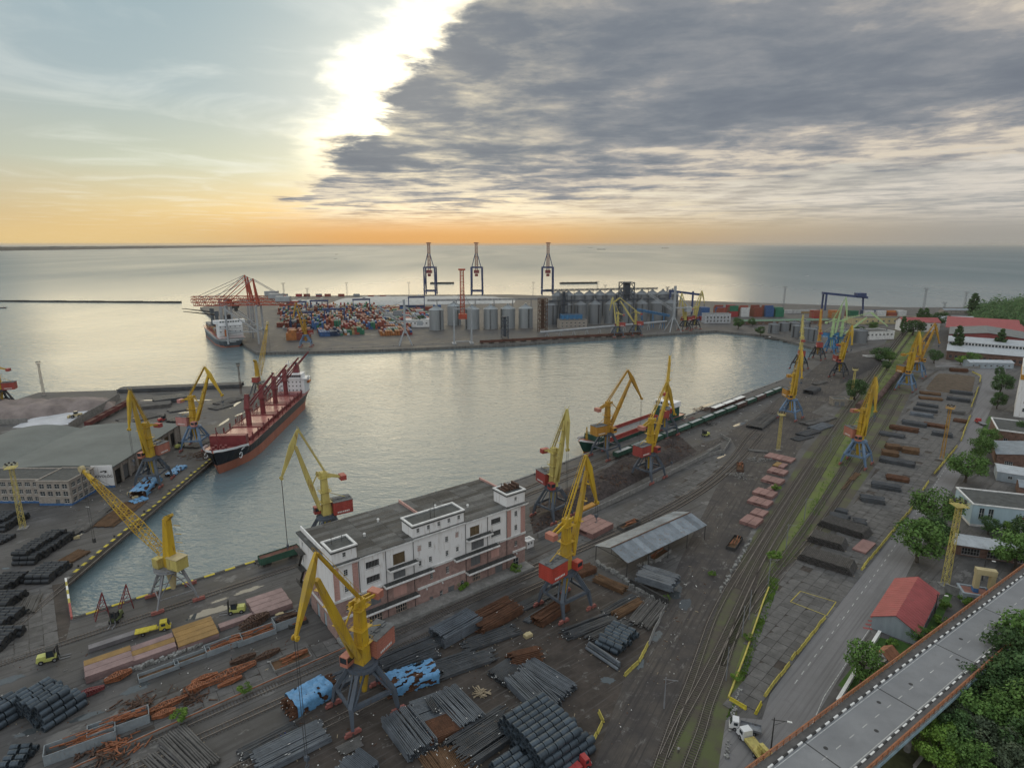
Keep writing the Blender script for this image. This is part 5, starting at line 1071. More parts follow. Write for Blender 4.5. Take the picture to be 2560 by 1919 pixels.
lattice_crane((-170, 392), 88, (2.5, 14), (22, 47), 24, 'yellow lattice-boom crane with red house behind the moored bulk carrier', 94, M_red, M_leg)
# ------------------------------------------------------------------ ships
M_hblk = mat('hull_black', (0.018, 0.02, 0.028), 0.45, 0, 0.3, 0.2, streak=True, dirt=(0.05, 0.035, 0.03))
M_hred = mat('hull_red_lead', (0.42, 0.155, 0.10), 0.6, 0, 0.15, 0.15, streak=True, dirt=(0.30, 0.12, 0.08))
M_deck = mat('deck_red', (0.36, 0.11, 0.10), 0.42, 0, 0.2, 0.12, dirt=(0.24, 0.08, 0.07), rgh_var=0.2)
M_gear = mat('ship_gear_red', (0.20, 0.04, 0.045), 0.5, 0, 0.2, 0.4)
M_hatch = mat('hatch_red', (0.44, 0.18, 0.155), 0.35, 0, 0.2, 0.1, dirt=(0.30, 0.12, 0.10), rgh_var=0.15)
M_sup = mat('superstructure_white', (0.82, 0.83, 0.84), 0.5, 0, 0.08, 0.3, streak=True)
M_hgry = mat('hull_slate', (0.10, 0.125, 0.15), 0.5, 0, 0.2, 0.2, streak=True)
M_hgrn = mat('hull_green', (0.02, 0.085, 0.065), 0.5, 0, 0.2, 0.3, streak=True)
def hull(par, L, B, zd, wl, dk, zs, mats, sheer=None, name='hull', below=-3.0):
 """x from 0 at the bow to -L at the stern; wl, dk: lists (s, half breadth share); zs: paint levels"""
 def ip(t, s):
  for (a, x), (b, y) in zip(t, t[1:]):
   if a <= s <= b: f = (s - a) / (b - a); f = f * f * (3 - 2 * f) * 0.5 + f * 0.5; return x + (y - x) * f
  return t[-1][1]
 S = sorted({k / 40 for k in range(41)} | {0.005, 0.015, 0.035, 0.985})
 lv = [below, 0.0] + list(zs); mb = MB(); rings = []
 for s in S:
  zt = zd + (sheer(s) if sheer else 0); r = []
  for i, z in enumerate(lv + [None]):
   zz = zt if z is None else min(z, zt - 0.01 * (len(lv) - i)); f = max(0.0, min(1.0, zz / zt)) if zz > 0 else 0.0
   h = (ip(wl, s) * (1 - f ** 1.6) + ip(dk, s) * f ** 1.6) * B / 2; rake = (1 - s) ** 8 * 4.2 * (1 - f); st = (s ** 14) * 3.5 * (1 - f) if s > 0.8 else 0
   r.append((-L * s - rake + st, h * (0.85 if zz < 0 else 1), zz))
  rings.append(r)
 n = len(lv)
 for a, b in zip(rings, rings[1:]):
  for k in range(n):
   for sg in (1, -1):
    q = [(a[k][0], sg * a[k][1], a[k][2]), (a[k + 1][0], sg * a[k + 1][1], a[k + 1][2]), (b[k + 1][0], sg * b[k + 1][1], b[k + 1][2]), (b[k][0], sg * b[k][1], b[k][2])]
    mb.quad(*(q if sg > 0 else q[::-1]), m=max(0, k - 1) if k else 0)
 for k in range(n):
  e = rings[-1]; mb.quad((e[k][0], -e[k][1], e[k][2]), (e[k][0], e[k][1], e[k][2]), (e[k + 1][0], e[k + 1][1], e[k + 1][2]), (e[k + 1][0], -e[k + 1][1], e[k + 1][2]), max(0, k - 1))
 o = mb.build(name, mats[:-1], par)
 mb = MB()
 for a, b in zip(rings, rings[1:]): mb.quad((a[-1][0], -a[-1][1], a[-1][2] - 0.25), (b[-1][0], -b[-1][1], b[-1][2] - 0.25), (b[-1][0], b[-1][1], b[-1][2] - 0.25), (a[-1][0], a[-1][1], a[-1][2] - 0.25))
 mb.build('deck', mats[-1], par)
 return rings
def bulk_carrier():
 E = empty('bulk_carrier', (-134.0, 254.5, SEA_Z), R(-86.0), 'bulk carrier with black and orange-red hull and four dark red deck cranes', 'ship')
 L, B, zd = 136.0, 19.5, 8.6
 wl = [(0, 0.0), (0.03, 0.2), (0.08, 0.5), (0.16, 0.86), (0.25, 0.98), (0.85, 0.98), (0.93, 0.74), (1, 0.36)]
 dk = [(0, 0.04), (0.02, 0.45), (0.06, 0.78), (0.12, 0.97), (0.2, 1), (0.9, 1), (0.97, 0.92), (1, 0.78)]
 sh = lambda s: 3.0 * max(0, (0.13 - s) / 0.13) ** 0.6 if s < 0.13 else 0.0
 hull(E, L, B, zd, wl, dk, (4.6,), [M_hred, M_hblk, M_deck], sh)
 mb = MB()                                                              # white bulwark round the forecastle
 def ip(t, s):
  for (a, x), (b, y) in zip(t, t[1:]):
   if a <= s <= b: f = (s - a) / (b - a); f = f * f * (3 - 2 * f) * 0.5 + f * 0.5; return x + (y - x) * f
  return t[-1][1]
 for k in range(16):
  s0, s1 = 0.13 * k / 16, 0.13 * (k + 1) / 16
  for sg in (1, -1): mb.quad((-L * s0, sg * ip(dk, s0) * B / 2, zd + sh(s0)), (-L * s1, sg * ip(dk, s1) * B / 2, zd + sh(s1)), (-L * s1, sg * ip(dk, s1) * B / 2 * 1.01, zd + sh(s1) + 1.1), (-L * s0 + 0.2, sg * ip(dk, s0) * B / 2 * 1.01, zd + sh(s0) + 1.1))
 mb.build('bulwark', M_sup, E)
 for k in range(9):
  mb = MB(); x = -3.5 - (k // 3) * 3.0; y = (k % 3 - 1) * 2.2; mb.cyl((x, y - 0.6, zd + 3.1), (x, y + 0.6, zd + 3.1), 0.55, n=10); mb.box(x - 0.5, x + 0.5, y - 0.3, y + 0.3, zd + 1.6, zd + 2.9); mb.build('windlass', M_gear, E)
 mb = MB(); mb.cyl((-6, 0, zd + 2), (-6, 0, zd + 13), 0.35, 0.2, n=8); mb.beam((-6, -2, zd + 10), (-6, 2, zd + 10), 0.2); mb.build('foremast', M_gear, E)
 mb = MB(); mb.box(-21, -17.5, -8.4, 8.4, zd - 0.2, zd + 5.4); mb.build('deck_store', M_gear, E)
 hx = [(-27, -43), (-49, -65), (-71, -87), (-93, -109), (-113, -121)]
 for i, (a, b) in enumerate(hx):
  mb = MB(); mb.box(b, a, -7.0, 7.0, zd - 0.2, zd + 1.3); o = mb.build('hatch_coaming', M_gear, E)
  for k in range(4):
   mb = MB(); x0 = b + (a - b) * k / 4 + 0.05; x1 = b + (a - b) * (k + 1) / 4 - 0.05; mb.box(x0, x1, -6.9, 6.9, zd + 1.3, zd + 1.75); mb.build('hatch_cover', M_hatch, o)
 for i, x in enumerate((-46, -68, -90, -111)):
  mb = MB(); mb.cyl((x, 0, zd - 0.2), (x, 0, zd + 10.5), 1.35, n=16); mb.cyl((x, 0, zd + 10.5), (x, 0, zd + 11), 1.9, n=16); o = mb.build('crane_pillar', M_gear, E)
  mb = MB(); mb.beam((x + 0.6, 0, zd + 11), (x - 0.4, 0, zd + 18.5), 2.6, 2.6, 0, 1.9, 1.6); mb.build('crane_tower', M_gear, o)
  q0, q1 = Vector((x - 1.8, 0, zd + 11.8)), Vector((x - 13.0, 10.5 + i * 0.6, zd + 27.0)); mb = MB()
  for s in (-0.9, 0.9): mb.beam(q0 + Vector((0, s, 0)), q1 + Vector((0, s * 0.25, 0)), 0.45, 0.8, 0, 0.3, 0.45)
  for k in range(9): p = q0.lerp(q1, k / 9); w = 0.9 - 0.67 * k / 9; mb.beam(p + Vector((0, -w, 0)), p + Vector((0, w, 0)), 0.16)
  mb.build('crane_jib', M_gear, o)
  mb = MB(); mb.cyl((x - 0.4, 0, zd + 18.5), q1, 0.06, n=5); mb.cyl(q1, (q1.x, q1.y, zd + 6), 0.06, n=5); mb.build('crane_wire', M_rope, o)
  mb = MB(); mb.box(x - 3.3, x + 3.3, -7.6, 7.6, zd + 0.9, zd + 2.2); mb.build('crane_platform', M_gear, o)
  for s in (-5.2, -3.4):
   mb = MB()
   for k in range(4): mb.box(x - 1.4, x + 1.4, s - 0.1, s + 0.1, zd + 2.2 + k * 1.5, zd + 2.34 + k * 1.5)
   for q in (-1.3, 1.3): mb.box(x + q - 0.1, x + q + 0.1, s - 0.1, s + 0.1, zd + 2.2, zd + 7.6)
   mb.build('stair_frame', M_gear, o)
 for sg in (-1, 1):
  for k in range(12):
   x = -26 - k * 8.0; mb = MB()
   for q in (0, 0.9): mb.beam((x - q, sg * 8.4, zd - 0.2), (x - q, sg * 8.4, zd + 4.2), 0.28)
   mb.beam((x, sg * 8.4, zd + 4.2), (x - 0.9, sg * 8.4, zd + 4.2), 0.2); mb.build('stanchion', M_gear, E)
  for zz in (0.6, 1.1): mb = MB(); mb.beam((-18, sg * 9.5, zd + zz - 0.2), (-122, sg * 9.5, zd + zz - 0.2), 0.07); mb.build('guard_rail', M_gear, E)
  mb = MB(); mb.beam((-24, sg * 7.5, zd + 2.0), (-120, sg * 7.5, zd + 2.0), 0.3, 0.25); mb.build('pipe_run', M_gear, E)
 # superstructure
 fr = lambda u, d, z: (-122.5 - d, -8.5 + u, z)
 ws = grid(1.5, 15.5, 6, (zd + 1.6, zd + 4.4, zd + 7.0), 0.8, 0.8); mb = MB(); facade(mb, fr, 0, 17, zd - 0.2, zd + 9.4, ws)
 mb.box(-134, -122.9, -8.5, 8.5, zd - 0.2, zd + 9.4); o = mb.build('superstructure', M_sup, E)
 for h in ws: mb = MB(); mb.quad(fr(h[0], 0.2, h[2]), fr(h[1], 0.2, h[2]), fr(h[1], 0.2, h[3]), fr(h[0], 0.2, h[3])); mb.build('porthole', M_glass, o)
 mb = MB(); mb.box(-131, -121.9, -10.6, 10.6, zd + 9.4, zd + 9.7); mb.box(-130.5, -122.1, -7, 7, zd + 9.7, zd + 12.4); mb.box(-131, -121.7, -7.3, 7.3, zd + 12.4, zd + 12.6)
 for sg in (-1, 1): mb.box(-126, -122.0, sg * 10.6 - 0.1, sg * 10.6 + 0.1, zd + 9.7, zd + 10.8)
 w = mb.build('wheelhouse', M_sup, E)
 for k in range(12): mb = MB(); mb.box(-122.1, -122.02, -6.7 + k * 1.12, -5.75 + k * 1.12, zd + 10.7, zd + 11.9); mb.build('window', M_glass, w)
 mb = MB(); mb.beam((-128, 2.5, zd + 12.6), (-128.6, 2.5, zd + 17.0), 3.6, 4.0, 0, 2.6, 3.0); mb.build('funnel', M_gear, E); f_ = E.children[-1]
 mb = MB(); mb.cyl((-128.6, 2.5, zd + 16.9), (-128.9, 2.5, zd + 19), 0.9, n=10); mb.build('funnel_cap', M_hblk, f_)
 mb = MB(); mb.lattice((-124.5, -1, zd + 12.6), (-124.5, -1, zd + 21), 1.0, 1.0, 5, 0.12, 0, 0.5, 0.5); mb.beam((-124.5, -3, zd + 19), (-124.5, 1, zd + 19), 0.25); mb.build('radar_mast', M_sup, E)
 for y in (-4.5, -6.0): mb = MB(); mb.cyl((-127, y, zd + 12.6), (-127, y, zd + 15), 0.5, n=8); mb.build('vent', mat('vent_red', (0.45, 0.07, 0.05), 0.6), E)
 for sg in (-1, 1): mb = MB(); mb.cyl((-128, sg * 9.6, zd + 6.4), (-132.5, sg * 9.6, zd + 6.4), 0.9, 0.7, n=10); mb.build('lifeboat', mat('lifeboat_orange', (0.55, 0.16, 0.04), 0.5), E)
 mb = MB()
 for k in range(10): mb.obox((-10.2 - k * 0.95, 8.86 + k * 0.0), (1, 0), 0.55, 0.05, zd + 0.6, zd + 1.3)
 mb.build('hull_name', M_sup, E); E.children[-1].hide_render = False
 for sg in (1, -1):
  mb = MB(); 
  for k in range(14):
   t0, t1 = k * 2 * math.pi / 16 + 0.5, (k + 1) * 2 * math.pi / 16 + 0.5
   x0, z0, x1, z1 = -11 + 1.6 * math.cos(t0), 6.6 + 1.3 * math.sin(t0), -11 + 1.6 * math.cos(t1), 6.6 + 1.3 * math.sin(t1)
   mb.beam((x0, sg * 7.9, z0), (x1, sg * 7.9, z1), 0.3)
  mb.build('hull_emblem', M_sup, E)
bulk_carrier()
def container_ship():
 o = g(583, 868, SEA_Z); E = empty('container_ship', (o.x, o.y, SEA_Z), R(123.5), 'container ship with slate grey stern and white bridge berthed under red gantries', 'ship')
 L, B, zd = 140.0, 26.0, 9.5
 wl = [(0, 0.0), (0.05, 0.25), (0.15, 0.75), (0.28, 0.97), (0.8, 0.98), (0.92, 0.8), (1, 0.5)]; dk = [(0, 0.05), (0.05, 0.55), (0.14, 0.92), (0.22, 1), (1, 1)]
 H_ = empty('tmp', (L, 0, 0)); bpy.data.objects.remove(H_)
 rg = hull(E, L, B, zd, wl, dk, (1.2, 6.5), [M_hred, M_hgry, mat('hull_pale', (0.45, 0.47, 0.47), 0.5, 0, 0.15, 0.3, streak=True), M_deck])
 for c in E.children: c.location = (L, 0, 0)
 mb = MB(); mb.box(4, 18, -11.5, 11.5, zd - 0.2, zd + 14.5); s = mb.build('superstructure', M_sup, E)
 mb = MB(); mb.box(5, 15, -14.5, 14.5, zd + 14.5, zd + 17.6); w = mb.build('wheelhouse', M_sup, E)
 for k in range(8): mb = MB(); mb.box(4.9, 4.98, -9 + k * 2.4, -7.4 + k * 2.4, zd + 15.6, zd + 16.8); mb.build('window', M_glass, w)
 for k in range(5):
  mb = MB(); mb.box(2.2, 3.99, -11, 11, zd + 2.6 + k * 2.5, zd + 2.75 + k * 2.5); mb.build('aft_gallery', M_sup, s)
 for k in range(10): mb = MB(); y = -9.5 + (k % 5) * 4.6; z = zd + 5.8 + (k // 5) * 4.9; mb.box(3.9, 3.99, y, y + 0.9, z, z + 1.0); mb.build('porthole', M_glass, s)
 mb = MB(); mb.box(0.9, 3.2, 3.4, 6.0, zd + 2.0, zd + 8.6); mb.build('lifeboat', mat('lifeboat_orange', (0.5, 0.15, 0.04)), E)
 mb = MB(); mb.box(15.5, 20.5, -3, 3, zd + 14.5, zd + 22); mb.build('funnel', M_hblk, E)
 for x, ln in ((32, 30), (66, 28)):
  mb = MB(); mb.cyl((x, 8, zd), (x, 8, zd + 20), 1.7, n=14); mb.box(x - 2, x + 2, 6, 10, zd + 20, zd + 25); q = mb.build('crane_pillar', M_hgry, E)
  mb = MB(); mb.beam((x, 8, zd + 21), (x + 4, 8 + ln, zd + 26), 1.6, 1.6, 0, 0.6, 0.6); mb.build('crane_jib', M_hblk, q)
 rnd = random.Random(11); cm = [mat('box_rust', (0.30, 0.09, 0.06), 0.7), mat('box_ochre', (0.36, 0.22, 0.10), 0.7), mat('box_grey', (0.33, 0.33, 0.32), 0.7)]
 for bay in range(6):
  for row in range(8):
   for t in range(rnd.choice((1, 2, 2, 3))):
    mb = MB(); x = 26 + bay * 15; y = -11.5 + row * 2.7; mb.box(x, x + 12.2, y, y + 2.5, zd + 0.4 + t * 2.65, zd + 3.0 + t * 2.65)
    for k in range(6): mb.box(x + 0.6 + k * 2.0, x + 1.4 + k * 2.0, y - 0.04, y + 2.54, zd + 0.6 + t * 2.65, zd + 2.9 + t * 2.65)
    mb.build('deck_container', cm[rnd.randrange(3)], E)
 mb = MB()
 for k in range(11): mb.box(-0.42, -0.3, -6 + k * 1.1 + 0, -5.3 + k * 1.1, 6.9, 7.8)
 for k in range(6): mb.box(-0.42, -0.3, -3.2 + k * 1.0, -2.6 + k * 1.0, 5.5, 6.2)
 mb.build('stern_name', M_sup, E)
container_ship()
def coaster():
 o = g(1455, 1142, SEA_Z); E = empty('coaster', (o.x - 1.5, o.y + 2.0, SEA_Z), R(44.4 + 180), 'small green-hulled coaster with red open hold beside the quay cranes', 'ship')
 L, B, zd = 92.0, 13.5, 4.6
 wl = [(0, 0.0), (0.05, 0.3), (0.15, 0.8), (0.25, 0.97), (0.9, 0.97), (1, 0.6)]; dk = [(0, 0.06), (0.03, 0.5), (0.1, 0.9), (0.16, 1), (1, 0.95)]
 hull(E, L, B, zd, wl, dk, (1.0,), [M_hred, M_hgrn, M_deck], lambda s: 3.0 * max(0, 0.15 - s) / 0.15)
 mb = MB(); mb.box(-15, -11.5, -5.8, 5.8, zd, zd + 3.4); mb.build('breakwater', M_hgrn, E)
 mb = MB()
 for q in ((-72, -18, -5.4, -5.0), (-72, -18, 5.0, 5.4), (-18.4, -18, -5.0, 5.0), (-72, -71.6, -5.0, 5.0)): mb.box(*q, zd - 0.2, zd + 1.8)
 mb.build('hatch_coaming', M_red, E)
 mb = MB(); mb.box(-71.5, -18.5, -4.9, 4.9, zd - 0.22, zd - 0.1); mb.build('hold_cargo', M_conc, E)
 mb = MB(); mb.box(-86, -76, -5.2, 5.2, zd - 0.2, zd + 6.0); s = mb.build('superstructure', M_hgrn, E)
 mb = MB(); mb.box(-85, -77.5, -6.4, 6.4, zd + 6.0, zd + 9.0); w = mb.build('wheelhouse', M_sup, E)
 for k in range(7): mb = MB(); mb.box(-77.5, -77.42, -5.6 + k * 1.6, -4.4 + k * 1.6, zd + 7.2, zd + 8.4); mb.build('window', M_glass, w)
 mb = MB(); mb.cyl((-83, 0, zd + 9), (-83, 0, zd + 15), 0.2, 0.1, n=8); mb.build('mast', M_yel, E)
 mb = MB(); mb.lattice((-6, 0, zd + 2.2), (-6, 0, zd + 9), 1.0, 1.0, 4, 0.12, 0, 0.3, 0.3); mb.build('foremast', M_yel, E)
 mb = MB()
 for k in range(12):
  s0, s1 = 0.15 * k / 12, 0.15 * (k + 1) / 12
  for sg in (1, -1): mb.quad((-L * s0, sg * (0.4 + 6.1 * min(1, s0 / 0.1) ** 0.6), zd + 3.0 * (0.15 - s0) / 0.15), (-L * s1, sg * (0.4 + 6.1 * min(1, s1 / 0.1) ** 0.6), zd + 3.0 * (0.15 - s1) / 0.15), (-L * s1, sg * (0.45 + 6.2 * min(1, s1 / 0.1) ** 0.6), zd + 0.9 + 3.0 * (0.15 - s1) / 0.15), (-L * s0, sg * (0.45 + 6.2 * min(1, s0 / 0.1) ** 0.6), zd + 0.9 + 3.0 * (0.15 - s0) / 0.15))
 mb.build('bulwark', M_sup, E)
coaster()
def small_ship(px, py, L, ang, label, m, sup, name='distant_ship', h=None, pos=0.15):
 o = g(px, py, SEA_Z); h = h or L * 0.055; E = empty(name, (o.x, o.y, SEA_Z), R(ang), label, 'boat' if L < 60 else 'ship')
 hull(E, L, L * 0.16 if L > 60 else L * 0.28, h, [(0, 0), (0.1, 0.5), (0.25, 0.95), (0.9, 0.95), (1, 0.6)], [(0, 0.1), (0.1, 0.7), (0.2, 1), (1, 0.9)], (h * 0.3,), [m, m, M_deck])
 x0 = -L * (1 - pos); mb = MB(); mb.box(x0, x0 + L * 0.12, -L * 0.06, L * 0.06, h - 0.2, h * 2.6); s = mb.build('superstructure', sup, E)
 mb = MB(); mb.box(x0 + L * 0.12, x0 + L * 0.122 + 0.05, -L * 0.05, L * 0.05, h * 2.1, h * 2.4); mb.build('window', M_glass, s)
 mb = MB(); mb.cyl((x0 + L * 0.05, 0, h * 2.6), (x0 + L * 0.05, 0, h * 3.8), L * 0.004 + 0.08, n=6); mb.build('mast', M_rail, E)
 if L > 60:
  for k in range(4): mb = MB(); mb.beam((-L * (0.15 + 0.16 * k), 0, h), (-L * (0.15 + 0.16 * k), 0, h * 2.6), L * 0.012); mb.build('derrick', M_gear, E)
 return E
small_ship(1672, 621, 190, 5, 'lone cargo ship on the hazy horizon to the right of the harbour cranes', M_hblk, M_sup)
small_ship(1492, 624, 170, 178, 'long low ship on the horizon above the grey silo block, nearer of two', M_hgry, M_sup)
small_ship(1483, 619.5, 150, 4, 'faint ship on the horizon above the grey silo block, farther of two', M_hgry, M_sup)
small_ship(1349, 622, 60.5, 90, 'tiny dark vessel on the horizon beside the raised blue crane boom', M_hblk, M_hblk)
small_ship(846, 636, 34, 20, 'dark launch trailing a pale wake below the far coast', M_hblk, M_gear, 'motor_boat')
small_ship(835, 647, 22, 200, 'smaller dark launch heading in, nearer of the two launches', M_hblk, M_gear, 'motor_boat')
small_ship(20, 770, 26, 10, 'small white motor yacht near the breakwater at the picture edge', M_hgry, M_sup, 'motor_boat')
small_ship(2010, 690, 16, 175, 'white speedboat drawing a long wake across the sea', M_sup, M_sup, 'motor_boat')
small_ship(1908, 846, 14, 190, 'small moored workboat at the end of the basin', M_hgry, M_sup, 'motor_boat', pos=0.4)
small_ship(1968, 858, 14, 190, 'small grey moored workboat beside the pontoons', M_hgry, M_conc, 'motor_boat', pos=0.4)
# ------------------------------------------------------------------ far terminal
CONT = {}
CC = {'rust red': (0.28, 0.075, 0.05), 'deep red': (0.33, 0.04, 0.045), 'blue': (0.05, 0.13, 0.32), 'white': (0.52, 0.53, 0.53), 'green': (0.03, 0.17, 0.10), 'orange': (0.45, 0.17, 0.05), 'tan': (0.36, 0.25, 0.12), 'navy': (0.025, 0.05, 0.12), 'grey': (0.27, 0.29, 0.31)}
def cont_mesh(col):
 if col in CONT: return CONT[col]
 mb = MB(); L, W, Hh = 12.1, 2.44, 2.6; mb.box(-L / 2, L / 2, -W / 2 + 0.05, W / 2 - 0.05, 0, Hh, 0, 1)
 for k in range(12):
  x = -L / 2 + 0.5 + k * 0.98; mb.box(x, x + 0.5, -W / 2, W / 2, 0.15, Hh - 0.15)
 for x in (-L / 2, L / 2):
  for y in (-W / 2, W / 2): mb.box(x - 0.09, x + 0.09, y - 0.09, y + 0.09, 0, Hh + 0.01)
 for k in range(3): mb.box(-L / 2 - 0.05, L / 2 + 0.05, -0.9 + k * 0.9 - 0.06, -0.9 + k * 0.9 + 0.06, 0.2, Hh - 0.2)
 c = CC[col]; CONT[col] = mb.mesh('container', [mat('container_' + col.replace(' ', '_'), c, 0.6, 0, 0.2, 0.4, per_obj=0.25, dirt=tuple(k * 0.7 for k in c)), mat('container_top_' + col.replace(' ', '_'), tuple(k * 0.75 + 0.05 for k in c), 0.7, 0, 0.2, 0.4, per_obj=0.3)]); return CONT[col]
CN = [0]
for c in CC: cont_mesh(c)
def block(px, py, ang, bays, rows, tiers, cols, where, gapb=12.8, gapr=2.75, full=True):
 o = g(px, py); a = R(ang); D = Vector((math.cos(a), math.sin(a), 0)); S = Vector((math.sin(a), -math.cos(a), 0)); rnd = random.Random(px * 7 + py)
 rest = MB(); cc = cols[0]
 for b in range(bays):
  for r in range(rows):
   n = rnd.choice(tiers); cc = rnd.choice(cols) if r % 4 == 0 else cc
   for t in range(n):
    if rnd.random() < 0.16: cc = rnd.choice(cols)
    p = o + D * (6.1 + b * gapb) + S * (1.3 + r * gapr) + Vector((0, 0, t * 2.62))
    vis = (t == n - 1) or b == 0 or r in (0, rows - 1)
    if not vis: 
     rest.obox(p, D, 12.0, 2.3, p.z, p.z + 2.6); continue
    if CN[0] >= 330: rest.obox(p, D, 12.0, 2.3, p.z, p.z + 2.6, list(CC).index(cc), list(CC).index(cc) + len(CC)); continue
    CN[0] += 1; mo('container', cont_mesh(cc), None, f'{cc} shipping container {where}', 'container', f'{cc} containers {where}', None, p, a)
 if rest.v: rest.build('container_rows', [MATS.get('container_' + c.replace(' ', '_')) or cont_mesh(c) and MATS['container_' + c.replace(' ', '_')] for c in CC] + [MATS['container_top_' + c.replace(' ', '_')] for c in CC], kind='stuff', label=f'shipping containers packed {where}', cat='containers')
mix_a = ['rust red', 'rust red', 'deep red', 'orange']; mix_b = ['blue', 'blue', 'navy', 'green', 'rust red', 'grey', 'rust red']; mix_c = ['rust red', 'rust red', 'green', 'tan', 'white', 'deep red', 'orange']
block(716, 851, 104, 2, 9, [3, 4, 4], mix_a, 'in the tall red stack by the orange quay crane', gapr=2.6)
block(800, 842, 112, 3, 9, [1, 2, 2, 3], mix_b, 'in the low blue stepped stack mid terminal')
block(862, 838, 112, 4, 8, [2, 3, 4], mix_c, 'in the mixed rust and green stack mid terminal')
block(692, 818, 104, 3, 12, [2, 3], mix_b, 'behind the tall red stack')
block(776, 806, 108, 3, 12, [2, 3], mix_c, 'in the middle rows of the terminal')
block(1085 - 200, 800, 108, 3, 10, [1, 2, 3], mix_b, 'in the back rows of the terminal')
k_ = 0
for y in (840, 824, 810, 797, 786, 777):
 for x in range(688, 1010, 62):
  if y > 830 and x < 900 or y > 815 and x > 940: continue
  CN[0] += 1000; block(x + (y * 7) % 23, y, 106, 3, 13, [1, 2, 3, 3, 4] if x < 900 else [1, 2, 2], mix_b + mix_c, 'in the dense terminal rows, block %s' % 'abcdefghijklmnopqrstuvwxyzABCDEFGHIJ'[k_]); CN[0] -= 1000; k_ += 1
block(960, 795, 10, 2, 2, [3, 4], ['rust red', 'grey', 'white'], 'beside the white-roofed hut')
block(1000, 775, 8, 5, 3, [2, 3], ['navy', 'green', 'blue', 'rust red'], 'in the row behind the hut')
for x in (705, 740, 760, 790, 812, 846, 884, 920, 950): block(x, 741, 3, 1, 1, [1, 2], ['deep red', 'rust red', 'rust red', 'grey'], 'in the thin row along the outer sea wall')
for x, cs in ((1742, ['blue']), (1782, ['blue', 'rust red']), (1812, ['green', 'green', 'deep red']), (1840, ['white', 'white', 'rust red']), (1872, ['rust red', 'deep red', 'green']), (1900, ['blue', 'rust red']), (1925, ['green'])):
 block(x, 789, 4, 1, 6, [4, 5, 5, 6], cs, 'in the striped stacks on the right of the silos', gapr=2.6)
block(1700, 800, 4, 3, 2, [1, 2], ['orange', 'deep red', 'blue'], 'scattered low before the striped stacks')
for x, cs in ((2022, ['rust red', 'deep red']), (2068, ['rust red', 'tan', 'orange']), (2110, ['green', 'rust red']), (2148, ['white', 'navy', 'white']), (2178, ['white', 'white', 'navy']), (2205, ['orange', 'navy', 'rust red']), (2228, ['white'])):
 block(x, 793, 2, 1, 5, [3, 4, 4], cs, 'in the stacks behind the white boat-shaped pavilion', gapr=2.6)
block(1955, 782, 3, 4, 3, [1, 2], ['tan', 'white', 'white'], 'in the low pale row beside the lamp mast')
# white covered heaps
def heap(name, pts, h, m, label, cat, seed=1, kind=None, n=40, rough=0.25, z0=0.0):
 """elongated heap over a quadrilateral footprint"""
 A, B, C_, D_ = [g(*p) for p in pts]; rnd = random.Random(seed); mb = MB(); nn = n; mm = max(8, n // 3); V = []
 import mathutils
 for j in range(mm + 1):
  for i in range(nn + 1):
   u, v = i / nn, j / mm; p = A.lerp(B, u).lerp(D_.lerp(C_, u), v)
   e = min(1.0, min(u, 1 - u) * 5) * min(1.0, min(v, 1 - v) * 3.0); z = h * (1 - (1 - e) ** 1.7) if e > 0 else 0
   nz = mathutils.noise.fractal(Vector((p.x * 0.09, p.y * 0.09, seed)), 1.0, 2.0, 5)
   V.append((p.x, p.y, z0 + max(0, z * (1 + rough * nz)) + (0.02 if z > 0 else -0.3)))
 mb.v = V
 for j in range(mm):
  for i in range(nn): k = j * (nn + 1) + i; mb.f.append((k, k + 1, k + nn + 2, k + nn + 1)); mb.m.append(0)
 return mb.build(name, m, None, True, label, cat, kind=kind)
M_tarp = mat('white_tarpaulin', (0.44, 0.45, 0.45), 0.7, 0, 0.2, 0.15, dirt=(0.25, 0.26, 0.26))
heap('covered_heap', [(800, 766), (1290, 758), (1290, 744), (860, 744)], 6, M_tarp, 'long white sheet-covered heap along the outer sea wall', 'heap', 3, n=60)
heap('covered_heap', [(690, 774), (800, 772), (820, 757), (720, 757)], 8, M_tarp, 'smaller white covered heap beside the red gantries', 'heap', 4)
# masts
def lamp_mast(px, py, h, label, m=None, w=1.1, pl=2.4, base=None):
 o = g(px, py); E = empty('floodlight_mast', o, R(random.uniform(-20, 40)), label, 'mast', 'floodlight masts')
 m = m or M_legg; b = MB(); b.lattice((0, 0, 0.3), (0, 0, h - 1.8), w, w, max(6, int(h / 2.0)), 0.14 if h < 40 else 0.5, 0, w * 0.7, w * 0.7, 0.09 if h < 40 else 0.3); b.build('lattice_shaft', m, E)
 b = MB(); b.box(-w, w, -w, w, 0, 0.3); b.build('footing', M_conc, E)
 b = MB(); b.box(-pl / 2, pl / 2, -pl / 2, pl / 2, h - 1.8, h - 1.65)
 for k in range(4):
  s = (-1, 1)[k % 2] * pl / 2; q = ((s, -pl / 2), (s, pl / 2)) if k < 2 else ((-pl / 2, s), (pl / 2, s))
  for zz in (h - 1.1, h - 0.6): b.beam((*q[0], zz), (*q[1], zz), 0.08)
 b.build('gallery', m, E)
 for k in range(6): b = MB(); t = k * math.pi / 3; b.obox((pl * 0.42 * math.cos(t), pl * 0.42 * math.sin(t)), (math.cos(t), math.sin(t)), 0.4, 0.5, h - 0.55, h); b.build('floodlight', M_rail, E)
 return E
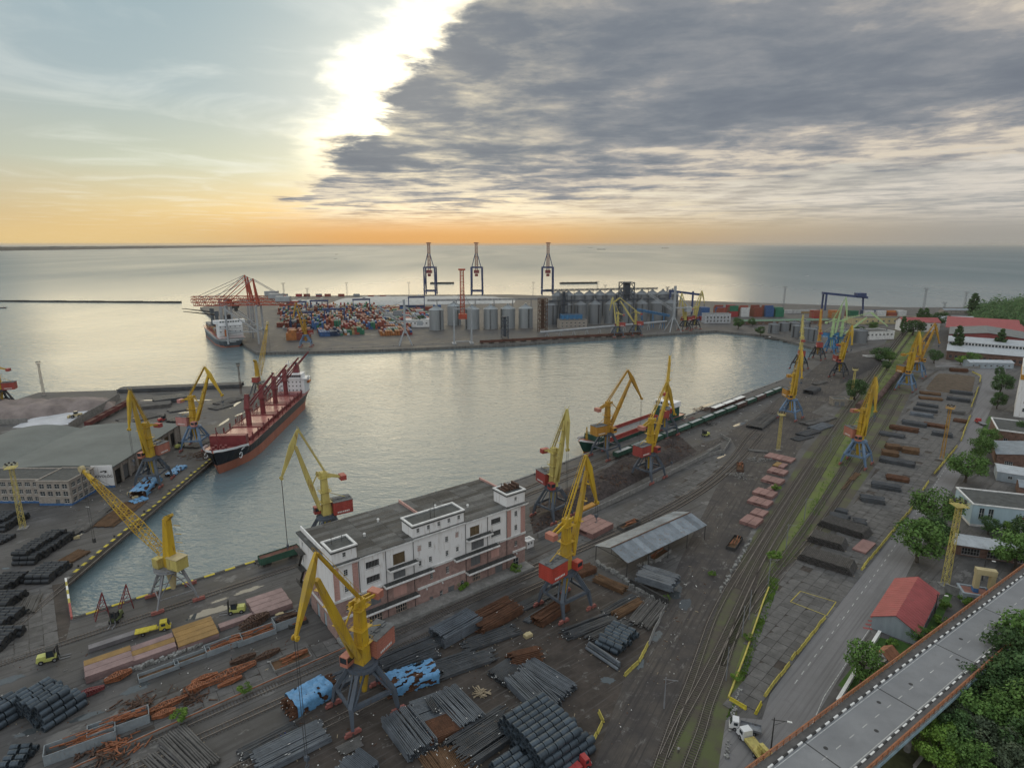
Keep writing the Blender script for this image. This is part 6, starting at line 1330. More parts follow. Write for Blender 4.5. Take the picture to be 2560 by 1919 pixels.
for i, (x, y, t) in enumerate(((711, 748, 707), (770, 752, 720), (868, 742, 706), (1023, 741, 705), (1333, 742, 705), (1493, 742, 703), (1512, 748, 712), (1665, 785, 716), (1958, 773, 716), (2306, 790, 720), (2410, 772, 729), (2360, 772, 755))):
 o = g(x, y); h = CAMH + (-( _s + (t - 959.5) / FPX * _c)) * o.y / (_c - (t - 959.5) / FPX * _s)
 lamp_mast(x, y, h, ('slim far floodlight mast beyond the basin, number %s from the left' % 'first second third fourth fifth sixth seventh eighth ninth tenth eleventh twelfth'.split()[i]).replace('number ', ''), w=2.4, pl=5.5)
lamp_mast(110, 988, 23.5, 'rusty white floodlight mast at the outer corner of the left pier', mat('mast_pale', (0.42, 0.38, 0.34), 0.7), 1.2, 2.6)
lamp_mast(603, 987, 22.0, 'thin rust-coloured lattice mast behind the bulk carrier', mat('rusty_iron', (0, 0, 0)), 1.0, 2.4)
lamp_mast(58, 1320, 25.0, 'yellow and maroon floodlight mast before the beige office block', M_yel2, 1.5, 3.4)
lamp_mast(2362, 1462, 27.6, 'yellow lattice floodlight mast among the trees by the gatehouse', M_yel2, 1.5, 3.6)
lamp_mast(2354, 1148, 27.0, 'tall ochre floodlight mast standing in the paved slab yard', M_ora, 1.3, 3.2)
lamp_mast(2128, 1000, 22.0, 'yellow lattice mast beside the round tree and switch hut', M_yel2, 1.2, 3.0)
lamp_mast(1945, 1125, 20.0, 'yellowish lattice mast between the dark stacks and the yard road', M_yel2, 1.2, 3.0)
# ship-to-shore gantries
M_stsr = mat('sts_red', (0.42, 0.075, 0.04), 0.6, 0, 0.2, 0.2); M_stsg = mat('sts_grey', (0.36, 0.38, 0.40), 0.6, 0, 0.15, 0.3); M_stsb = mat('sts_navy', (0.035, 0.06, 0.16), 0.6, 0, 0.2, 0.2)
def sts_red(px, py, label):
 o = g(px, py); E = empty('container_gantry', o, R(186), label, 'crane', 'red container gantries')
 for x in (0, 30):
  for y in (-9, 9):
   b = MB(); b.beam((x, y, 1), (x, y * 0.92, 40), 1.6, 1.6); b.build('leg', M_stsg, E)
  b = MB(); b.beam((x, -9, 14), (x, 9, 14), 1.2); b.beam((x, -8.3, 39), (x, 8.3, 39), 1.6); b.build('portal_beam', M_stsg, E)
 for y in (-9, 9): b = MB(); b.beam((0, y, 13), (30, y, 36), 0.9); b.beam((0, y, 13.5), (30, y, 13.5), 1.0); b.build('brace', M_stsg, E)
 b = MB(); b.lattice((-40, 0, 41), (62, 0, 41), 5.0, 3.2, 26, 0.55, 0, None, None, 0.35); b.build('boom', M_stsr, E)
 b = MB(); b.beam((0, -4, 40), (3, 0, 66), 1.2); b.beam((0, 4, 40), (3, 0, 66), 1.2); b.beam((30, 0, 41), (4, 0, 64), 0.7); b.build('apex_frame', M_stsr, E)
 b = MB(); b.beam((3, 0, 66), (55, 0, 43), 0.45); b.beam((3, 0, 66), (34, 0, 43), 0.45); b.beam((3, 0, 66), (-34, 0, 43), 0.45); b.build('stay', M_legg, E)
 b = MB(); b.box(-32, -18, -4, 4, 43, 48); b.build('machinery_house', M_stsg, E)
 b = MB(); b.box(20, 25, -3.4, 3.4, 36.5, 39); b.box(21, 23.5, -1.5, 1.5, 33.5, 36.5); b.build('trolley', M_rail, E)
for px, py, lb in ((655, 858, 'red-boomed container gantry nearest the camera over the container ship'), (640, 845, 'red-boomed container gantry, middle one of three over the container ship'), (632, 833, 'red-boomed container gantry, farthest of three over the container ship')): sts_red(px, py, lb)
def sts_blue(px, label):
 o = g(px, 739); E = empty('raised_gantry', o, 0, label, 'crane', 'blue gantries with raised booms')
 for x in (-11, 11):
  for y in (0, 26): b = MB(); b.beam((x, y, 1), (x * 0.95, y, 56), 2.6, 2.6); b.build('leg', M_stsb, E)
 for z in (9, 55): b = MB(); b.beam((-11, 0, z), (11, 0, z), 2.4); b.beam((-11, 26, z), (11, 26, z), 2.2); b.build('portal_beam', M_stsb, E)
 for x in (-11, 11): b = MB(); b.beam((x, 0, 55), (x, 26, 55), 2.0); b.beam((x, 26, 10), (x, 0, 52), 1.4); b.build('brace', M_stsb, E)
 b = MB(); b.beam((-9, 0, 56), (-2, 0, 82), 1.4); b.beam((9, 0, 56), (2, 0, 82), 1.4); b.build('apex_frame', M_stsb, E)
 b = MB(); b.lattice((0, 2, 50), (0, 4, 102), 5.0, 4.0, 14, 0.9, 0, 4.4, 3.4, 0.6); b.box(-4.5, 4.5, 1, 5, 101, 103); b.build('raised_boom', mat('boom_rust', (0.28, 0.12, 0.09), 0.7), E)
 b = MB(); b.box(-5, 5, -4, 8, 44, 50); b.box(-3, 3, -3, 2, 38, 43); b.build('trolley', M_gear, E)
 b = MB(); b.box(-13, -10.5, -2, 2, 12, 14); b.build('stair_tower', M_stsg, E)
for px, lb in ((1075, 'tall navy gantry with raised boom on the far wall, leftmost of three'), (1192, 'tall navy gantry with raised boom on the far wall, middle of three'), (1369, 'tall navy gantry with raised boom behind the silos, rightmost of three')): sts_blue(px, lb)
def rtg(px, py, ang, label):
 o = g(px, py); E = empty('yard_gantry', o, R(ang), label, 'crane', 'navy yard gantries')
 for x in (-12, 12):
  for y in (-4, 4): b = MB(); b.beam((x, y, 0.8), (x, y, 20), 1.1); b.build('leg', M_stsb, E)
  b = MB(); b.beam((x, -5.5, 1.4), (x, 5.5, 1.4), 1.2); b.build('wheel_beam', M_stsb, E)
 for y in (-4, 4): b = MB(); b.beam((-13, y, 20), (13, y, 20), 1.2, 1.8); b.build('girder', M_stsb, E)
 b = MB(); b.box(2, 6, -5, 5, 21, 23.5); b.build('trolley', M_stsg, E)
for i, (px, py, a) in enumerate(((755, 822, 20), (838, 812, 20), (800, 786, 15), (905, 782, 15), (1042, 775, 8), (745, 790, 15))): rtg(px, py, a, ['navy rubber-tyred yard gantry nearest the tall red containers', 'navy yard gantry straddling the blue container stack', 'navy yard gantry before the white covered heap', 'navy yard gantry behind the rust coloured rows', 'small navy yard gantry close to the silver silos', 'navy yard gantry beside the smaller white heap'][i])
# silos
NTH = 'first second third fourth fifth sixth seventh eighth ninth tenth eleventh twelfth'.split()
M_silo = mat('galvanised_steel', (0.33, 0.36, 0.38), 0.45, 0.35, 0.12, 0.2, streak=True); M_silod = mat('silo_grey', (0.20, 0.215, 0.23), 0.6, 0.1, 0.12, 0.2, streak=True)
def silo_proto(r, h, hc, m):
 b = MB(); b.cyl((0, 0, 0.5), (0, 0, h), r, n=32, caps=False)
 for k in range(int(h / 2.2)): b.cyl((0, 0, 0.5 + k * 2.2), (0, 0, 0.75 + k * 2.2), r + 0.12, n=32, caps=False)
 c = MB(); c.cyl((0, 0, h), (0, 0, h + hc), r + 0.4, 0.8, n=32)
 for k in range(16): t = k * math.pi / 8; c.beam((math.cos(t) * (r + 0.3), math.sin(t) * (r + 0.3), h + 0.15), (math.cos(t), math.sin(t), h + hc + 0.1), 0.3)
 d = MB(); d.cyl((0, 0, h + hc), (0, 0, h + hc + 1.6), 1.4, n=12); e = MB(); e.cyl((0, 0, 0), (0, 0, 0.5), r + 0.8, n=32); l = MB(); l.lattice((r + 0.6, 0, 0.5), (r + 0.6, 0, h), 0.9, 0.9, 10, 0.12)
 return [('shell', b.mesh('shell', m, False)), ('roof_cone', c.mesh('roof_cone', m)), ('roof_cap', d.mesh('roof_cap', m)), ('footing', e.mesh('footing', M_conc)), ('ladder_tower', l.mesh('ladder_tower', M_rail))]
def silo(pr, px, py, label, group): 
 o = g(px, py); E = empty('silo', o, R(random.uniform(200, 340)), label, 'silo', group)
 for n, me in pr: mo(n, me, E)
pa = silo_proto(8.6, 24.0, 4.4, M_silo)
for i, (x, y) in enumerate(((1092, 824), (1181, 822), (1227, 821), (1270, 820), (1314, 819))): silo(pa, x, y, 'bright galvanised grain silo in the front row, %s from the left' % ['first', 'second', 'third', 'fourth', 'fifth'][i], 'bright galvanised silos')
silo(pa, 1136, 812, 'bright galvanised grain silo standing back between the first two', 'bright galvanised silos')
pb = silo_proto(8.2, 25.0, 5.0, M_silod)
for i, x in enumerate((1378, 1413, 1449, 1486, 1526, 1565, 1602, 1640, 1674)): silo(pb, x, 811 - i * 0.8, 'dull grey silo in the front row of the big block, %s from the left' % NTH[i], 'dull grey silos')
pc = silo_proto(8.6, 30.0, 5.5, M_silod)
for i, x in enumerate((1394, 1420, 1446, 1472, 1498, 1524, 1550, 1576, 1602, 1628, 1654, 1678)): silo(pc, x, 792 - i * 0.6, 'tall dull grey silo in the rear row of the big block, %s from the left' % NTH[i], 'tall dull grey rear silos')
pd = silo_proto(6.0, 10.0, 1.2, M_silod)
for i, (x, y) in enumerate(((1933, 832), (1958, 828), (1984, 827), (2010, 824))): silo(pd, x, y, 'low grey storage tank by the end of the basin, %s from the left' % ['first', 'second', 'third', 'fourth'][i], 'low tanks in the rear line')
pe = silo_proto(6.5, 13.0, 1.2, M_silod)
for i, (x, y) in enumerate(((2014, 850), (2036, 853), (2112, 858), (2148, 857), (1992, 843))): silo(pe, x, y, 'taller grey tank behind the crane legs at the basin end, %s' % ['left of the ochre crane', 'right of the ochre crane', 'left of the end one', 'at the right end', 'at the left end'][i], 'tanks behind the crane legs')
M_truss = mat('conveyor_slate', (0.07, 0.085, 0.11), 0.7, 0, 0.2, 0.2)
def gantry_line(name, p0, p1, z0, z1, w, label, m, posts=6, lat=True):
 a, b_ = g(*p0), g(*p1); E = empty(name, (a.x, a.y, 0), 0, label, 'conveyor'); d = Vector((b_.x - a.x, b_.y - a.y, 0)); b = MB()
 if lat: b.lattice((0, 0, z0), (d.x, d.y, z1), w, w, 22, w * 0.14, 0, None, None, w * 0.09); b.beam((0, 0, z0), (d.x, d.y, z1), w * 0.7, w * 0.4)
 else: b.cyl((0, 0, z0), (d.x, d.y, z1), w / 2, n=10)
 b.build('gallery', m, E)
 for k in range(posts):
  f = (k + 0.5) / posts; q = d * f; z = z0 + (z1 - z0) * f; b = MB(); b.beam((q.x - 1.6, q.y, 0), (q.x, q.y, z), 0.6); b.beam((q.x + 1.6, q.y, 0), (q.x, q.y, z), 0.6); b.build('trestle', m, E)
gantry_line('conveyor_bridge', (1362, 792), (1640, 784), 37, 37, 2.6, 'slate conveyor bridge running over the rear silo row', M_truss)
gantry_line('conveyor_bridge', (1370, 812), (1660, 803), 30, 30, 2.4, 'slate conveyor bridge running over the front row of dull silos', M_truss)
gantry_line('conveyor_bridge', (1070, 812), (1350, 806), 31, 31, 2.2, 'pale conveyor bridge running over the bright galvanised silos', M_legg)
gantry_line('covered_conveyor', (1350, 842), (1665, 822), 5, 9, 2.6, 'long white covered conveyor tube along the far quay', M_stsg, 10, False)
gantry_line('blue_conveyor', (1590, 818), (1672, 822), 22, 16, 2.6, 'bright blue conveyor bridge sloping to the grey ship loader', M_blu, 3)
def tower(px, py, w, h, m, label, name='lattice_tower', lv=8):
 o = g(px, py); E = empty(name, o, R(12), label, 'tower'); b = MB(); b.lattice((0, 0, 0), (0, 0, h), w, w, lv, w * 0.07, 0, None, None, w * 0.045); b.build('frame', m, E)
 for k in range(1, lv + 1, 2): b = MB(); b.box(-w / 2, w / 2, -w / 2, w / 2, h * k / lv - 0.25, h * k / lv); b.build('floor_plate', m, E)
 b = MB(); b.box(-w * 0.2, w * 0.2, -w * 0.2, w * 0.2, h * 0.1, h * 0.98); b.build('elevator_leg', m, E); return E
tower(1356, 830, 9, 39, mat('rusty_iron', (0, 0, 0)), 'rust-brown lattice elevator tower between the bright and dull silos')
tower(1563, 806, 15, 52, M_truss, 'dark machinery tower rising from the dull grey silo block', lv=7)
tower(1408, 812, 8, 43, M_truss, 'dark elevator tower at the left of the dull grey silos')
tower(1262, 846, 7, 24, M_truss, 'dark sampling tower before the fourth bright silo', lv=5)
# red mast crane on white portal legs, ship loaders
def red_mast():
 o = g(1158, 860); E = empty('mast_unloader', o, R(11), 'red lattice mast crane on tall white portal legs before the silos', 'crane')
 for x in (-9, 9): b = MB(); b.beam((x, 0, 0), (x * 0.98, 0, 36), 1.2, 1.2); b.beam((x, 8, 0), (x * 0.98, 4, 36), 0.8); b.box(x - 2, x + 2, -1.5, 9, 0, 1.2); b.build('portal_leg', M_stsg, E)
 b = MB(); b.beam((-10, 1, 36), (10, 1, 36), 1.3); b.beam((-9, 0, 3), (9, 0, 3), 0.8); b.build('portal_beam', M_stsg, E)
 b = MB(); b.lattice((0, 1, 26), (0, 1, 75), 4.2, 4.2, 16, 0.55, 0, 3.2, 3.2, 0.35); b.box(-3.2, 3.2, -2, 4, 74.4, 76); b.build('mast', M_stsr, E)
 b = MB(); b.box(-4, 4, -3, 4, 26, 31); b.build('operator_cab', M_stsr, E)
 b = MB(); b.beam((0, 1, 55), (-9, 1, 37), 0.35); b.beam((0, 1, 55), (9, 1, 37), 0.35); b.build('stay', M_legg, E)
red_mast()
def loader(px, py, label, s=1.0):
 o = g(px, py); E = empty('ship_loader', o, R(11), label, 'ship loader')
 for k in range(4): t = k * math.pi / 2 + 0.8; b = MB(); b.beam((9 * s * math.cos(t), 9 * s * math.sin(t), 0), (1.5 * math.cos(t), 1.5 * math.sin(t), 14 * s), 1.0); b.build('leg', M_stsg, E)
 b = MB(); b.beam((0, 0, 12 * s), (0, 0, 46 * s), 2.2); b.build('tower', M_stsg, E)
 b = MB(); b.lattice((-2, 0, 22 * s), (-26 * s, 6, 38 * s), 2.4, 2.4, 10, 0.4); b.build('boom', M_stsg, E)
 b = MB(); b.beam((0, 0, 45 * s), (-20 * s, 5, 35 * s), 0.35); b.beam((0, 0, 40 * s), (16 * s, -3, 24 * s), 0.8); b.beam((0, 0, 24 * s), (18 * s, -3, 24 * s), 1.4); b.build('stay', M_stsg, E)
 b = MB(); b.box(12 * s, 18 * s, -4, 2, 20 * s, 25 * s); b.build('machinery_house', M_stsg, E)
loader(1014, 862, 'pale grey ship loader with raised chute standing alone on the far quay'); loader(1682, 828, 'grey ship loader with branching tower beside the blue conveyor', 1.15)
# blue gantry seen over the right containers
o = g(2062, 775); E = empty('blue_gantry', o, R(0), 'blue gantry with long horizontal girder behind the green cranes', 'crane')
for x, y in ((0, 0), (0, 10)): b = MB(); b.beam((x, y, 0), (x, y, 26), 2.2); b.build('leg', M_stsb, E)
b = MB(); b.beam((62, 5, 0), (60, 5, 19), 2.0); b.build('leg', M_stsb, E)
b = MB(); b.beam((-4, 5, 26), (66, 5, 19), 6, 3.4); b.build('girder', M_stsb, E)
b = MB(); b.box(48, 62, 0, 10, 20, 26); b.build('machinery_house', M_stsb, E)
o = g(1690, 790); E = empty('blue_gantry', o, R(0), 'dark blue gantry with bent girder beside the second silo block', 'crane')
for x, y in ((-10, 0), (22, 0)): b = MB(); b.beam((x, y, 0), (x, y, 35), 2.2); b.build('leg', M_stsb, E)
b = MB(); b.beam((-12, 0, 36), (34, 0, 30), 3.4, 3.0); b.build('girder', M_stsb, E)
# breakwaters, pontoons
def wall_line(name, p0, p1, w, h, label, m, z=SEA_Z - 1):
 a, b_ = g(*p0, SEA_Z), g(*p1, SEA_Z); b = MB(); d = (b_ - a); n = 24
 c = a.lerp(b_, 0.5)
 for k in range(n):
  q0, q1 = a.lerp(b_, k / n) - c, a.lerp(b_, (k + 1) / n) - c; b.beam((q0.x, q0.y, h / 2), (q1.x, q1.y, h / 2), w, h * (1 + 0.12 * ((k * 7) % 3 - 1)))
 return b.build(name, m, None, label=label, cat='breakwater', loc=(c.x, c.y, z))
M_bw = mat('breakwater_stone', (0.06, 0.058, 0.055), 0.9, 0, 0.3, 0.2)
wall_line('breakwater', (-300, 752), (452, 757), 6, 3.6, 'long dark breakwater running out across the open water', M_bw)
wall_line('breakwater', (1075, 709.5), (1135, 709), 10, 5, 'short dark breakwater between the raised blue gantries', M_bw)
wall_line('breakwater', (1400, 709.5), (1492, 708.5), 10, 5, 'thin dark breakwater above the dull grey silos', M_bw)
for i, (x, y) in enumerate(((1955, 851), (1985, 857), (1940, 848))): 
 o = g(x, y, SEA_Z); b = MB(); b.box(-11, 11, -3, 3, 0, 1.2); b.box(-10, 10, -2.6, 2.6, 1.2, 1.35)
 for k in range(5): b.cyl((-9 + k * 4.5, -3, 1.2), (-9 + k * 4.5, -3, 1.8), 0.25, n=6)
 b.build('pontoon', M_bw, None, label='dark mooring pontoon at the basin end, %s' % ['middle of three', 'nearest of three', 'farthest of three'][i], cat='pontoon', loc=(o.x, o.y, SEA_Z), rz=R(-25))
# wagon line on the far quay
def wagon_proto(kind, m, top=None):
 b = MB(); L = 12.6
 if kind == 'gondola':
  b.box(-L / 2, L / 2, -1.5, 1.5, 1.15, 1.3)
  for q in ((-L / 2, L / 2, -1.5, -1.42), (-L / 2, L / 2, 1.42, 1.5), (-L / 2, -L / 2 + 0.08, -1.42, 1.42), (L / 2 - 0.08, L / 2, -1.42, 1.42)): b.box(*q, 1.3, 3.35)
  for k in range(8):
   x = -L / 2 + 0.2 + k * (L - 0.4) / 7
   for s in (-1.56, 1.56): b.box(x - 0.09, x + 0.09, min(s, s * 0.96), max(s, s * 0.96), 1.2, 3.4)
  parts = [('body', b.mesh('body', m))]
  if top: t = MB(); t.box(-L / 2 + 0.1, L / 2 - 0.1, -1.41, 1.41, 2.6, 3.05); parts.append(('load', t.mesh('load', top)))
 else:                                                                # covered hopper with rounded roof
  n = 10; pr = [(1.5 * math.cos(math.pi * k / n), 3.1 + 1.15 * math.sin(math.pi * k / n)) for k in range(n + 1)]
  full = [(1.5, 1.9)] + pr + [(-1.5, 1.9), (-0.7, 1.1), (0.7, 1.1)]
  for a, c in zip(full, full[1:] + full[:1]): b.quad((-L / 2, a[0], a[1]), (L / 2, a[0], a[1]), (L / 2, c[0], c[1]), (-L / 2, c[0], c[1]))
  for x in (-L / 2, L / 2): b.poly([(x, y, z) for y, z in full])
  for k in range(7):
   x = -L / 2 + 0.3 + k * 2.0
   for a, c in zip(pr, pr[1:]): b.beam((x, a[0] * 1.02, a[1] + 0.03), (x, c[0] * 1.02, c[1] + 0.03), 0.16, 0.08)
  for k in range(3): b.box(-4.5 + k * 4.1, -3.7 + k * 4.1, -0.4, 0.4, 4.2, 4.42)
  parts = [('body', b.mesh('body', m))]
 f = MB(); f.box(-L / 2 - 0.5, L / 2 + 0.5, -0.35, 0.35, 0.85, 1.12)
 for x in (-L / 2 - 0.5, L / 2 + 0.5): f.box(x - 0.12, x + 0.12, -1.0, 1.0, 0.85, 1.12)
 parts.append(('underframe', f.mesh('underframe', M_rail)))
 bg = MB(); bg.box(-1.2, 1.2, -1.0, 1.0, 0.45, 0.75)
 for x in (-0.92, 0.92):
  for y in (-0.8, 0.8): bg.cyl((x, y - 0.07, 0.47), (x, y + 0.07, 0.47), 0.47, n=12)
 bm_ = bg.mesh('bogie', M_rail); parts += [('bogie', bm_, -4.2), ('bogie', bm_, 4.2)]
 return parts
def wagon(pr, x, y, rz, label, group, name='wagon', z=0.16):
 E = empty(name, (x, y, z), rz, label, 'wagon', group)
 for p in pr: mo(p[0], p[1], E, loc=(p[2], 0, 0) if len(p) > 2 else None)
 return E
M_wrust = mat('wagon_rust', (0.13, 0.06, 0.045), 0.85, 0, 0.3, 0.6, per_obj=0.2); M_wgrn = mat('wagon_green', (0.035, 0.10, 0.07), 0.7, 0, 0.25, 0.5, per_obj=0.2, dirt=(0.07, 0.06, 0.05)); M_wbrn = mat('wagon_brown', (0.11, 0.065, 0.058), 0.7, 0, 0.25, 0.5, per_obj=0.25)
M_wred = mat('wagon_crimson', (0.17, 0.045, 0.045), 0.75, 0, 0.25, 0.5, per_obj=0.2)
WG = wagon_proto('gondola', M_wrust, mat('rusty_iron', (0, 0, 0)))
for k in range(15):
 f = k / 15; x, y = 1215 + 400 * f, 859 - 22 * f; p = g(x, y); wagon(WG, p.x, p.y, R(11.4), 'rust-brown open wagon in the line along the far quay', 'rust wagons along the far quay')
# far coast
def coast():
 b = MB(); rnd = random.Random(5); n = 60; top = []; bot = []; back = []
 import mathutils
 for k in range(n + 1):
  f = k / n; px = -900 + 1900 * f; py = 640.5 - 25.5 * min(1, (px + 900) / 1700) ** 0.9 if px < 800 else 615.0
  p = g(px, max(py, 614.2), SEA_Z); hgt = (52 + 16 * mathutils.noise.noise(Vector((k * 0.35, 1.0, 0))) + rnd.uniform(-4, 5)) * (1.0 if f < 0.8 else 1 - (f - 0.8) * 3.5)
  bot.append(p); top.append(Vector((p.x, p.y + 500, hgt))); back.append(Vector((p.x, p.y + 3000, hgt * 1.05)))
 for k in range(n): b.quad(bot[k], bot[k + 1], top[k + 1], top[k]); b.quad(top[k], top[k + 1], back[k + 1], back[k])
 b.build('far_coast_hills', mat('far_land', (0.34, 0.28, 0.20), 0.9, 0, 0.3, 0.004), kind='structure')
coast()
# ------------------------------------------------------------------ cargo in the yards
M_bar = mat('bar_steel_dark', (0.075, 0.082, 0.092), 0.5, 0.35, 0.3, 0.25, dirt=(0.10, 0.085, 0.075))
M_barb = mat('bar_steel_blue', (0.13, 0.15, 0.175), 0.45, 0.3, 0.25, 0.25, dirt=(0.06, 0.065, 0.075))
M_barr = mat('bar_rust', (0.125, 0.058, 0.032), 0.85, 0.0, 0.35, 0.5, dirt=(0.07, 0.034, 0.022))
M_barbr = mat('bar_brown', (0.15, 0.085, 0.045), 0.85, 0.0, 0.3, 0.5, dirt=(0.09, 0.055, 0.035))
M_barg = mat('bar_grey', (0.14, 0.135, 0.13), 0.75, 0.1, 0.3, 0.3, dirt=(0.085, 0.08, 0.078))
M_tag = mat('paper_tag', (0.75, 0.75, 0.73), 0.7, 0, 0.05, 1)
M_wood = mat('dunnage_wood', (0.36, 0.29, 0.20), 0.9, 0, 0.25, 1.0)
def barpile(ax, w, h, m, label, d=0.30, z0=0.0, tags=True, taper=0.0, name='bar_stack', jit=0.5, cat='steel bars', dun=True):
 a, b_ = g(*ax[0]), g(*ax[1]); dd = b_ - a; L = dd.length; an = math.atan2(dd.y, dd.x); rnd = random.Random(int(ax[0][0] * 3 + ax[0][1]))
 E = empty(name, (a.x, a.y, z0), an, label, cat, 'stacked steel in the yard')
 nz = max(1, int(h / d)); b = MB(); tg = MB()
 for k in range(nz):
  ww = w - taper * k; ny = int(ww / (d * 1.04))
  for j in range(ny):
   if 0 < k < nz - 1 and 1 < j < ny - 2: continue
   if k == nz - 1 and rnd.random() < 0.05: continue
   y = -ww / 2 + (j + 0.5) * ww / ny + rnd.uniform(-.03, .03); z = 0.1 + (k + 0.5) * d * 0.96 + rnd.uniform(-.03, .03); s, e = rnd.uniform(-jit, jit), L + rnd.uniform(-jit, jit); bow = rnd.uniform(-.22, .22)
   if k == nz - 1 and L > 8: b.cyl((s, y, z), (L / 2, y + bow, z), d / 2, n=6, caps=False); b.cyl((L / 2, y + bow, z), (e, y, z), d / 2, n=6)
   else: b.cyl((s, y, z), (e, y, z), d / 2, n=6)
   if tags and rnd.random() < 0.30: x = rnd.choice((s - 0.02, e - 0.1)); tg.box(x, x + 0.14, y - 0.08, y + 0.08, z, z + d * 0.55)
   if tags and k == nz - 1 and rnd.random() < 0.05: x = rnd.uniform(0.1, 0.9) * L; tg.box(x, x + 0.5, y - 0.05, y + 0.05, z + d / 2, z + d / 2 + 0.04)
 b.build('bars', m, E, kind='stuff')
 if tg.v: tg.build('paper_tags', M_tag, E, kind='stuff')
 if dun:
  for k in range(max(2, int(L / 4))):
   x = L * (k + 0.5) / max(2, int(L / 4)); q = MB(); q.box(x - 0.08, x + 0.08, -w / 2 - 0.3, w / 2 + 0.3, 0.0, 0.11); q.build('dunnage', M_wood, E)
 return E
BP = barpile
BP(((1092, 1609), (1186, 1556)), 6.5, 3.4, M_barb, 'tall neat blue-grey block of steel bundles before the warehouse platform', d=0.55, tags=False, jit=0.25)
BP(((948, 1668), (1087, 1609)), 5.0, 1.4, M_bar, 'long dark bars behind the near crane house, upper row'); BP(((971, 1680), (1094, 1634)), 3.6, 1.1, M_bar, 'long dark bars behind the near crane house, lower row')
BP(((1185, 1575), (1285, 1520)), 7.5, 2.6, M_barr, 'broad rust-brown bar stack between the grey block and the red-house crane')
BP(((1094, 1688), (1231, 1640)), 4.6, 1.0, M_bar, 'long dark bars right of the blue tarpaulin, nearest row', jit=1.5); BP(((1083, 1670), (1186, 1636)), 3.2, 0.9, M_bar, 'long dark bars right of the blue tarpaulin, middle row', jit=1.2); BP(((1163, 1620), (1288, 1576)), 4.6, 1.0, M_bar, 'long dark bars at the foot of the rust-brown stack', jit=1.5)
BP(((989, 1796), (1058, 1886)), 6.8, 2.2, M_barb, 'dark steel bars pointing to the camera, left of the small rusty stack'); BP(((1037, 1796), (1101, 1772)), 7.0, 2.0, M_barb, 'square dark bar stack behind the small rusty stack'); BP(((1069, 1840), (1142, 1812)), 6.0, 2.0, M_barr, 'small rusty bar stack hemmed in by dark stacks')
BP(((1108, 1740), (1183, 1820)), 6.4, 2.1, M_barb, 'dark steel bars pointing to the camera, right of the small rusty stack'); BP(((1147, 1892), (1277, 1806)), 8.5, 1.5, M_bar, 'wide fan of dark bars beside the large coil stack', jit=1.4); BP(((1072, 1770), (1092, 1800)), 1.6, 0.6, M_bar, 'narrow bundle laid across the square dark bar stack', z0=2.0, dun=False)
BP(((1075, 1885), (1115, 1940)), 5.0, 0.7, M_barbr, 'flat brown bars at the bottom edge, left group'); BP(((1120, 1870), (1160, 1935)), 6.0, 0.6, M_barbr, 'flat brown bars at the bottom edge, right group')
BP(((1276, 1658), (1348, 1640)), 5.4, 2.8, M_barr, 'rounded heap of rusty bent bars on top of the dark bars', d=0.34, taper=0.5, jit=0.7); BP(((1242, 1702), (1292, 1668)), 6.2, 1.2, M_bar, 'dark bars with pale wooden wedges left of the rusty bent heap'); BP(((1314, 1668), (1422, 1738)), 5.8, 1.5, M_barb, 'dark steel bars in the middle of the bar yard, far one of two'); BP(((1289, 1700), (1375, 1784)), 6.2, 2.2, M_barb, 'dark steel bars in the middle of the bar yard, near one of two')
BP(((1342, 1562), (1410, 1518)), 4.2, 2.2, M_barr, 'tall rusty bar stack under the red-house crane', tags=False); BP(((1315, 1556), (1370, 1522)), 2.0, 0.8, M_barb, 'low blue-grey bars beside the red-house crane leg', tags=False); BP(((1414, 1590), (1527, 1546)), 4.6, 1.0, M_bar, 'long dark bars in front of the red-house crane, upper row', jit=1.2); BP(((1474, 1602), (1567, 1559)), 3.2, 0.9, M_bar, 'long dark bars in front of the red-house crane, lower row', jit=1.2)
BP(((1536, 1543), (1602, 1507)), 2.8, 1.3, M_barbr, 'brown bar bundle above the small coil stack'); BP(((1508, 1536), (1589, 1490)), 2.6, 0.8, M_bar, 'thin dark bars above the brown bundle'); BP(((1596, 1566), (1644, 1508)), 6.2, 1.1, M_barg, 'spread grey bars inside the curved low wall', jit=0.9)
BP(((1467, 1618), (1549, 1674)), 2.4, 1.6, M_barb, 'single long dark beam bundle beside the small coil stack', d=0.8, tags=False); BP(((1600, 1452), (1688, 1480)), 7.4, 2.6, M_barb, 'tall grey bar stack behind the dark retaining wall', z0=1.6, d=0.4, tags=False, dun=False); BP(((1440, 1440), (1482, 1425)), 4.0, 2.0, M_barr, 'small rusty bar pile by the white rubble row', tags=False); BP(((1489, 1449), (1561, 1480)), 3.2, 1.6, M_barbr, 'brown bar stack beside the white rubble row', tags=False); BP(((1289, 1527), (1395, 1474)), 3.8, 0.8, M_bar, 'dark bars left of the red-house crane')
BP(((430, 1835), (520, 1925)), 5.5, 0.9, M_barg, 'grey timber-like bars at the bottom edge, right group', d=0.42, tags=False); BP(((385, 1880), (440, 1930)), 5.0, 0.8, M_barg, 'grey timber-like bars at the bottom edge, left group', d=0.42, tags=False); BP(((640, 1918), (812, 1832)), 6.4, 1.5, M_barb, 'blue-grey bars at the bottom edge beside the near crane bogie'); BP(((600, 1890), (740, 1818)), 3.4, 0.8, M_bar, 'thin dark bars behind the bottom blue-grey bars'); BP(((835, 1712), (872, 1695)), 4.4, 1.6, M_barb, 'pale blue-grey bars under the near crane portal'); BP(((870, 1905), (920, 1945)), 6.0, 1.5, M_barb, 'blue-grey bars at the very bottom below the near crane'); BP(((850, 1880), (905, 1852)), 3.0, 0.5, M_barg, 'flat grey bars below the near crane bogie')
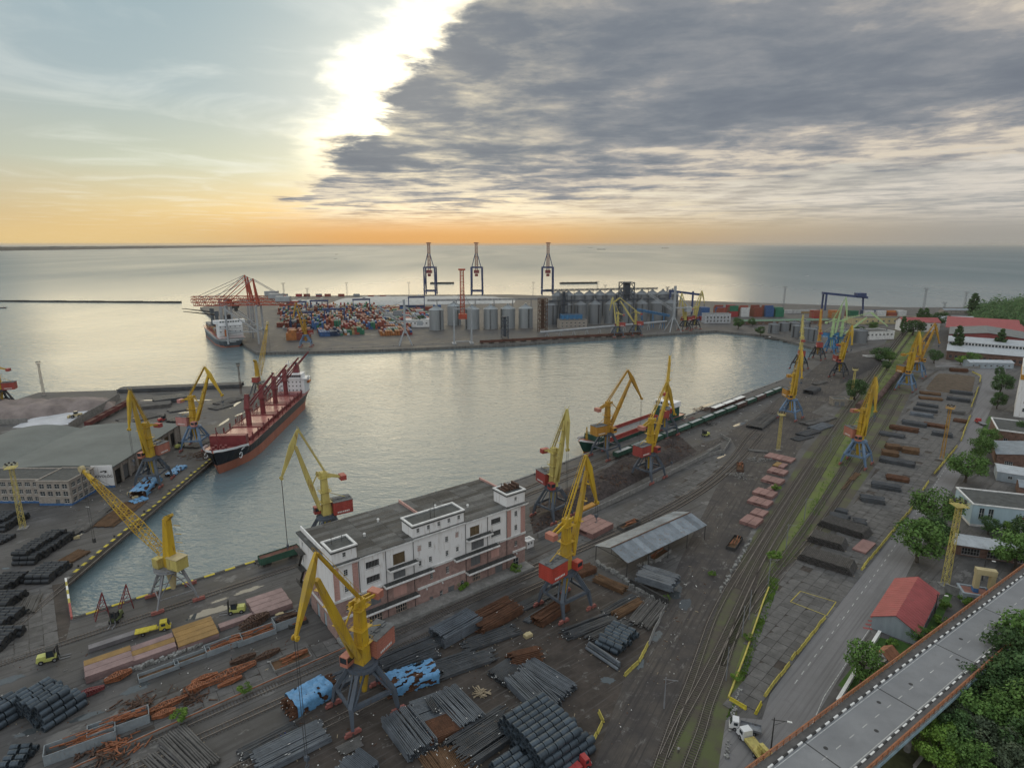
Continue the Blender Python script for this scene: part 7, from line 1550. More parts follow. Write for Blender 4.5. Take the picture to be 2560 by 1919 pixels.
BP(((255, 1318), (340, 1255)), 8.5, 0.5, M_barbr, 'flat field of brown rods on the left pier', tags=False, dun=False); BP(((148, 1414), (212, 1378)), 5.2, 0.6, M_barbr, 'brown rods near the corner of the left pier', tags=False); BP(((64, 1536), (84, 1492)), 4.4, 0.8, M_barg, 'small stack of grey bars by the basin corner', tags=False); BP(((150, 1362), (285, 1262)), 2.6, 0.6, M_barg, 'long grey rods along the left pier road', tags=False); BP(((206, 1330), (262, 1284)), 3.0, 0.8, M_barg, 'pale grey rods beside the flat brown field', tags=False); BP(((95, 1395), (200, 1318)), 1.8, 0.5, M_bar, 'thin dark rods along the left pier road', tags=False)
BP(((300, 979), (606, 966)), 9.0, 3.2, M_bar, 'long dark pipe wall along the outer edge of the left pier', d=0.9, tags=False)
for i, (a, w, h, m) in enumerate(((((385, 1008), (466, 997)), 9, 2.8, M_bar), (((352, 1020), (428, 1012)), 10, 2.2, M_barg), (((300, 1056), (392, 1036)), 12, 0.9, M_barg), (((420, 1030), (470, 1022)), 6, 1.2, M_bar), (((545, 1012), (596, 996)), 10, 1.2, M_barg), (((530, 1024), (575, 1012)), 8, 0.9, M_barg), (((432, 1058), (468, 1042)), 8, 1.8, M_bar), (((280, 1066), (332, 1058)), 7, 1.4, M_bar), (((478, 1120), (520, 1096)), 8, 1.2, M_barg))):
 BP(a, w, h, m, 'pipe stack on the left pier, ' + ['dark one behind the near yellow jib', 'grey one behind the near yellow jib', 'pale low one beside the shed', 'small one by the red forklift', 'wide pale one below the lattice mast', 'low pale one toward the ship', 'short dark one beside the pink-house crane', 'dark one at the far shed corner', 'scrap-like one under the pink-house crane'][i], d=0.7, tags=False)
# right yard
def pipes(front, depth, h, m, label, d=0.46):
 a, b_ = g(*front[0]), g(*front[1]); dd = b_ - a; W = dd.length; n = Vector((-dd.y, dd.x, 0)).normalized(); c = a.lerp(b_, 0.5) 
 E = empty('pipe_stack', (c.x, c.y, 0.1), math.atan2(n.y, n.x), label, 'pipe stack', 'pipe stacks in the slab yard'); rnd = random.Random(int(front[0][0])); b = MB(); nz = int(h / d)
 for k in range(nz):
  ww = W - k * d * 1.0; ny = int(ww / (d * 1.08))
  for j in range(ny):
   y = -ww / 2 + (j + 0.5) * d * 1.08 + rnd.uniform(-.03, .03); z = 0.16 + k * d * 0.9; s, e = rnd.uniform(-.35, .3), depth + rnd.uniform(-.3, .35)
   if k < nz - 1 and 2 < j < ny - 3: b.cyl((s, y, z), (s + 0.5, y, z), d / 2, n=7)
   else: b.cyl((s, y, z), (e, y, z), d / 2, n=7)
 b.build('pipes', m, E, kind='stuff')
 for x in (0.8, depth - 0.8): q = MB(); q.box(x - 0.1, x + 0.1, -W / 2 - 0.3, W / 2 + 0.3, 0.02, 0.14); q.build('dunnage', M_wood, E)
M_pipe = mat('pipe_dark', (0.095, 0.09, 0.088), 0.6, 0.1, 0.5, 1.4, dirt=(0.05, 0.047, 0.046))
pipes(((1987, 1398), (2132, 1443)), 7.4, 3.2, M_pipe, 'broad dark pipe stack nearest the camera in the slab yard'); pipes(((2012, 1352), (2112, 1380)), 6.5, 2.8, M_pipe, 'dark pipe stack in the slab yard, middle of three'); pipes(((2040, 1312), (2164, 1352)), 7.2, 3.0, M_pipe, 'dark pipe stack in the slab yard, far one of three')
for i, (a, w, h, m, lb) in enumerate(((((2075, 1292), (2122, 1304)), 4, 1.8, M_bar, 'black beam bundle behind the far pipe stack'), (((2090, 1277), (2118, 1284)), 3.4, 1.6, M_bar, 'black beam bundle farthest behind the pipe stacks'), (((2132, 1308), (2164, 1314)), 4.4, 2.0, M_bar, 'black strapped beam bundle at the right of the pipe stacks'),
  (((2200, 1150), (2285, 1166)), 6, 2.0, M_bar, 'dark base bundle under the orange-brown bars in the slab yard'), (((2204, 1135), (2245, 1141)), 5, 2.6, M_barbr, 'orange-brown bar stack, left front in the slab yard'), (((2255, 1128), (2295, 1134)), 6, 2.6, M_barbr, 'orange-brown bar stack, right front in the slab yard'), (((2214, 1120), (2250, 1124)), 5, 2.6, M_barbr, 'orange-brown bar stack, rear in the slab yard'), (((2216, 1108), (2295, 1118)), 6, 0.5, M_barg, 'flat grey bars behind the orange-brown stacks'),
  (((2106, 1224), (2130, 1196)), 1.4, 0.6, M_barbr, 'orange beams lying beside the blue-legged crane track'), (((2128, 1200), (2145, 1184)), 2.4, 0.6, M_barbr, 'short orange beams nearer the blue crane leg'), (((2300, 983), (2350, 988)), 6, 1.6, M_barbr, 'far ochre bundle in the slab yard'), (((2298, 996), (2355, 1001)), 5, 1.4, M_barbr, 'far ochre bundle, second in the slab yard'), (((2375, 982), (2430, 988)), 4, 2.4, M_bar, 'long black bundle at the far end by the road, rear'), (((2368, 998), (2424, 1006)), 5, 2.4, M_bar, 'long black bundle at the far end by the road, front'),
  (((2292, 1012), (2345, 1020)), 4, 2.0, M_bar, 'black bundle in the far yard, first row'), (((2284, 1024), (2342, 1032)), 4, 2.0, M_bar, 'black bundle in the far yard, second row'), (((2276, 1036), (2332, 1044)), 4, 2.0, M_barb, 'blue-grey bundle in the far yard, third row'), (((2375, 928), (2418, 930)), 4, 3.0, M_barr, 'dark rusty pile at the far corner of the yard'),
  (((2010, 1062), (2060, 1050)), 6, 0.9, M_barg, 'grey flat stack by the switch hut, first'), (((2032, 1075), (2070, 1062)), 7, 1.2, M_barb, 'grey flat stack by the grass, second'), (((2000, 1090), (2040, 1078)), 6, 0.9, M_bar, 'dark flat stack by the grass, third'), (((1985, 1100), (2025, 1090)), 5, 0.8, M_bar, 'dark flat stack by the grass, fourth'), (((2052, 1052), (2082, 1044)), 5, 1.2, M_barg, 'grey flat stack nearest the switch hut'),
  (((1885, 1072), (1925, 1040)), 9, 1.4, M_bar, 'jumbled dark girders left of the blue-legged yellow crane'), (((2020, 985), (2040, 975)), 7, 3, M_bar, 'dark scrap pile between the two right quay cranes'), (((2035, 962), (2062, 955)), 4, 1, M_barg, 'grey flat bars beyond the dark scrap pile'), (((1870, 1125), (1920, 1130)), 3, 0.7, M_barg, 'grey planks beside the red slabs road'))):
 BP(a, w, h, m, lb, d=0.45, tags=False)
for i, (x, y, l, m) in enumerate(((2200, 1085, 60, M_bar), (2225, 1070, 70, M_barr), (2255, 1058, 60, M_bar), (2310, 1062, 55, M_barr), (2330, 1085, 50, M_bar), (2180, 1215, 70, M_bar), (2215, 1195, 55, M_barr), (2150, 1248, 60, M_bar), (2370, 1030, 40, M_barg), (2385, 1052, 30, M_barr))):
 BP(((x, y), (x + l, y + l * 0.16)), 5, (1.6, 2.4, 2.0)[i % 3], m, ('rusty' if m is M_barr else 'grey' if m is M_barg else 'black') + ' metal bundle in the slab yard, ' + ['left of the ochre mast, front', 'left of the ochre mast, second', 'left of the ochre mast, third', 'behind the ochre mast, left', 'behind the ochre mast, right', 'before the orange-brown stacks, long one', 'before the orange-brown stacks, short one', 'between the pipe stacks and orange-brown stacks', 'near the road, low one', 'near the road, short one'][i], d=0.5, tags=False)
# slabs: every slab a thing of its own
SLM = {}
def slabs(px, ang, n, layers, L, w, label, group, cols=('plate',), t=0.28, z0=0.0):
 p = g(*px); a = R(ang); D = Vector((math.cos(a), math.sin(a), 0)); S = Vector((-D.y, D.x, 0)); rnd = random.Random(int(px[0] + px[1] * 3))
 for k in range(layers):
  for j in range(n):
   if 0 < k < layers - 1 and 0 < j < n - 1: continue
   c = rnd.choice(cols) if k == layers - 1 else cols[0]; key = (c, L, w, t)
   if key not in SLM:
    b = MB(); b.box(-L / 2, L / 2, -w / 2 + 0.02, w / 2 - 0.02, 0, t - 0.05); cc = {'plate': (0.30, 0.205, 0.20), 'ochre': (0.30, 0.18, 0.06), 'grey': (0.20, 0.19, 0.20), 'brick': (0.29, 0.165, 0.15)}[c]
    for x in (-L * 0.3, L * 0.3): b.box(x - 0.1, x + 0.1, -w / 2 + 0.05, w / 2 - 0.05, -0.05, 0)
    SLM[key] = b.mesh('steel_slab', mat('slab_' + c, cc, 0.65, 0, 0.2, 0.4, per_obj=0.12, dirt=tuple(q * 0.75 for q in cc)))
   q = p + D * rnd.uniform(-.08, .08) + S * ((j - (n - 1) / 2) * (w + 0.1)) + Vector((0, 0, z0 + 0.06 + k * t)); mo('steel_slab', SLM[key], None, label, 'steel slab', group, None, q, a + rnd.uniform(-.006, .006))
A1 = 37.5
for px, n, l, L, w, lb, cols in (((274, 1668), 3, 7, 9.6, 2.3, 'violet-brown steel slab in the front quay stack with white hooks', ('plate', 'ochre', 'plate')), ((384, 1630), 3, 6, 9.6, 2.2, 'violet-brown steel slab in the second quay stack', ('plate', 'ochre', 'plate')), ((490, 1590), 4, 6, 9.4, 2.2, 'violet-brown steel slab in the third quay stack by the yellow tractor', ('plate', 'plate', 'ochre')), ((592, 1558), 1, 4, 8.6, 2.2, 'single row of brown steel slabs in front of the forklift', ('plate',)), ((674, 1515), 4, 6, 10.0, 2.4, 'pinkish steel slab in the big stack beside the warehouse end', ('plate',)), ((285, 1606), 1, 4, 10.5, 2.0, 'long grey slab behind the front quay stack', ('grey',))):
 slabs(px, A1, n, l, L, w, lb, lb.split(' in the ')[-1][:50] + ' slabs', cols)
for i, (px, n, l, L, w) in enumerate((((1478, 1322), 4, 5, 12, 2.6), ((1950, 1146), 5, 2, 7, 2.4), ((1950, 1165), 2, 2, 6, 2.4), ((1944, 1182), 3, 3, 6, 2.4), ((1932, 1204), 3, 3, 6.5, 2.6), ((1930, 1222), 1, 2, 6, 2.4), ((1912, 1236), 3, 3, 6.5, 2.6), ((1900, 1258), 3, 3, 6.5, 2.6), ((1898, 1284), 2, 2, 6, 2.4), ((1878, 1306), 2, 3, 7.5, 3.0))):
 slabs(px, 47 if i else 44, n, l, L, w, 'red-brown slab in ' + ['the wide stack beside the red-house crane jib', 'the farthest stack of the dirt road row', 'the second farthest stack of the dirt road row', 'the third farthest stack of the dirt road row', 'the fourth farthest stack of the dirt road row', 'the tiny fifth stack of the dirt road row', 'the fourth nearest stack of the dirt road row', 'the third nearest stack of the dirt road row', 'the second nearest stack of the dirt road row', 'the nearest stack of the dirt road row'][i], 'red-brown slabs, stack %s' % 'abcdefghij'[i], ('brick',) if i != 2 else ('brick', 'ochre'), t=0.42)
slabs((2160, 1368), 42, 1, 1, 10, 4.2, 'lone rusty steel plate lying beside the yellow barriers', 'lone plate', ('brick',), t=0.6, z0=0.1)
b = MB(); p = g(1466, 1268); b.obox((0, 0), (math.cos(R(44)), math.sin(R(44))), 9.5, 3.2, 0, 0.5); b.obox((0, 0), (math.cos(R(44)), math.sin(R(44))), 8.9, 2.6, 0.5, 0.62); b.build('flat_rack', M_horg, None, label='orange flat platform lying behind the red-house crane jib', cat='platform', loc=p)
# wire-rod coils: each one a thing
def coil_mesh(m, r=0.62, L=1.5):
 b = MB(); n = 18; ri = r * 0.62
 for k in range(n):
  t0, t1 = 2 * math.pi * k / n, 2 * math.pi * (k + 1) / n
  P_ = lambda rr, t, x: (x, rr * math.cos(t), rr * math.sin(t))
  for x0, x1, r0 in ((-L / 2, -L * 0.2, r * 0.985), (-L * 0.2, L * 0.22, r), (L * 0.22, L / 2, r * 0.975)): b.quad(P_(r0, t0, x0), P_(r0, t0, x1), P_(r0, t1, x1), P_(r0, t1, x0))
  b.quad(P_(ri, t1, -L / 2), P_(ri, t1, L / 2), P_(ri, t0, L / 2), P_(ri, t0, -L / 2))
  for x in (-L / 2, L / 2): b.quad(P_(ri, t0, x), P_(r * 0.98, t0, x), P_(r * 0.98, t1, x), P_(ri, t1, x))
 for x in (-L * 0.27, L * 0.27):
  for k in range(n): t0, t1 = 2 * math.pi * k / n, 2 * math.pi * (k + 1) / n; q = r * 1.02; b.quad((x - 0.03, q * math.cos(t0), q * math.sin(t0)), (x + 0.03, q * math.cos(t0), q * math.sin(t0)), (x + 0.03, q * math.cos(t1), q * math.sin(t1)), (x - 0.03, q * math.cos(t1), q * math.sin(t1)))
 return b.mesh('wire_coil', m)
M_coil = mat('coil_steel', (0.075, 0.098, 0.122), 0.42, 0.4, 0.2, 0.5, per_obj=0.25); CM = coil_mesh(M_coil); CM2 = coil_mesh(M_coil, 0.8, 2.0)
M_coilk = mat('coil_black', (0.040, 0.045, 0.052), 0.5, 0.3, 0.2, 0.5, per_obj=0.25); CMK = coil_mesh(M_coilk, 0.75, 2.2)
NC = [0]
def coils(px, ang, na, nr, layers, label, group, me=None, r=0.62, L=1.5, skew=0.0):
 J = MB() if me is CMK else None
 me = me or CM; p = g(*px); a = R(ang); D = Vector((math.cos(a), math.sin(a), 0)); S = Vector((-D.y, D.x, 0)); rnd = random.Random(int(px[0] * 5 + px[1]))
 for k in range(layers):
  for j in range(nr - k):
   off = rnd.uniform(-.5, .5)
   for i in range(na - (k // 2)):
    vis = k == layers - 1 or i in (0, na - 1 - k // 2) or j in (0, nr - k - 1) or (k == layers - 2)
    if not vis: continue
    q = p + D * ((i - na / 2) * (L + 0.2) + off + skew * j + rnd.uniform(-.04, .04)) + S * ((j - (nr - k - 1) / 2) * r * 2.03) + Vector((0, 0, r * 0.98 + k * r * 1.72)); NC[0] += 1
    if J is not None: J.cyl(q - p - D * L / 2, q - p + D * L / 2, r, n=14); J.cyl(q - p - D * (L / 2 + 0.01), q - p + D * (L / 2 + 0.01), r * 0.6, n=12, m=1); continue
    o = mo('wire_coil', me, None, label, 'steel coil', group, None, q, a + rnd.uniform(-.04, .04)); o.rotation_euler = (rnd.uniform(-.3, .3), 0, a + rnd.uniform(-.04, .04))
 if J is not None: J.build('coil_stack', [M_coilk, M_rail], None, label=label.replace('black coil in', 'black coils in').replace('black coil at', 'black coils at'), cat='steel coils', kind='stuff', loc=p)
coils((1372, 1842), 38.5, 6, 12, 4, 'dark wire coil in the large stepped stack inside the yellow barriers', 'coils in the large stepped stack', CM2, 0.72, 2.0)
coils((1290, 1925), 38.5, 3, 5, 2, 'dark wire coil in the low group at the bottom edge', 'coils at the bottom edge', CM2, 0.72, 2.0)
coils((1552, 1606), -38, 3, 8, 2, 'blue-grey wire coil in the small stack by the curved wall', 'coils by the curved wall', CM2, 0.66, 2.0)
coils((140, 1762), 66, 4, 9, 4, 'dark wire coil in the tall quay stack beside the slabs', 'coils in the tall quay stack', CM2, 0.72, 2.0); coils((38, 1775), 66, 4, 5, 3, 'dark wire coil in the narrow stack at the left edge', 'coils in the narrow left stack', CM2, 0.72, 2.0); coils((60, 1905), 8, 2, 5, 2, 'pale grey wire coil at the bottom left corner', 'coils at the bottom left corner', CM, 0.7, 1.9)
coils((118, 1376), 3, 3, 13, 3, 'black coil in the long stack along the pier road', 'coils in the long pier stack', CMK, 0.75, 2.2, 0.12); coils((128, 1438), 3, 3, 7, 2, 'black coil in the small stack by the pier corner', 'coils in the small pier stack', CMK, 0.75, 2.2, 0.1)
for i, (x, y, nr) in enumerate(((25, 1465, 7), (20, 1510, 6), (15, 1555, 6), (8, 1605, 6))): coils((x, y), 3, 3, nr, 2, 'black coil at the left edge, ' + ['farthest row group', 'second row group', 'third row group', 'nearest row group'][i], 'coils at the left edge, group %s' % 'abcd'[i], CMK, 0.75, 2.2, 0.1)
coils((18, 1312), 3, 4, 8, 3, 'black coil in the stack at the left edge below the floodlight mast', 'coils below the floodlight mast', CMK, 0.75, 2.2, 0.1); coils((5, 1352), 3, 3, 4, 1, 'black coil in the low row left of the pier road', 'low coil row', CMK, 0.75, 2.2)
# tarpaulin-covered rusty stacks
def tarp_pile(ax, w, h, label, cover):
 E = BP(ax, w, h, M_barr, label, d=0.36, taper=0.25, jit=0.7, name='covered_bar_stack'); L = (g(*ax[1]) - g(*ax[0])).length; rnd = random.Random(int(ax[0][0])); import mathutils
 b = MB(); nx, ny = 54, 34; idx = {}
 for i in range(nx + 1):
  for j in range(ny + 1):
   u = -0.3 + (L + 0.6) * (cover[0] + (cover[1] - cover[0]) * i / nx); s = j / ny * 2 - 1; hw = w / 2 + 0.25; tot = hw + h * 0.9; d_ = abs(s) * tot
   y, z = (d_, h + 0.15) if d_ < hw - 0.4 else (min(hw, hw - 0.4 + (d_ - hw + 0.4) * 0.8) + 0.1, h + 0.15 - (d_ - hw + 0.4) * 0.95)
   nz = mathutils.noise.noise(Vector((u * 0.9, s * 4, 3.0 + ax[0][0]))) ; idx[i, j] = len(b.v); b.v.append((u + nz * 0.25, math.copysign(y, s) if d_ else 0, max(0.1, z + nz * 0.28 + mathutils.noise.noise(Vector((u * 2.6, s * 9, 1.0))) * 0.12)))
 for i in range(nx):
  for j in range(ny):
   hole = mathutils.noise.noise(Vector((i * 0.11, j * 0.34, ax[0][0] * 0.1))); e = max(abs(j / ny * 2 - 1) - 0.75, 0) * 1.5
   if hole > cover[2] - e: continue
   b.f.append((idx[i, j], idx[i + 1, j], idx[i + 1, j + 1], idx[i, j + 1])); b.m.append(0)
 b.build('tarpaulin', mat('tarp_blue', (0.13, 0.32, 0.56), 0.5, 0, 0.2, 1.2, bump=0.4, bscale=2.5, dirt=(0.20, 0.40, 0.62)), E, smooth=True)
tarp_pile(((718, 1784), (833, 1718)), 5.4, 2.9, 'rusty bars under a blue tarpaulin left of the near crane legs', (0.12, 0.86, 0.42)); tarp_pile(((968, 1728), (1086, 1688)), 5.4, 2.9, 'rusty bars under a torn blue tarpaulin right of the near crane legs', (0.02, 1.0, 0.16))
tarp_pile(((345, 1243), (385, 1203)), 6.0, 2.6, 'rusty bars under ragged blue sheets on the pier edge, near one', (0.0, 1.0, 0.18)); tarp_pile(((425, 1190), (455, 1168)), 4.0, 1.0, 'low bars under a blue sheet on the pier edge, far one', (0.0, 1.0, 0.3)); tarp_pile(((330, 1258), (362, 1246)), 4.0, 0.6, 'flat crumpled blue sheet on brown rods at the pier edge', (0.0, 1.0, 0.3))
# orange lattice booms, troughs and scrap on the platform
M_orng = mat('boom_orange', (0.33, 0.125, 0.06), 0.75, 0, 0.3, 0.8, dirt=(0.16, 0.07, 0.045)); M_crst = mat('corrugated_pale', (0.27, 0.31, 0.34), 0.6, 0, 0.15, 0.6, dirt=(0.28, 0.24, 0.20))
def truss(p0, p1, w, h, label, m=None, z=0.3, t=0.2):
 a, b_ = g(*p0), g(*p1); d = b_ - a; b = MB(); b.lattice((0, 0, z + h / 2), (d.x * 0.5, d.y * 0.5, z + h / 2), w * 0.35, h * 0.5, 6, t, 0, w, h); b.lattice((d.x * 0.5, d.y * 0.5, z + h / 2), (d.x, d.y, z + h / 2), w, h, 6, t, 0, w * 0.35, h * 0.5); return b.build('crane_boom_section', m or M_orng, None, label=label, cat='boom section', group='spare boom sections', loc=a)
for i, (p0, p1, w, h) in enumerate((((518, 1638), (630, 1598), 1.6, 1.0), ((262, 1712), (330, 1682), 2.0, 1.2), ((505, 1722), (640, 1662), 2.2, 1.2), ((480, 1712), (545, 1688), 1.4, 0.8), ((575, 1665), (640, 1640), 1.4, 1.0), ((355, 1795), (470, 1745), 1.6, 0.9), ((380, 1800), (440, 1778), 1.6, 0.8), ((640, 1655), (700, 1628), 1.6, 1.0), ((545, 1722), (605, 1695), 1.0, 0.7), ((182, 1752), (262, 1724), 1.2, 1.2), ((600, 1582), (672, 1545), 3.0, 2.2), ((460, 1738), (515, 1718), 2.4, 1.4))):
 truss(p0, p1, w, h, ['slim bright orange boom section lying on open asphalt', 'stubby orange frame before the front slab stack', 'longest orange boom section in the platform row', 'short orange section above the longest boom', 'rusty section right at the end of the platform row', 'long orange section left of the middle scrap', 'twin orange girders below the long section', 'rusty girder next to the dark pit box', 'short orange strut under the longest boom', 'curved dark red girder beside the coil stack', 'dark rusty lattice frames stacked in a trough', 'tangled rusty frames in the middle of the platform row'][i], M_gear if i == 9 else (M_rust if i in (10, 4, 7) else None))
def trough(px, ang, L, W, h, label, m=None, fill=None):
 p = g(*px); E = empty('loading_trough', p, R(ang), label, 'trough'); b = MB()
 for q in ((-L / 2, L / 2, -W / 2, -W / 2 + 0.12), (-L / 2, L / 2, W / 2 - 0.12, W / 2), (-L / 2, -L / 2 + 0.12, -W / 2 + 0.12, W / 2 - 0.12), (L / 2 - 0.12, L / 2, -W / 2 + 0.12, W / 2 - 0.12)): b.box(*q, 0.05, h)
 for k in range(int(L / 0.7)): x = -L / 2 + 0.3 + k * 0.7; b.box(x, x + 0.25, -W / 2 - 0.06, -W / 2, 0.1, h - 0.1); b.box(x, x + 0.25, W / 2, W / 2 + 0.06, 0.1, h - 0.1)
 b.build('side_wall', m or M_crst, E); b = MB(); b.box(-L / 2 + 0.12, L / 2 - 0.12, -W / 2 + 0.12, W / 2 - 0.12, 0.04, 0.25); b.build('floor', M_barbr, E)
 if fill:
  rnd = random.Random(int(px[0])); b = MB()
  for k in range(fill): x, y, z = rnd.uniform(-L * .42, L * .3), rnd.uniform(-W * .36, W * .36), rnd.uniform(0.4, h + 0.5); t = rnd.uniform(-.4, .4); l = rnd.uniform(1.5, 5); b.beam((x, y, z), (min(x + l, L * 0.47), y + l * t * 0.3, z + rnd.uniform(-.3, .3)), rnd.uniform(.1, .3))
  b.build('scrap', M_orng if fill < 60 else M_rust, E, kind='stuff')
trough((398, 1682), 37, 8.5, 2.4, 1.1, 'pale blue-sided rusty trough nearest the open asphalt'); trough((482, 1648), 37, 8.0, 2.4, 1.2, 'rusty trough with bent pale end, right of the first'); trough((560, 1618), 37, 8.5, 3.4, 1.6, 'ochre-lined trough behind the orange boom section', fill=20); trough((640, 1592), 37, 9.5, 3.6, 1.6, 'long blue-sided trough beside the dark lattice frames', fill=30)
trough((300, 1822), 33, 11, 3.4, 2.4, 'long white corrugated box full of orange beams, right half', fill=36); trough((205, 1868), 33, 12, 3.4, 2.4, 'long white corrugated box full of orange beams, left half', fill=36); trough((716, 1560), 37, 6.5, 3.6, 2.4, 'white corrugated bin heaped with rusty scrap by the warehouse', fill=90); trough((728, 1652), 37, 9.0, 4.4, 0.9, 'dark open pit box on the platform near the warehouse corner', M_conc, 20); trough((745, 1560), 37, 5.0, 2.0, 0.9, 'small dark trough beside the scrap bin', M_rail, 10)
def jumble(px, rx, ry, n, h, m, label, name='scrap_heap', seed=0, ls=(0.6, 2.6)):
 p = g(*px); rnd = random.Random(int(px[0] + seed)); b = MB()
 for k in range(n):
  x, y = rnd.gauss(0, rx / 2), rnd.gauss(0, ry / 2); r = max(0, 1 - (x / rx) ** 2 - (y / ry) ** 2); z = rnd.uniform(0.05, 0.2 + h * r); t = rnd.uniform(0, 6.28); l = rnd.uniform(*ls); b.beam((x, y, z), (x + l * math.cos(t), y + l * math.sin(t), max(0.08, z + rnd.uniform(-.5, .5))), rnd.uniform(0.08, 0.35), rnd.uniform(0.06, 0.3))
 o = b.build(name, m, None, label=label, cat='scrap', loc=p); tag(o, kind='thing'); return o
jumble((345, 1770), 5, 3, 60, 1.2, M_rust, 'dark rusty scrap between the white boxes and orange booms'); jumble((300, 1870), 4, 3, 60, 1.4, M_orng, 'orange scrap heap below the white corrugated boxes'); jumble((250, 1895), 5, 2.5, 60, 1.4, M_rust, 'dark scrap heap at the bottom edge below the corrugated boxes'); jumble((470, 1750), 5, 2.5, 60, 1.2, M_rust, 'rusty scrap under the middle boom sections'); jumble((1205, 1735), 1.4, 1.0, 26, 0.5, M_wood, 'little heap of pale planks on the dark earth'); jumble((955, 1682), 1.2, .8, 20, 0.4, M_wood, 'pale planks beside the blue tarpaulin'); jumble((1765, 1025), 8, 5, 60, 2, M_rust, 'rusty machine parts near the green wagons', ls=(1, 4)); jumble((1735, 1050), 4, 3, 30, 1.5, M_gear, 'small dark red scrap near the green wagons'); jumble((1770, 1060), 4, 3, 30, 1.0, M_rail, 'black iron pieces on the open quay'); jumble((1850, 1190), 6, 3, 60, 0.8, M_conc, 'broken concrete pieces on the dirt road', ls=(0.4, 1.5)); jumble((1905, 1150), 8, 4, 70, 0.5, M_conc, 'scattered concrete slabs by the slab stacks', ls=(0.5, 2)); jumble((505, 1140), 8, 5, 90, 1.8, M_rust, 'tangled scrap at the pier edge below the pink-house crane', ls=(1, 4))
# rubble rows
def rubble(px, n, s, label, m):
 P_ = [g(*q) for q in px]; rnd = random.Random(int(px[0][0])); b = MB(); L = sum((q - p).length for p, q in zip(P_, P_[1:]))
 for k in range(n):
  t = rnd.random() * L
  for p, q in zip(P_, P_[1:]):
   l = (q - p).length
   if t <= l: c = p.lerp(q, t / l); break
   t -= l
  c = c + Vector((rnd.uniform(-.5, .5), rnd.uniform(-.5, .5), 0)) - P_[0]; r = s * rnd.uniform(0.5, 1.2); an = rnd.uniform(0, 3); b.obox((c.x, c.y), (math.cos(an), math.sin(an)), r, r * 0.7, 0, r * rnd.uniform(.5, .9))
 b.build('rubble_row', m, None, label=label, cat='rubble', kind='stuff', loc=P_[0])
M_rub = mat('rubble', (0.30, 0.30, 0.29), 0.9, 0, 0.35, 1.0)
rubble([(1488, 1405), (1540, 1435), (1600, 1475), (1660, 1505)], 90, 1.0, 'row of pale broken blocks beside the open shed', M_rub); rubble([(270, 1700), (360, 1665), (450, 1632), (520, 1602)], 80, 0.9, 'row of grey bags along the slab stacks', M_rub); rubble([(1800, 1480), (1850, 1395), (1880, 1345)], 60, 0.7, 'row of pale stones beside the railway', M_rub); rubble([(1815, 1900), (1830, 1800), (1850, 1720)], 50, 0.5, 'broken kerb stones left of the road', M_rub); rubble([(1590, 1415), (1650, 1400)], 30, 0.8, 'pale stones at the shed corner', M_rub)
b = MB(); p0, p1 = g(1577, 1462), g(1668, 1512); d = p1 - p0; b.beam((0, 0, 1.0), (d.x, d.y, 1.0), 0.4, 2.0)
for k in range(8): q = d * (k / 7); b.obox((q.x, q.y), d, 0.4, 0.7, 0, 2.1)
b.build('retaining_wall', M_rail, None, label='dark retaining wall below the tall grey bar stack', cat='wall', loc=p0)
# fenced heap of dark scrap behind a concrete wall, brown earth heap, pale fertiliser heap
heap('scrap_heap', [(1330, 1338), (1745, 1128), (1690, 1080), (1320, 1268)], 2.6, mat('dark_scrap', (0.062, 0.048, 0.046), 0.8, 0.1, 0.6, 0.9, 1.0, 4.0, dirt=(0.12, 0.09, 0.085)), 'long heap of dark metal scrap behind the low concrete wall', 'heap', 8, n=150, rough=0.9)
jr = random.Random(4); b = MB(); 
for k in range(900):
 u, v = jr.random(), jr.random(); p = g(1338, 1330).lerp(g(1735, 1128), u).lerp(g(1325, 1275).lerp(g(1690, 1086), u), v) - g(1330, 1338); l = jr.uniform(0.5, 1.6); t = jr.uniform(0, 6.3); z = 2.4 * min(1, min(v, 1 - v) * 3.2, min(u, 1 - u) * 6) + jr.uniform(0, .5); b.beam((p.x, p.y, z), (p.x + l * math.cos(t), p.y + l * math.sin(t), z + jr.uniform(-.5, .5)), jr.uniform(.1, .45), jr.uniform(.06, .3))
b.build('loose_scrap', M_rust, None, label='loose pieces lying on the dark scrap heap', cat='scrap', kind='stuff', loc=g(1330, 1338))
def panel_wall(px, h, label, m=None, step=3.0):
 P_ = [g(*q) for q in px]; E = empty('panel_wall', P_[0], 0, label, 'wall'); 
 for a, b_ in zip(P_, P_[1:]):
  n = max(1, round((b_ - a).length / step)); d = (b_ - a) / n; an = math.atan2(d.y, d.x); key = ('pw', round(d.length, 1), h, (m or M_conc).name)
  if key not in SLM: q = MB(); q.box(0, d.length - 0.06, -0.14, 0.14, 0, h); q.box(-0.12, 0.12, -0.22, 0.22, 0, h + 0.15); SLM[key] = q.mesh('wall_panel', m or M_conc)
  for k in range(n): p = a + d * k - P_[0]; o = mo('wall_panel', SLM[key], E, loc=p, rz=an)
panel_wall([(1345, 1345), (1560, 1245), (1765, 1142), (1800, 1118)], 2.0, 'low grey concrete wall holding back the dark scrap heap', step=4.0); panel_wall([(1765, 1142), (1810, 1130), (1826, 1105), (1800, 1090)], 1.6, 'end wall of the dark scrap heap with a yellow sign', step=4.0)
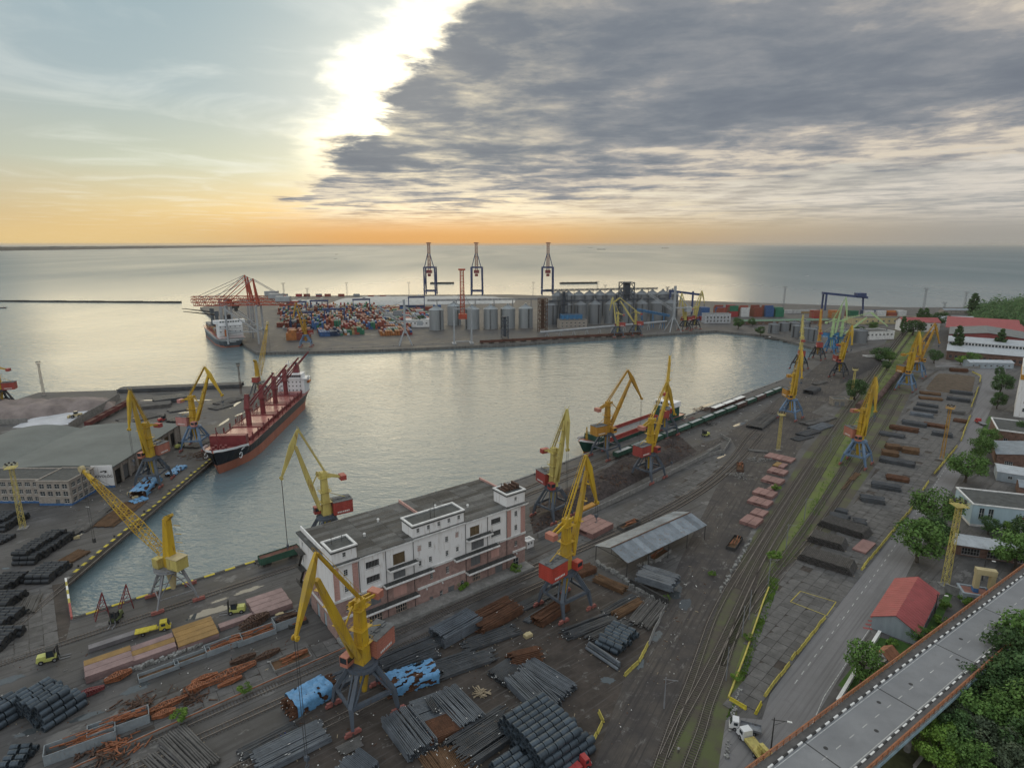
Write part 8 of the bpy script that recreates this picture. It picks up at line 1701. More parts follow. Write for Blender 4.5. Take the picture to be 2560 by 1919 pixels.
heap('earth_heap', [(2095, 965), (2215, 905), (2180, 882), (2110, 905)], 3.2, mat('coal_dark', (0.055, 0.05, 0.05), 0.9, 0, 0.3, 0.4, 0.8, 3), 'low dark heap beyond the bright yellow crane', 'heap', 5); heap('earth_pile', [(2305, 978), (2430, 992), (2442, 938), (2345, 930)], 0.7, mat('brown_earth', (0.115, 0.085, 0.06), 0.95, 0, 0.3, 0.3, 0.6, 3), 'flat brown earth spread at the far end of the slab yard', 'earth', 6)
M_fert = mat('pinkish_mineral', (0.27, 0.225, 0.21), 0.95, 0, 0.25, 0.12, 0.5, 2); M_fertw = mat('white_mineral', (0.56, 0.57, 0.60), 0.9, 0, 0.15, 0.12, 0.4, 2)
heap('mineral_heap', [(-60, 1055), (120, 1045), (270, 1012), (-40, 1008)], 6.5, M_fert, 'big pinkish mineral heap at the left edge of the pier', 'heap', 7, n=60, rough=0.3); heap('mineral_heap', [(105, 1042), (285, 1022), (292, 1000), (130, 1006)], 5, M_fert, 'lower pinkish mineral ridge against the concrete bunker wall', 'heap', 9, n=50); heap('white_mineral', [(20, 1072), (180, 1062), (258, 1022), (110, 1030)], 0.8, M_fertw, 'white mineral powder spread in front of the pinkish heap', 'heap', 10, n=40)
panel_wall([(175, 1075), (215, 1048), (262, 1022), (300, 996)], 4.0, 'pale concrete bunker wall around the mineral heap', step=4.0); panel_wall([(-40, 1062), (70, 1058)], 3.0, 'pale block wall in front of the pinkish heap', step=4.0)
# red wagons on the pier, green wagons on the quay, hopper train
WR = wagon_proto('gondola', M_wred, M_wrust)
a_, c_ = g(222, 1068), g(328, 1010); d_ = c_ - a_
for k in range(5): p = a_.lerp(c_, (k + 0.5) / 5); wagon(WR, p.x, p.y, math.atan2(d_.y, d_.x), 'dark red open wagon in the short train on the left pier', 'dark red wagons on the pier')
WGR = wagon_proto('gondola', M_wgrn, mat('pale_load', (0.45, 0.46, 0.46), 0.9, 0, 0.3, 0.6)); WGB = wagon_proto('gondola', M_wbrn, mat('pale_load', (0, 0, 0)))
q2 = TRK['Q3']; d_ = (q2[-1] - q2[0]).normalized()
for k in range(14): p = q2[0] + d_ * (72 + k * 13.9); wagon(WGR if k not in (9, 11) else WGB, p.x, p.y, math.atan2(d_.y, d_.x), ('green' if k not in (9, 11) else 'brown') + ' open wagon with pale load in the long quay train', ('green' if k not in (9, 11) else 'brown') + ' wagons of the quay train')
WW = wagon_proto('gondola', M_wbrn, None)
def boxcar():
 b = MB(); b.box(-6.3, 6.3, -1.5, 1.5, 1.15, 3.6); b.box(-6.4, 6.4, -1.6, 1.6, 3.6, 3.9, 0, 1); [b.box(-6 + k * 1.7, -5.8 + k * 1.7, -1.56, 1.56, 1.2, 3.6) for k in range(8)]; return [('body', b.mesh('body', [M_wbrn, M_white]))] + WW[1:]
BXC = boxcar(); q1 = TRK['Q2']
for k in range(3): p = q1[0] + d_ * (176 + k * 14); wagon(BXC, p.x, p.y, math.atan2(d_.y, d_.x), 'white-roofed wagon in the short train at the water edge', 'white-roofed wagons')
p = g(700, 1402); wagon(wagon_proto('gondola', M_wgrn, M_wrust), p.x, p.y, R(39.3), 'lone dark green wagon at the left end of the warehouse', 'lone green wagon')
HP = wagon_proto('hopper', M_wbrn); T = TRK['C']; 
def along(Lp, s):
 for a, b_ in zip(Lp, Lp[1:]):
  l = (b_ - a).length
  if s <= l: return a.lerp(b_, s / l), math.atan2(b_.y - a.y, b_.x - a.x)
  s -= l
 return Lp[-1], math.atan2(Lp[-1].y - Lp[-2].y, Lp[-1].x - Lp[-2].x)
ha, hb = g(2190, 1010), g(2290, 882); hd = (hb - ha).normalized()
s_ = 0.0; n_h = 0
while s_ < (g(2295, 875) - ha).length: p = ha + hd * s_; wagon(HP, p.x, p.y, math.atan2(hd.y, hd.x), 'brown covered hopper wagon in the long train beside the grass', 'brown hopper wagons'); s_ += 14.0; n_h += 1
ha2 = g(2318, 852); hd2 = (g(2332, 832) - ha2).normalized()
for k in range(3): p = ha2 + hd2 * 14 * k; wagon(HP, p.x, p.y, math.atan2(hd2.y, hd2.x), 'brown hopper wagon in the far cut of wagons under the ochre jib', 'far hopper wagons')
p = g(2150, 1020); wagon(HP, p.x, p.y, R(47), 'single brown wagon parked beside the round tree', 'single brown wagon')
for i, (x, y, a) in enumerate(((1648, 1390, 45), (1850, 1170, 70), (1836, 1360, 55), (1572, 1315, 40))):
 p = g(x, y); trough((x, y), a, 10, 3, 1.2, ['long flat trailer standing in the open by the shed', 'old rusty lorry bed on the dirt road', 'black open trailer beside the railway', 'grey steel cradle near the curved track'][i], (M_conc, M_rust, M_rail, M_barg)[i], 8)
for i, (x, y) in enumerate(((338, 1183 + 62), (190, 1345), (230, 1205), (700, 1540), (1320, 1590), (325, 1235))):
 p = g(x, y); b = MB(); b.box(-1.1, 1.1, -0.7, 0.7, 0, 0.7); b.box(-1.0, 1.0, -0.62, 0.62, 0.7, 0.85); b.box(-0.3, 0.3, -0.72, 0.72, 0.1, 0.9); b.build('ballast_block', M_tan, None, label='cream concrete block ' + ['by the ragged blue sheets', 'beside the long black coil stack', 'near the office corner', 'by the pink slab stack', 'lying between the bars and crane rails', 'on the pier road'][i], cat='block', loc=p, rz=R(35))
# ------------------------------------------------------------------ trees, vehicles, people, poles
import mathutils
def leafmat(name, c, c2):
 m = mat(name, c, 0.7, 0, 0.2, 0.55, col2=c2, per_obj=0.25, spec=0.2, thr=(0.40, 0.60)); return m
LM = [leafmat('leaves_green', (0.135, 0.24, 0.06), (0.065, 0.13, 0.032)), leafmat('leaves_dark', (0.088, 0.16, 0.055), (0.042, 0.086, 0.03)), leafmat('leaves_bright', (0.17, 0.28, 0.05), (0.09, 0.17, 0.03)), leafmat('leaves_silver', (0.13, 0.17, 0.10), (0.07, 0.10, 0.06))]
M_bark = mat('bark', (0.085, 0.07, 0.055), 0.95, 0, 0.3, 2)
def crown_mesh(seed, m, rx, rz, n=26, q=120, ls=0.42, cone=0.0):
 rnd = random.Random(seed); V = []; F = []
 for k in range(n):
  while True:
   p = Vector((rnd.uniform(-1, 1), rnd.uniform(-1, 1), rnd.uniform(-1, 1)))
   if 0.25 < p.length < 1: break
  p = p.normalized() * p.length ** 0.5; f = 1 - cone * (p.z + 1) / 2; c = Vector((p.x * rx * f * 0.78, p.y * rx * f * 0.78, p.z * rz * 0.82)); cr = rnd.uniform(0.26, 0.42) * rx * (0.6 + 0.4 * f)
  for j in range(q):
   d = Vector((rnd.gauss(0, 1), rnd.gauss(0, 1), rnd.gauss(0, 1))).normalized(); d.z *= 0.8; o = c + d * cr * rnd.uniform(0.55, 1.08); s = ls * rnd.uniform(0.6, 1.3)
   nn = (d + Vector((rnd.gauss(0, .6), rnd.gauss(0, .6), rnd.gauss(0, .6) + 0.3))).normalized(); t = nn.orthogonal().normalized(); t.rotate(mathutils.Quaternion(nn, rnd.uniform(0, 6.28))); bt = nn.cross(t); i = len(V)
   V += [o - t * s * 0.5, o + bt * s * 0.32, o + t * s * 0.5, o - bt * s * 0.32]; F.append((i, i + 1, i + 2, i + 3))
 me = bpy.data.meshes.new('crown'); me.from_pydata([tuple(v) for v in V], [], F); me.materials.append(m); me.update(); return me
def trunk_mesh(seed, h, r):
 rnd = random.Random(seed); b = MB(); p = Vector((0, 0, 0)); rr = r
 for k in range(4): q = Vector((rnd.uniform(-.04, .04) * h, rnd.uniform(-.04, .04) * h, h * (k + 1) / 4)); b.cyl(p, q, rr, rr * 0.78, n=8); p = q; rr *= 0.78
 for k in range(6): t = k * 1.05 + rnd.random(); z0 = h * rnd.uniform(0.45, 0.9); b.cyl((0, 0, z0), (math.cos(t) * h * 0.42, math.sin(t) * h * 0.42, z0 + h * 0.35), r * 0.4, r * 0.12, n=6)
 return b.mesh('trunk', M_bark)
CR = [(crown_mesh(1, LM[0], 3.6, 3.4), trunk_mesh(1, 4.5, 0.28)), (crown_mesh(2, LM[1], 3.4, 3.6), trunk_mesh(2, 4.5, 0.28)), (crown_mesh(3, LM[2], 3.0, 3.0), trunk_mesh(3, 4.2, 0.22)), (crown_mesh(4, LM[3], 3.2, 3.0), trunk_mesh(4, 4.2, 0.22)), (crown_mesh(5, LM[1], 1.9, 6.0, 56, 100, 0.42, 0.5), trunk_mesh(5, 5.0, 0.25)), (crown_mesh(6, LM[0], 3.9, 3.0, 30, 120), trunk_mesh(6, 4.5, 0.3)), (crown_mesh(7, LM[2], 1.6, 1.1, 12, 90, 0.28), trunk_mesh(7, 1.0, 0.08))]
def tree(px, py, h, v, label, group=None, name='tree', cat='tree', wide=1.0, zb=0.0):
 o = g(px, py); ch = {4: 12.5, 6: 2.4}.get(v, 8.2); s = h / ch; E = empty(name, (o.x, o.y, zb), random.uniform(0, 6.28), label, cat, group); s *= 1.15; E.scale = (s * wide, s * wide, s)
 mo('trunk', CR[v][1], E); mo('crown', CR[v][0], E, loc=(0, 0, {4: 6.6, 6: 1.3}.get(v, 4.9)))
for px, py, h, v, lb, w in ((2465, 1118, 9.5, 0, 'green street tree beside the low annex, farthest of the road row', 1.1), (2448, 1150, 10.5, 0, 'green street tree in the middle of the road row', 1.2), (2412, 1205, 12.0, 5, 'broad green street tree nearest in the upper road row', 1.25), (2335, 1318, 13.0, 5, 'large green tree by the road in front of the floodlight mast, rear one', 1.2), (2292, 1405, 13.0, 0, 'large green tree by the road in front of the floodlight mast, front one', 1.2), (2330, 1375, 11, 1, 'dark tree squeezed behind the two large road trees', 1.1),
  (2500, 985, 13, 1, 'dark street tree before the tall white block, rear', 1.2), (2492, 1022, 10, 1, 'dark street tree before the tall white block, front', 1.0), (2498, 945, 8, 1, 'small dark tree at the far bend of the road', 1.0), (2388, 890, 26, 4, 'tall poplar before the hall, left one', 1.3), (2494, 893, 24, 4, 'tall poplar before the hall, right one', 1.4), (2335, 908, 11, 1, 'round dark bush-like tree at the hall corner', 1.2), (2430, 912, 10, 0, 'green tree in front of the hall annex', 1.3), (2400, 912, 8, 2, 'pale green bushes in front of the hall annex', 1.4),
  (2136, 1000, 13, 1, 'big round dark tree beside the switch hut', 1.2), (2200, 905, 12, 1, 'dark tree beside the low white hut', 1.5), (2222, 908, 10, 0, 'green tree next to the low white hut', 1.2), (2215, 925, 7, 1, 'dark shrub at the wagon line', 1.2), (2282, 838, 16, 1, 'dark tree before the red-roofed white house', 1.6), (2255, 838, 20, 4, 'slim poplar left of the red-roofed white house', 1.2), (2296, 820, 22, 4, 'poplar behind the red-roofed white house, left', 1.6), (2310, 818, 22, 4, 'poplar behind the red-roofed white house, right', 1.6), (2346, 815, 16, 1, 'dark tree near the ochre jib tip', 1.5), (2430, 790, 30, 4, 'lone dark poplar on the far shore', 1.8), (2146, 840, 10, 1, 'dark tree beside the white pavilion', 1.3), (2180, 825, 9, 0, 'green tree behind the white pavilion', 1.6), (1845, 822, 12, 1, 'dark tree at the far quay corner', 1.3), (1880, 815, 9, 1, 'small dark tree behind the far quay', 1.3), (1900, 838, 9, 1, 'bushy tree at the end of the far quay', 1.4), (1050, 815, 12, 1, 'dark tree beside the white hut in the terminal', 1.6),
  (2150, 1716, 10.5, 0, 'slender tree growing from the lawn by the white wall', 0.8), (2535, 1425, 12, 0, 'green tree at the right edge above the elevated road', 1.2), (2560, 1385, 12, 1, 'dark tree at the right edge beside the workshop', 1.2), (2470, 1335, 6, 1, 'small tree at the foot of the pale blue block, left', 1.2), (2520, 1345, 6, 2, 'small tree at the foot of the pale blue block, right', 1.2), (2290, 1605, 4, 0, 'bush at the gatehouse gable', 1.4), (2560, 1100, 9, 1, 'dark tree behind the brick workshop', 1.2)): tree(px, py, h, v, lb, 'trees of the port', wide=w)
for i, (px, py, h, v, w) in enumerate(((2560, 1700, 15, 0, 1.1), (2530, 1730, 14, 1, 1.1), (2490, 1745, 11, 1, 1.1), (2440, 1790, 10, 1, 1.1), (2500, 1800, 11, 1, 1.1), (2560, 1790, 13, 1, 1.1), (2390, 1830, 8, 3, 1.1), (2440, 1850, 10, 0, 1.1), (2340, 1880, 8, 2, 1.1), (2390, 1890, 8, 1, 1.1), (2450, 1910, 9, 3, 1.1), (2520, 1870, 11, 0, 1.1), (2580, 1860, 12, 0, 1.1), (2330, 1930, 9, 2, 1.0), (2400, 1950, 9, 0, 1.0), (2500, 1950, 10, 3, 1.0), (2575, 1945, 11, 1, 1.1), (2420, 1800, 7, 1, 1.2), (2370, 1860, 6, 1, 1.2))):
 tree(px, py, h, v, ('tree in the wooded corner below the elevated road, ' + ['tall one at the right edge', 'dark one behind the tall one', 'dark one against the rail', 'darkest one by the deck', 'round dark one in the middle', 'dark one at the right edge', 'silvery one at the rear', 'mid-green one at the rear', 'bright yellow-green one', 'small dark one', 'silvery one in front', 'broad green one', 'broad green one at the edge', 'bright yellow-green one in front', 'green one at the bottom', 'pale one at the bottom', 'dark one at the bottom corner', 'low dark one by the deck', 'low dark shrub at the clearing'][i]), 'trees of the wooded corner', wide=w)
for i, (px, py, h) in enumerate(((450, 1802, 2.6), (612, 1732, 2.2), (1940, 1226, 2.6), (1155, 1475, 2.8), (2410, 1510, 2.6), (2350, 1560, 2.4), (2360, 1520, 2.2), (1840, 1700, 1.8), (1870, 1600, 1.8), (1935, 1400, 3.0), (2210, 1650, 1.8), (2230, 1615, 1.8), (2330, 1590, 2.2), (1780, 1440, 1.6), (1665, 1500, 1.6), (1290, 1430, 2.6))): tree(px, py, h, 6, 'small green weed bush ' + ['growing on the platform edge, left', 'growing on the platform edge, right', 'beside the slab stacks', 'at the warehouse wall', 'beside the gatehouse, first', 'beside the gatehouse, second', 'beside the gatehouse, third', 'at the yard kerb, near', 'at the yard kerb, middle', 'in the track grass', 'on the garden lawn, left', 'on the garden lawn, right', 'behind the gatehouse corner', 'by the stone row', 'at the retaining wall', 'at the right end of the warehouse'][i], 'weed bushes', 'bush', 'bush')
# green hill at the right with a far wood
b = MB(); n = 40; V = []
for j in range(13):
 for i in range(n + 1):
  u, v = i / n, j / 12; p = g(2452, 822).lerp(g(2700, 860), u).lerp(g(2420, 773).lerp(g(2750, 766), u), v); V.append((p.x, p.y, 19 * max(0, math.sin(math.pi * min(1, v * 1.0)) ** 0.7) * min(1, u * 2.2) + 3 * mathutils.noise.noise(p * 0.02) - 0.5))
b.v = V
for j in range(12):
 for i in range(n): k = j * (n + 1) + i; b.f.append((k, k + 1, k + n + 2, k + n + 1)); b.m.append(0)
b.build('hill', mat('leaf_litter', (0, 0, 0)), smooth=True, kind='structure'); rnd = random.Random(2)
wd = bpy.data.meshes.new('wood'); V2 = []; F2 = []
for k in range(26000):
 i, j = rnd.randrange(n), rnd.randrange(12); c = Vector(V[j * (n + 1) + i]).lerp(Vector(V[(j + 1) * (n + 1) + i + 1]), rnd.random()) + Vector((rnd.uniform(-8, 8), rnd.uniform(-8, 8), 0)); c.z += 2 + 16 * abs(mathutils.noise.noise(c * 0.06)) * rnd.uniform(0.2, 1.6); s = rnd.uniform(1.6, 3.4); t = Vector((rnd.gauss(0, 1), rnd.gauss(0, 1), rnd.gauss(0, 1))).normalized(); u = t.orthogonal().normalized(); q = len(V2); V2 += [tuple(c - t * s * .5), tuple(c + u * s * .4), tuple(c + t * s * .5), tuple(c - u * s * .4)]; F2.append((q, q + 1, q + 2, q + 3))
wd.from_pydata(V2, [], F2); wd.materials.append(LM[1]); mo('hillside_wood', wd, kind='stuff', label='dark green wood covering the hillside at the far right', cat='wood')
# grass tufts along the tracks
V2 = []; F2 = []
for k in range(16000):
 if k % 3: a0, a1, b0, b1 = g(1900, 1470), g(2290, 815), g(1985, 1395), g(2318, 815)
 else: a0, a1, b0, b1 = g(1815, 1800), g(1925, 1440), g(1840, 1760), g(1950, 1450)
 u = rnd.random(); c = a0.lerp(a1, u).lerp(b0.lerp(b1, u), rnd.random()); 
 if mathutils.noise.noise(c * 0.08) < rnd.uniform(-0.3, 0.35): continue
 s = rnd.uniform(0.15, 0.4); t = rnd.uniform(0, 6.28); d = Vector((math.cos(t), math.sin(t), 0)) * s * 0.5; q = len(V2); V2 += [tuple(c - d), tuple(c + d), tuple(c + d * 0.6 + Vector((0, 0, s))), tuple(c - d * 0.6 + Vector((0, 0, s)))]; F2.append((q, q + 1, q + 2, q + 3))
wd = bpy.data.meshes.new('tufts'); wd.from_pydata(V2, [], F2); wd.materials.append(LM[2]); mo('grass', wd, kind='stuff', label='grass tufts between the railway tracks', cat='grass')
# vehicles
M_lime = mat('machine_lime', (0.52, 0.54, 0.16), 0.5, 0, 0.15, 0.8, dirt=(0.3, 0.3, 0.12)); M_tyre = mat('tyre', (0.02, 0.02, 0.02), 0.9); M_vwht = mat('vehicle_white', (0.72, 0.73, 0.74), 0.3, 0, 0.05, 1); M_vred = mat('vehicle_red', (0.42, 0.05, 0.05), 0.45, 0, 0.1, 1); M_vgrn = mat('vehicle_green', (0.12, 0.15, 0.06), 0.7, 0, 0.2, 1)
def wheels(E, spots, r, w):
 b = MB(); b.cyl((0, -w / 2, 0), (0, w / 2, 0), r, n=16); t = b.mesh('tyre', M_tyre); b = MB(); b.cyl((0, -w / 2 - 0.02, 0), (0, w / 2 + 0.02, 0), r * 0.5, n=12); h = b.mesh('rim', M_legg)
 for x, y in spots: o = mo('wheel', t, E, loc=(x, y, r)); mo('rim', h, o)
def forklift(px, py, ang, label, col):
 E = empty('forklift', g(px, py), R(ang), label, 'forklift', 'forklifts of the port')
 b = MB(); b.box(-2.6, 1.3, -1.05, 1.05, 0.55, 1.25); b.hexa([(-2.8, -1.0, 0.7), (-0.7, -1.0, 0.7), (-0.7, 1.0, 0.7), (-2.8, 1.0, 0.7), (-2.6, -0.85, 1.95), (-0.7, -0.9, 2.0), (-0.7, 0.9, 2.0), (-2.6, 0.85, 1.95)]); b.build('body', col, E)
 b = MB()
 for x in (-0.6, 0.9):
  for y in (-0.75, 0.75): b.beam((x, y, 1.25), (x * 0.9, y, 3.05), 0.12)
 b.box(-0.8, 1.0, -0.85, 0.85, 3.05, 3.15); b.build('cab_frame', M_rail, E); b = MB(); b.box(-0.55, 0.8, -0.7, 0.7, 1.25, 2.95); b.build('cab_glass', M_glass, E)
 b = MB()
 for y in (-0.5, 0.5): b.box(1.45, 1.7, y - 0.12, y + 0.12, 0.2, 3.9)
 for z in (0.5, 2.0, 3.8): b.box(1.47, 1.68, -0.5, 0.5, z - 0.1, z + 0.1)
 b.build('mast', M_rail, E)
 for y in (-0.55, 0.55): b = MB(); b.box(1.72, 1.85, y - 0.1, y + 0.1, 0.12, 1.2); b.box(1.85, 4.0, y - 0.1, y + 0.1, 0.12, 0.22); b.build('fork', M_legg, E)
 wheels(E, ((0.95, -1.0), (0.95, 1.0), (-1.8, -0.95), (-1.8, 0.95)), 0.55, 0.45)
forklift(128, 1650, 27, 'lime yellow forklift beside the long slab at the left', M_lime); forklift(290, 1552, -78, 'dark green forklift facing the camera on the quay', M_vgrn); forklift(588, 1530, 196, 'lime yellow forklift by the puddle near the slab stacks', M_lime); forklift(408, 1052, 60, 'red forklift among the pipe stacks on the left pier', M_vred); forklift(452, 1118, 70, 'yellow-green forklift under the pink-house crane', M_lime); forklift(1762, 1090, 210, 'yellow forklift beside the green wagon train', M_lime)
def lorry(px, py, ang, label, cab, bed, L=6.4, kind='flat', s=1.0):
 E = empty('lorry', g(px, py), R(ang), label, 'truck'); E.scale = (s, s, s)
 b = MB(); b.hexa([(L * 0.18, -1.0, 0.5), (L / 2 - 0.0, -1.0, 0.5), (L / 2, 1.0, 0.5), (L * 0.18, 1.0, 0.5), (L * 0.20, -0.9, 2.25), (L * 0.40, -0.88, 2.25), (L * 0.40, 0.88, 2.25), (L * 0.20, 0.9, 2.25)]); c = b.build('cab', cab, E)
 b = MB(); b.hexa([(L * 0.405, -0.8, 1.45), (L * 0.478, -0.85, 1.35), (L * 0.478, 0.85, 1.35), (L * 0.405, 0.8, 1.45), (L * 0.40, -0.75, 2.1), (L * 0.425, -0.78, 2.1), (L * 0.425, 0.78, 2.1), (L * 0.40, 0.75, 2.1)]); b.build('windscreen', M_glass, c)
 for y in (-1, 1): b = MB(); b.box(L * 0.24, L * 0.36, y * 0.985 - 0.02, y * 0.985 + 0.02, 1.35, 2.0); b.build('side_window', M_glass, c)
 for y in (-0.7, 0.7): b = MB(); b.box(L / 2, L / 2 + 0.04, y - 0.18, y + 0.18, 0.75, 0.98); b.build('headlight', M_white, c)
 b = MB()
 if kind == 'flat':
  b.box(-L / 2, L * 0.15, -1.05, 1.05, 0.85, 0.95)
  for q in ((-L / 2, L * 0.15, -1.05, -1.0), (-L / 2, L * 0.15, 1.0, 1.05), (-L / 2, -L / 2 + 0.05, -1.0, 1.0), (L * 0.15 - 0.05, L * 0.15, -1.0, 1.0)): b.box(*q, 0.95, 1.4)
 elif kind == 'boom': b.box(-L / 2, L * 0.15, -1.0, 1.0, 0.8, 1.3); b.beam((-L * 0.35, 0, 1.5), (-L * 0.35, 0, 2.4), 1.0); b.beam((-L * 0.3, 0, 2.5), (-L * 1.25, -0.4, 2.9), 0.75, 0.8); b.beam((-L * 0.9, 0, 2.7), (-L * 1.5, -0.5, 3.0), 0.5, 0.55)
 else: b.box(-L / 2, L * 0.15, -0.5, 0.5, 0.75, 0.95); b.box(-L / 2, -L * 0.1, -1.1, 1.1, 0.95, 1.1); b.box(-L * 0.1, L * 0.1, -0.9, 0.9, 0.95, 1.2)
 b.build({'flat': 'load_bed', 'boom': 'telescopic_boom'}.get(kind, 'chassis'), bed, E); wheels(E, ((L * 0.32, -0.92), (L * 0.32, 0.92), (-L * 0.28, -0.92), (-L * 0.28, 0.92)), 0.42, 0.3); return E
lorry(1862, 1824, 160, 'white flatbed pickup lorry with dark load bed at the yard end', M_vwht, M_legg); lorry(1880, 1868, 104, 'white-cabbed mobile crane lorry with yellow boom at the bottom edge', M_vwht, M_yel2, 6.8, 'boom', 1.15); lorry(2451, 1060, 80, 'small red-cabbed tractor lorry driving on the road', M_vred, M_legg, 7.0, 'chassis', 1.2); lorry(1444, 1922, 30, 'red-cabbed tractor at the bottom edge beside the coils', M_vred, M_vred, 5.5, 'chassis'); lorry(2490, 912, 175, 'dark red tipper lorry parked at the far bend', M_vred, M_gear, 8, 'flat', 1.4); lorry(2525, 908, 200, 'red lorry parked behind the tall white block', M_vred, M_vred, 7, 'flat', 1.2)
E = lorry(384, 1578, 26, 'bright yellow terminal tractor parked by the quay slabs', M_ybar2, M_ybar2, 7.5, 'chassis', 1.1)
E = empty('wheel_loader', g(190, 1046, 0), R(200), 'dirty yellow wheel loader working on the white mineral', 'loader'); b = MB(); b.box(-3.2, 0.2, -1.3, 1.3, 0.9, 2.2); b.build('body', M_tan, E); b = MB(); b.box(-1.2, 0.6, -0.9, 0.9, 2.2, 3.6); b.build('cab', M_glass, E); b = MB(); b.beam((0.4, 0, 1.8), (3.0, 0, 0.9), 0.8, 0.4); b.box(2.8, 3.8, -1.6, 1.6, 0.2, 1.4); b.build('bucket', M_tan, E); wheels(E, ((1.2, -1.3), (1.2, 1.3), (-2.2, -1.3), (-2.2, 1.3)), 0.85, 0.6); E.location.z = 0.8
for i, (x, y) in enumerate(((258, 1540), (318, 1518))):
 E = empty('a_frame', g(x, y), R(39), 'dark red triangular steel frame standing on the quay, ' + ['left', 'right'][i] + ' one', 'frame')
 for s in (-1.6, 1.6): b = MB(); b.beam((-1.9, s, 0), (0.6, s * 0.25, 7.0), 0.18); b.beam((1.4, s, 0), (0.6, s * 0.25, 7.0), 0.18); b.beam((-1.1, s * 0.8, 2.3), (1.15, s * 0.8, 2.3), 0.12); b.beam((-0.3, s * 0.5, 4.5), (0.9, s * 0.5, 4.5), 0.12); b.beam((-1.1, s * 0.8, 2.3), (0.9, s * 0.5, 4.5), 0.1); b.build('side_frame', M_gear, E)
 b = MB(); [b.beam((x_, -1.6 * k_, z_), (x_, 1.6 * k_, z_), 0.12) for x_, k_, z_ in ((-1.1, .8, 2.3), (1.15, .8, 2.3), (-.3, .5, 4.5), (.9, .5, 4.5), (-1.9, 1, .1), (1.4, 1, .1))]; b.build('tie', M_gear, E)
# people
def person(px, py, ang, label, top, legs):
 J = {'pel': (0, 0, .95, .13), 'ch': (0.02, 0, 1.3, .15), 'nk': (0.03, 0, 1.5, .06), 'hd': (0.05, 0, 1.66, .10), 'ht': (0.04, 0, 1.74, .08)}
 for s, n in ((1, 'l'), (-1, 'r')): J.update({n + 'h': (0, s * .1, .9, .09), n + 'k': (.12 * s, s * .1, .5, .07), n + 'a': (.02 - .12 * s, s * .1, .09, .05), n + 'f': (.16 - .12 * s, s * .11, .05, .045), n + 's': (.02, s * .19, 1.42, .07), n + 'e': (-.06 * s, s * .25, 1.14, .05), n + 'w': (.06 - .14 * s, s * .26, .9, .04), n + 'n': (.10 - .16 * s, s * .26, .80, .035)})
 K = list(J); ed = [('pel', 'ch'), ('ch', 'nk'), ('nk', 'hd'), ('hd', 'ht')] + [(n + a, n + b_) for n in 'lr' for a, b_ in (('h', 'k'), ('k', 'a'), ('a', 'f'), ('s', 'e'), ('e', 'w'), ('w', 'n'))] + [('pel', 'lh'), ('pel', 'rh'), ('ch', 'ls'), ('ch', 'rs')]
 me = bpy.data.meshes.new('person'); me.from_pydata([J[k][:3] for k in K], [(K.index(a), K.index(b_)) for a, b_ in ed], []); o = bpy.data.objects.new('person', me); COL.objects.link(o); o.modifiers.new('skin', 'SKIN'); o.modifiers.new('sub', 'SUBSURF').levels = 1
 for k, v in zip(K, me.skin_vertices[0].data): v.radius = (J[k][3], J[k][3])
 me.skin_vertices[0].data[0].use_root = True; bpy.context.view_layer.update(); m2 = bpy.data.meshes.new_from_object(o.evaluated_get(bpy.context.evaluated_depsgraph_get())); bpy.data.objects.remove(o); m2.materials.clear()
 for m in (top, legs, mat('skin', (0.42, 0.26, 0.19), 0.6), M_rail): m2.materials.append(m)
 for p in m2.polygons: z = p.center.z; p.material_index = 3 if z > 1.7 or z < 0.1 else (2 if z > 1.5 or (z < 0.88 and abs(p.center.y) > .21) else (0 if z > 0.93 else 1)); p.use_smooth = True
 return mo('person', m2, None, label, 'person', 'people in the port', None, g(px, py), R(ang))
M_cb = mat('cloth_blue', (0.05, 0.08, 0.22), 0.8); M_cg = mat('cloth_grey', (0.2, 0.2, 0.22), 0.8); M_cw = mat('cloth_pale', (0.5, 0.5, 0.5), 0.8); M_co = mat('cloth_dark', (0.04, 0.04, 0.05), 0.8)
for x, y, a, lb, t, l in ((579, 1652, 40, 'person in grey walking across the open platform slabs', M_cg, M_co), (1696, 1882, 80, 'person in pale top walking between the two near tracks', M_cw, M_co), (703, 1850, 10, 'person in blue overalls by the bottom bars, left of two', M_cb, M_cb), (714, 1843, 200, 'person in dark blue by the bottom bars, right of two', M_cb, M_co), (1572, 1118, 0, 'person in dark clothes on the quay beside the coaster', M_co, M_co), (1578, 1124, 90, 'person in grey standing on the quay beside the coaster', M_cg, M_co)): person(x, y, a, lb, t, l)
# poles
def pole(px, py, h, label, arm=0, m=None, lamp=False):
 E = empty('pole', g(px, py), R(-20), label, 'pole', 'poles of the port'); b = MB(); b.cyl((0, 0, 0), (0, 0, h), 0.16, 0.10, n=8); b.build('shaft', m or M_legg, E)
 if arm: b = MB(); b.beam((-arm * 0.2, 0, h - 0.6), (arm, 0, h - 0.2), 0.10); b.beam((0, 0, h - 1.8), (arm * 0.8, 0, h - 0.3), 0.06); b.build('arm', m or M_legg, E)
 if lamp: b = MB(); b.box(arm - 0.1, arm + 0.8, -0.18, 0.18, h - 0.28, h - 0.1); b.build('lamp_head', M_white, E)
for i, (x, y, h, ar) in enumerate(((1660, 1770, 8, 2.6), (1815, 1700, 9, 0), (1855, 1590, 9, 0), (1872, 1548, 9, 0), (1920, 1462, 9, 2.4), (1965, 1370, 9, 2.4), (2010, 1300, 9, 2.4), (1625, 1330, 8, 0), (2075, 1130, 9, 2))): pole(x, y, h, 'thin catenary pole beside the railway, ' + ['by the dirt road', 'nearest the yard kerb', 'second at the yard kerb', 'third at the yard kerb', 'left of the pipe stacks', 'in the grass', 'beyond the grass', 'near the open shed', 'far one before the blue-legged crane'][i], ar)
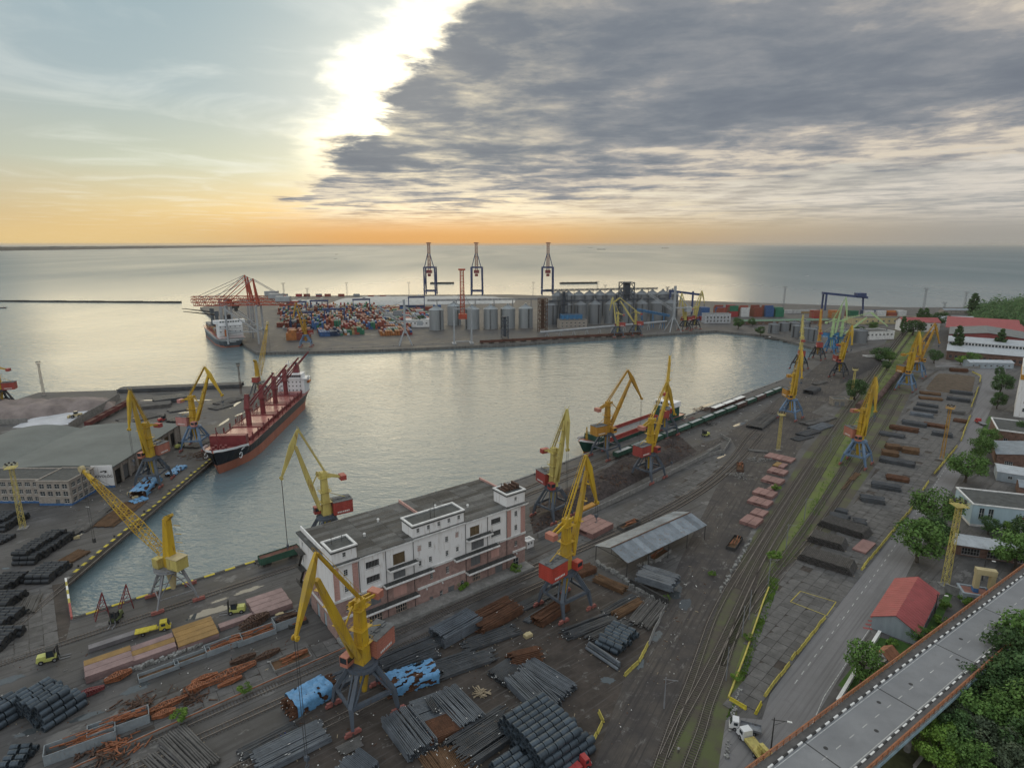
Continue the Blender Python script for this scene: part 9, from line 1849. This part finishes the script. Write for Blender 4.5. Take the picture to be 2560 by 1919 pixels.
pole(1926, 1882, 8.5, 'dark street lamp with curved arm at the yard road', 2.4, M_rail, True); pole(2335, 1540, 7, 'street lamp behind the red-roofed gatehouse', 1.6, M_rail, True); pole(2455, 1450, 7, 'street lamp near the cream gate tower', 1.6, M_rail, True); pole(1695, 1330, 6, 'grey pole standing by the dirt road slabs')
# cream gate tower with blue feet, small gate houses
o = g(2428, 1502); E = empty('gate_tower', o, R(-20), 'cream portal tower with bright blue feet beside the elevated road', 'tower')
for x in (0, 3.6): b = MB(); b.box(x, x + 1.2, 0, 1.6, 4.2, 8.6); b.build('pillar', M_tan, E); b = MB(); b.box(x - 0.02, x + 1.22, -0.02, 1.62, 0, 4.2); b.build('painted_foot', M_bluep, E)
b = MB(); b.box(-0.1, 4.9, -0.1, 1.7, 8.6, 10.2); b.build('head', M_tan, E)
o = g(2398, 1500); bldg('small grey garage with faded red roof beside the cream tower', (o.x, o.y - 1, 0), R(-20), 7, 5, 3.0, M_rhw, mat('faded_red_roof', (0.30, 0.14, 0.11), 0.8), 'garage', dr=[(1, 3.6, 0, 2.2)])
o = g(2218, 1672); bldg('tiny brick kiosk with orange tiled roof below the white wall', (o.x, o.y, 0), R(33), 4.5, 3.2, 2.4, M_wht, mat('orange_tile', (0.36, 0.16, 0.09), 0.85), 'kiosk', gable=1.2, cat='kiosk', rows=[(1, 2, 1, 1.9)])
o = g(2185, 1690); bldg('dark felt-roofed lean-to beside the tiny kiosk', (o.x, o.y, 0), R(33), 5.5, 3.6, 2.4, M_tile, M_tar, 'lean_to', cat='shed', rows=[(1, 2, 1, 1.9)])
o = g(1317, 1372); bldg('little white cabin on legs by the right end of the warehouse', (o.x, o.y, 0), R(38), 3, 2.4, 2.6, M_wht, M_wht2, 'cabin', cat='cabin', rows=[(0.5, 1.3, 1.1, 2.0), (1.7, 2.5, 1.1, 2.0)])
o = g(1012, 818); bldg('white hut with red lettering band in the container terminal', (o.x, o.y, 0), R(5), 30, 16, 9, M_wht, M_wcor, 'hut', rows=grid(1, 29, 6, (4,), 2, 1.6), cat='hut')
o = g(1440, 822); bldg('grey concrete plant house before the dull silos', (o.x - 20, o.y, 0), R(8), 34, 14, 10, M_tile, M_tar, 'plant_house', rows=grid(1, 33, 6, (2, 6), 2, 1.6)); o = g(1404, 818); bldg('bright blue sheet building among the dull silos', (o.x, o.y, 0), R(8), 26, 12, 15, M_blu, M_tar, 'plant_house', rows=grid(1, 25, 4, (9,), 2, 1.6))
for i, (x, y, a, L, W, H, wl, rf, gb) in enumerate(((2395, 852, -36, 40, 16, 6, M_brk, M_corr, 2), (2330, 806, -10, 50, 14, 6, M_wht, M_wcor, 2), (2440, 832, -36, 46, 18, 7, M_tile, M_redr, 3), (2545, 892, -36, 30, 20, 8, M_brk, M_corr, 2), (2520, 845, -36, 50, 22, 9, M_brk, M_redr, 3), (2360, 784, -5, 70, 14, 5, M_tile, M_corr, 2), (2490, 1200, -34, 16, 12, 4, M_rhw, M_wcor, 1.2), (2545, 1240, -34, 14, 10, 4, M_brk, M_corr, 1.2), (2410, 1290, -30, 16, 5, 3, M_tile, M_wcor, .8), (2545, 1330, -20, 12, 9, 5, M_wht, M_redr, 1.5))):
 o = g(x, y); bldg(['brick shed with pale sheet roof behind the poplar', 'low white shed under the ochre jib tip', 'beige shed with red roof between the hall and the hill', 'brick shed with pale roof right of the hall', 'large brick shed with red roof at the foot of the hill', 'long beige shed on the far shore', 'low grey workshop behind the round tanks', 'small brick store above the pale blue block', 'narrow canopy building by the yellow mast', 'little white house with red roof at the right edge'][i], (o.x, o.y, 0), R(a), L, W, H, wl, rf, gable=gb, rows=grid(1, L - 1, max(2, L // 6), (H * 0.35,), 1.6, 1.3))
# litter and loose bits all over the yards, wakes on the sea
lr = random.Random(31); Lt = [MB(), MB(), MB(), MB()]
for k in range(1300):
 if k % 5 == 2 and k % 3: continue
 q = [[(0, 1600), (0, 1919), (700, 1700), (850, 1590)], [(600, 1919), (760, 1790), (1600, 1480), (1500, 1919)], [(1500, 1919), (1600, 1650), (1850, 1180), (1760, 1600)], [(1560, 1190), (1900, 1090), (2150, 900), (1800, 1030)], [(0, 1480), (300, 1250), (560, 1000), (300, 990)]][k % 5]; u, v = lr.random(), lr.random(); p = g(*q[0]).lerp(g(*q[1]), u).lerp(g(*q[3]).lerp(g(*q[2]), u), v); t = lr.uniform(0, 6.3); l = lr.choice((0.12, 0.18, 0.2, 0.25, 0.3, 0.9)) * (1 + (q[0][1] < 1500) * 0.8); Lt[lr.choice((0, 0, 1, 2, 3, 3, 3))].obox(p, (math.cos(t), math.sin(t)), l, lr.uniform(0.08, 0.2), 0.02, 0.06 + lr.uniform(0.02, 0.1))
for b, m, w in zip(Lt, (M_conc, M_wood, M_tag, M_barr), ('concrete chips', 'wood offcuts', 'paper scraps', 'rusty bits')): b.build('litter', m, None, label='loose %s scattered over the yards' % w, cat='litter', kind='stuff')
M_foam = mat('wake_foam', (0.6, 0.62, 0.6), 0.6)
for p0, p1, w in (((2014, 690), (2330, 693), 5), ((848, 636.5), (905, 631), 7), ((832, 647.5), (740, 655), 5), ((12, 771), (-40, 773), 3)):
 a, c = g(*p0, SEA_Z), g(*p1, SEA_Z); b = MB(); d = (c - a); nn = Vector((-d.y, d.x, 0)).normalized(); b.poly([a + Vector((0, 0, 0.05)), c - nn * w + Vector((0, 0, 0.05)), c + nn * w * 0.2 + Vector((0, 0, 0.05))]); b.build('wake', M_foam, kind='stuff')
# ------------------------------------------------------------------ the air over the harbour
def haze():
 m = bpy.data.materials.new('sea_haze'); m.use_nodes = True; nt = m.node_tree; nt.nodes.clear()
 pv = nt.nodes.new('ShaderNodeVolumePrincipled'); pv.inputs['Color'].default_value = (0.86, 0.86, 0.85, 1); pv.inputs['Density'].default_value = HAZE_D; pv.inputs['Anisotropy'].default_value = 0.35
 o = nt.nodes.new('ShaderNodeOutputMaterial'); nt.links.new(pv.outputs[0], o.inputs['Volume'])
 b_ = MB(); b_.box(-30000, 30000, -350, 30000, -8, 112); b_.build('haze', m, kind='stuff')
HAZE_D = 0.000032
haze()
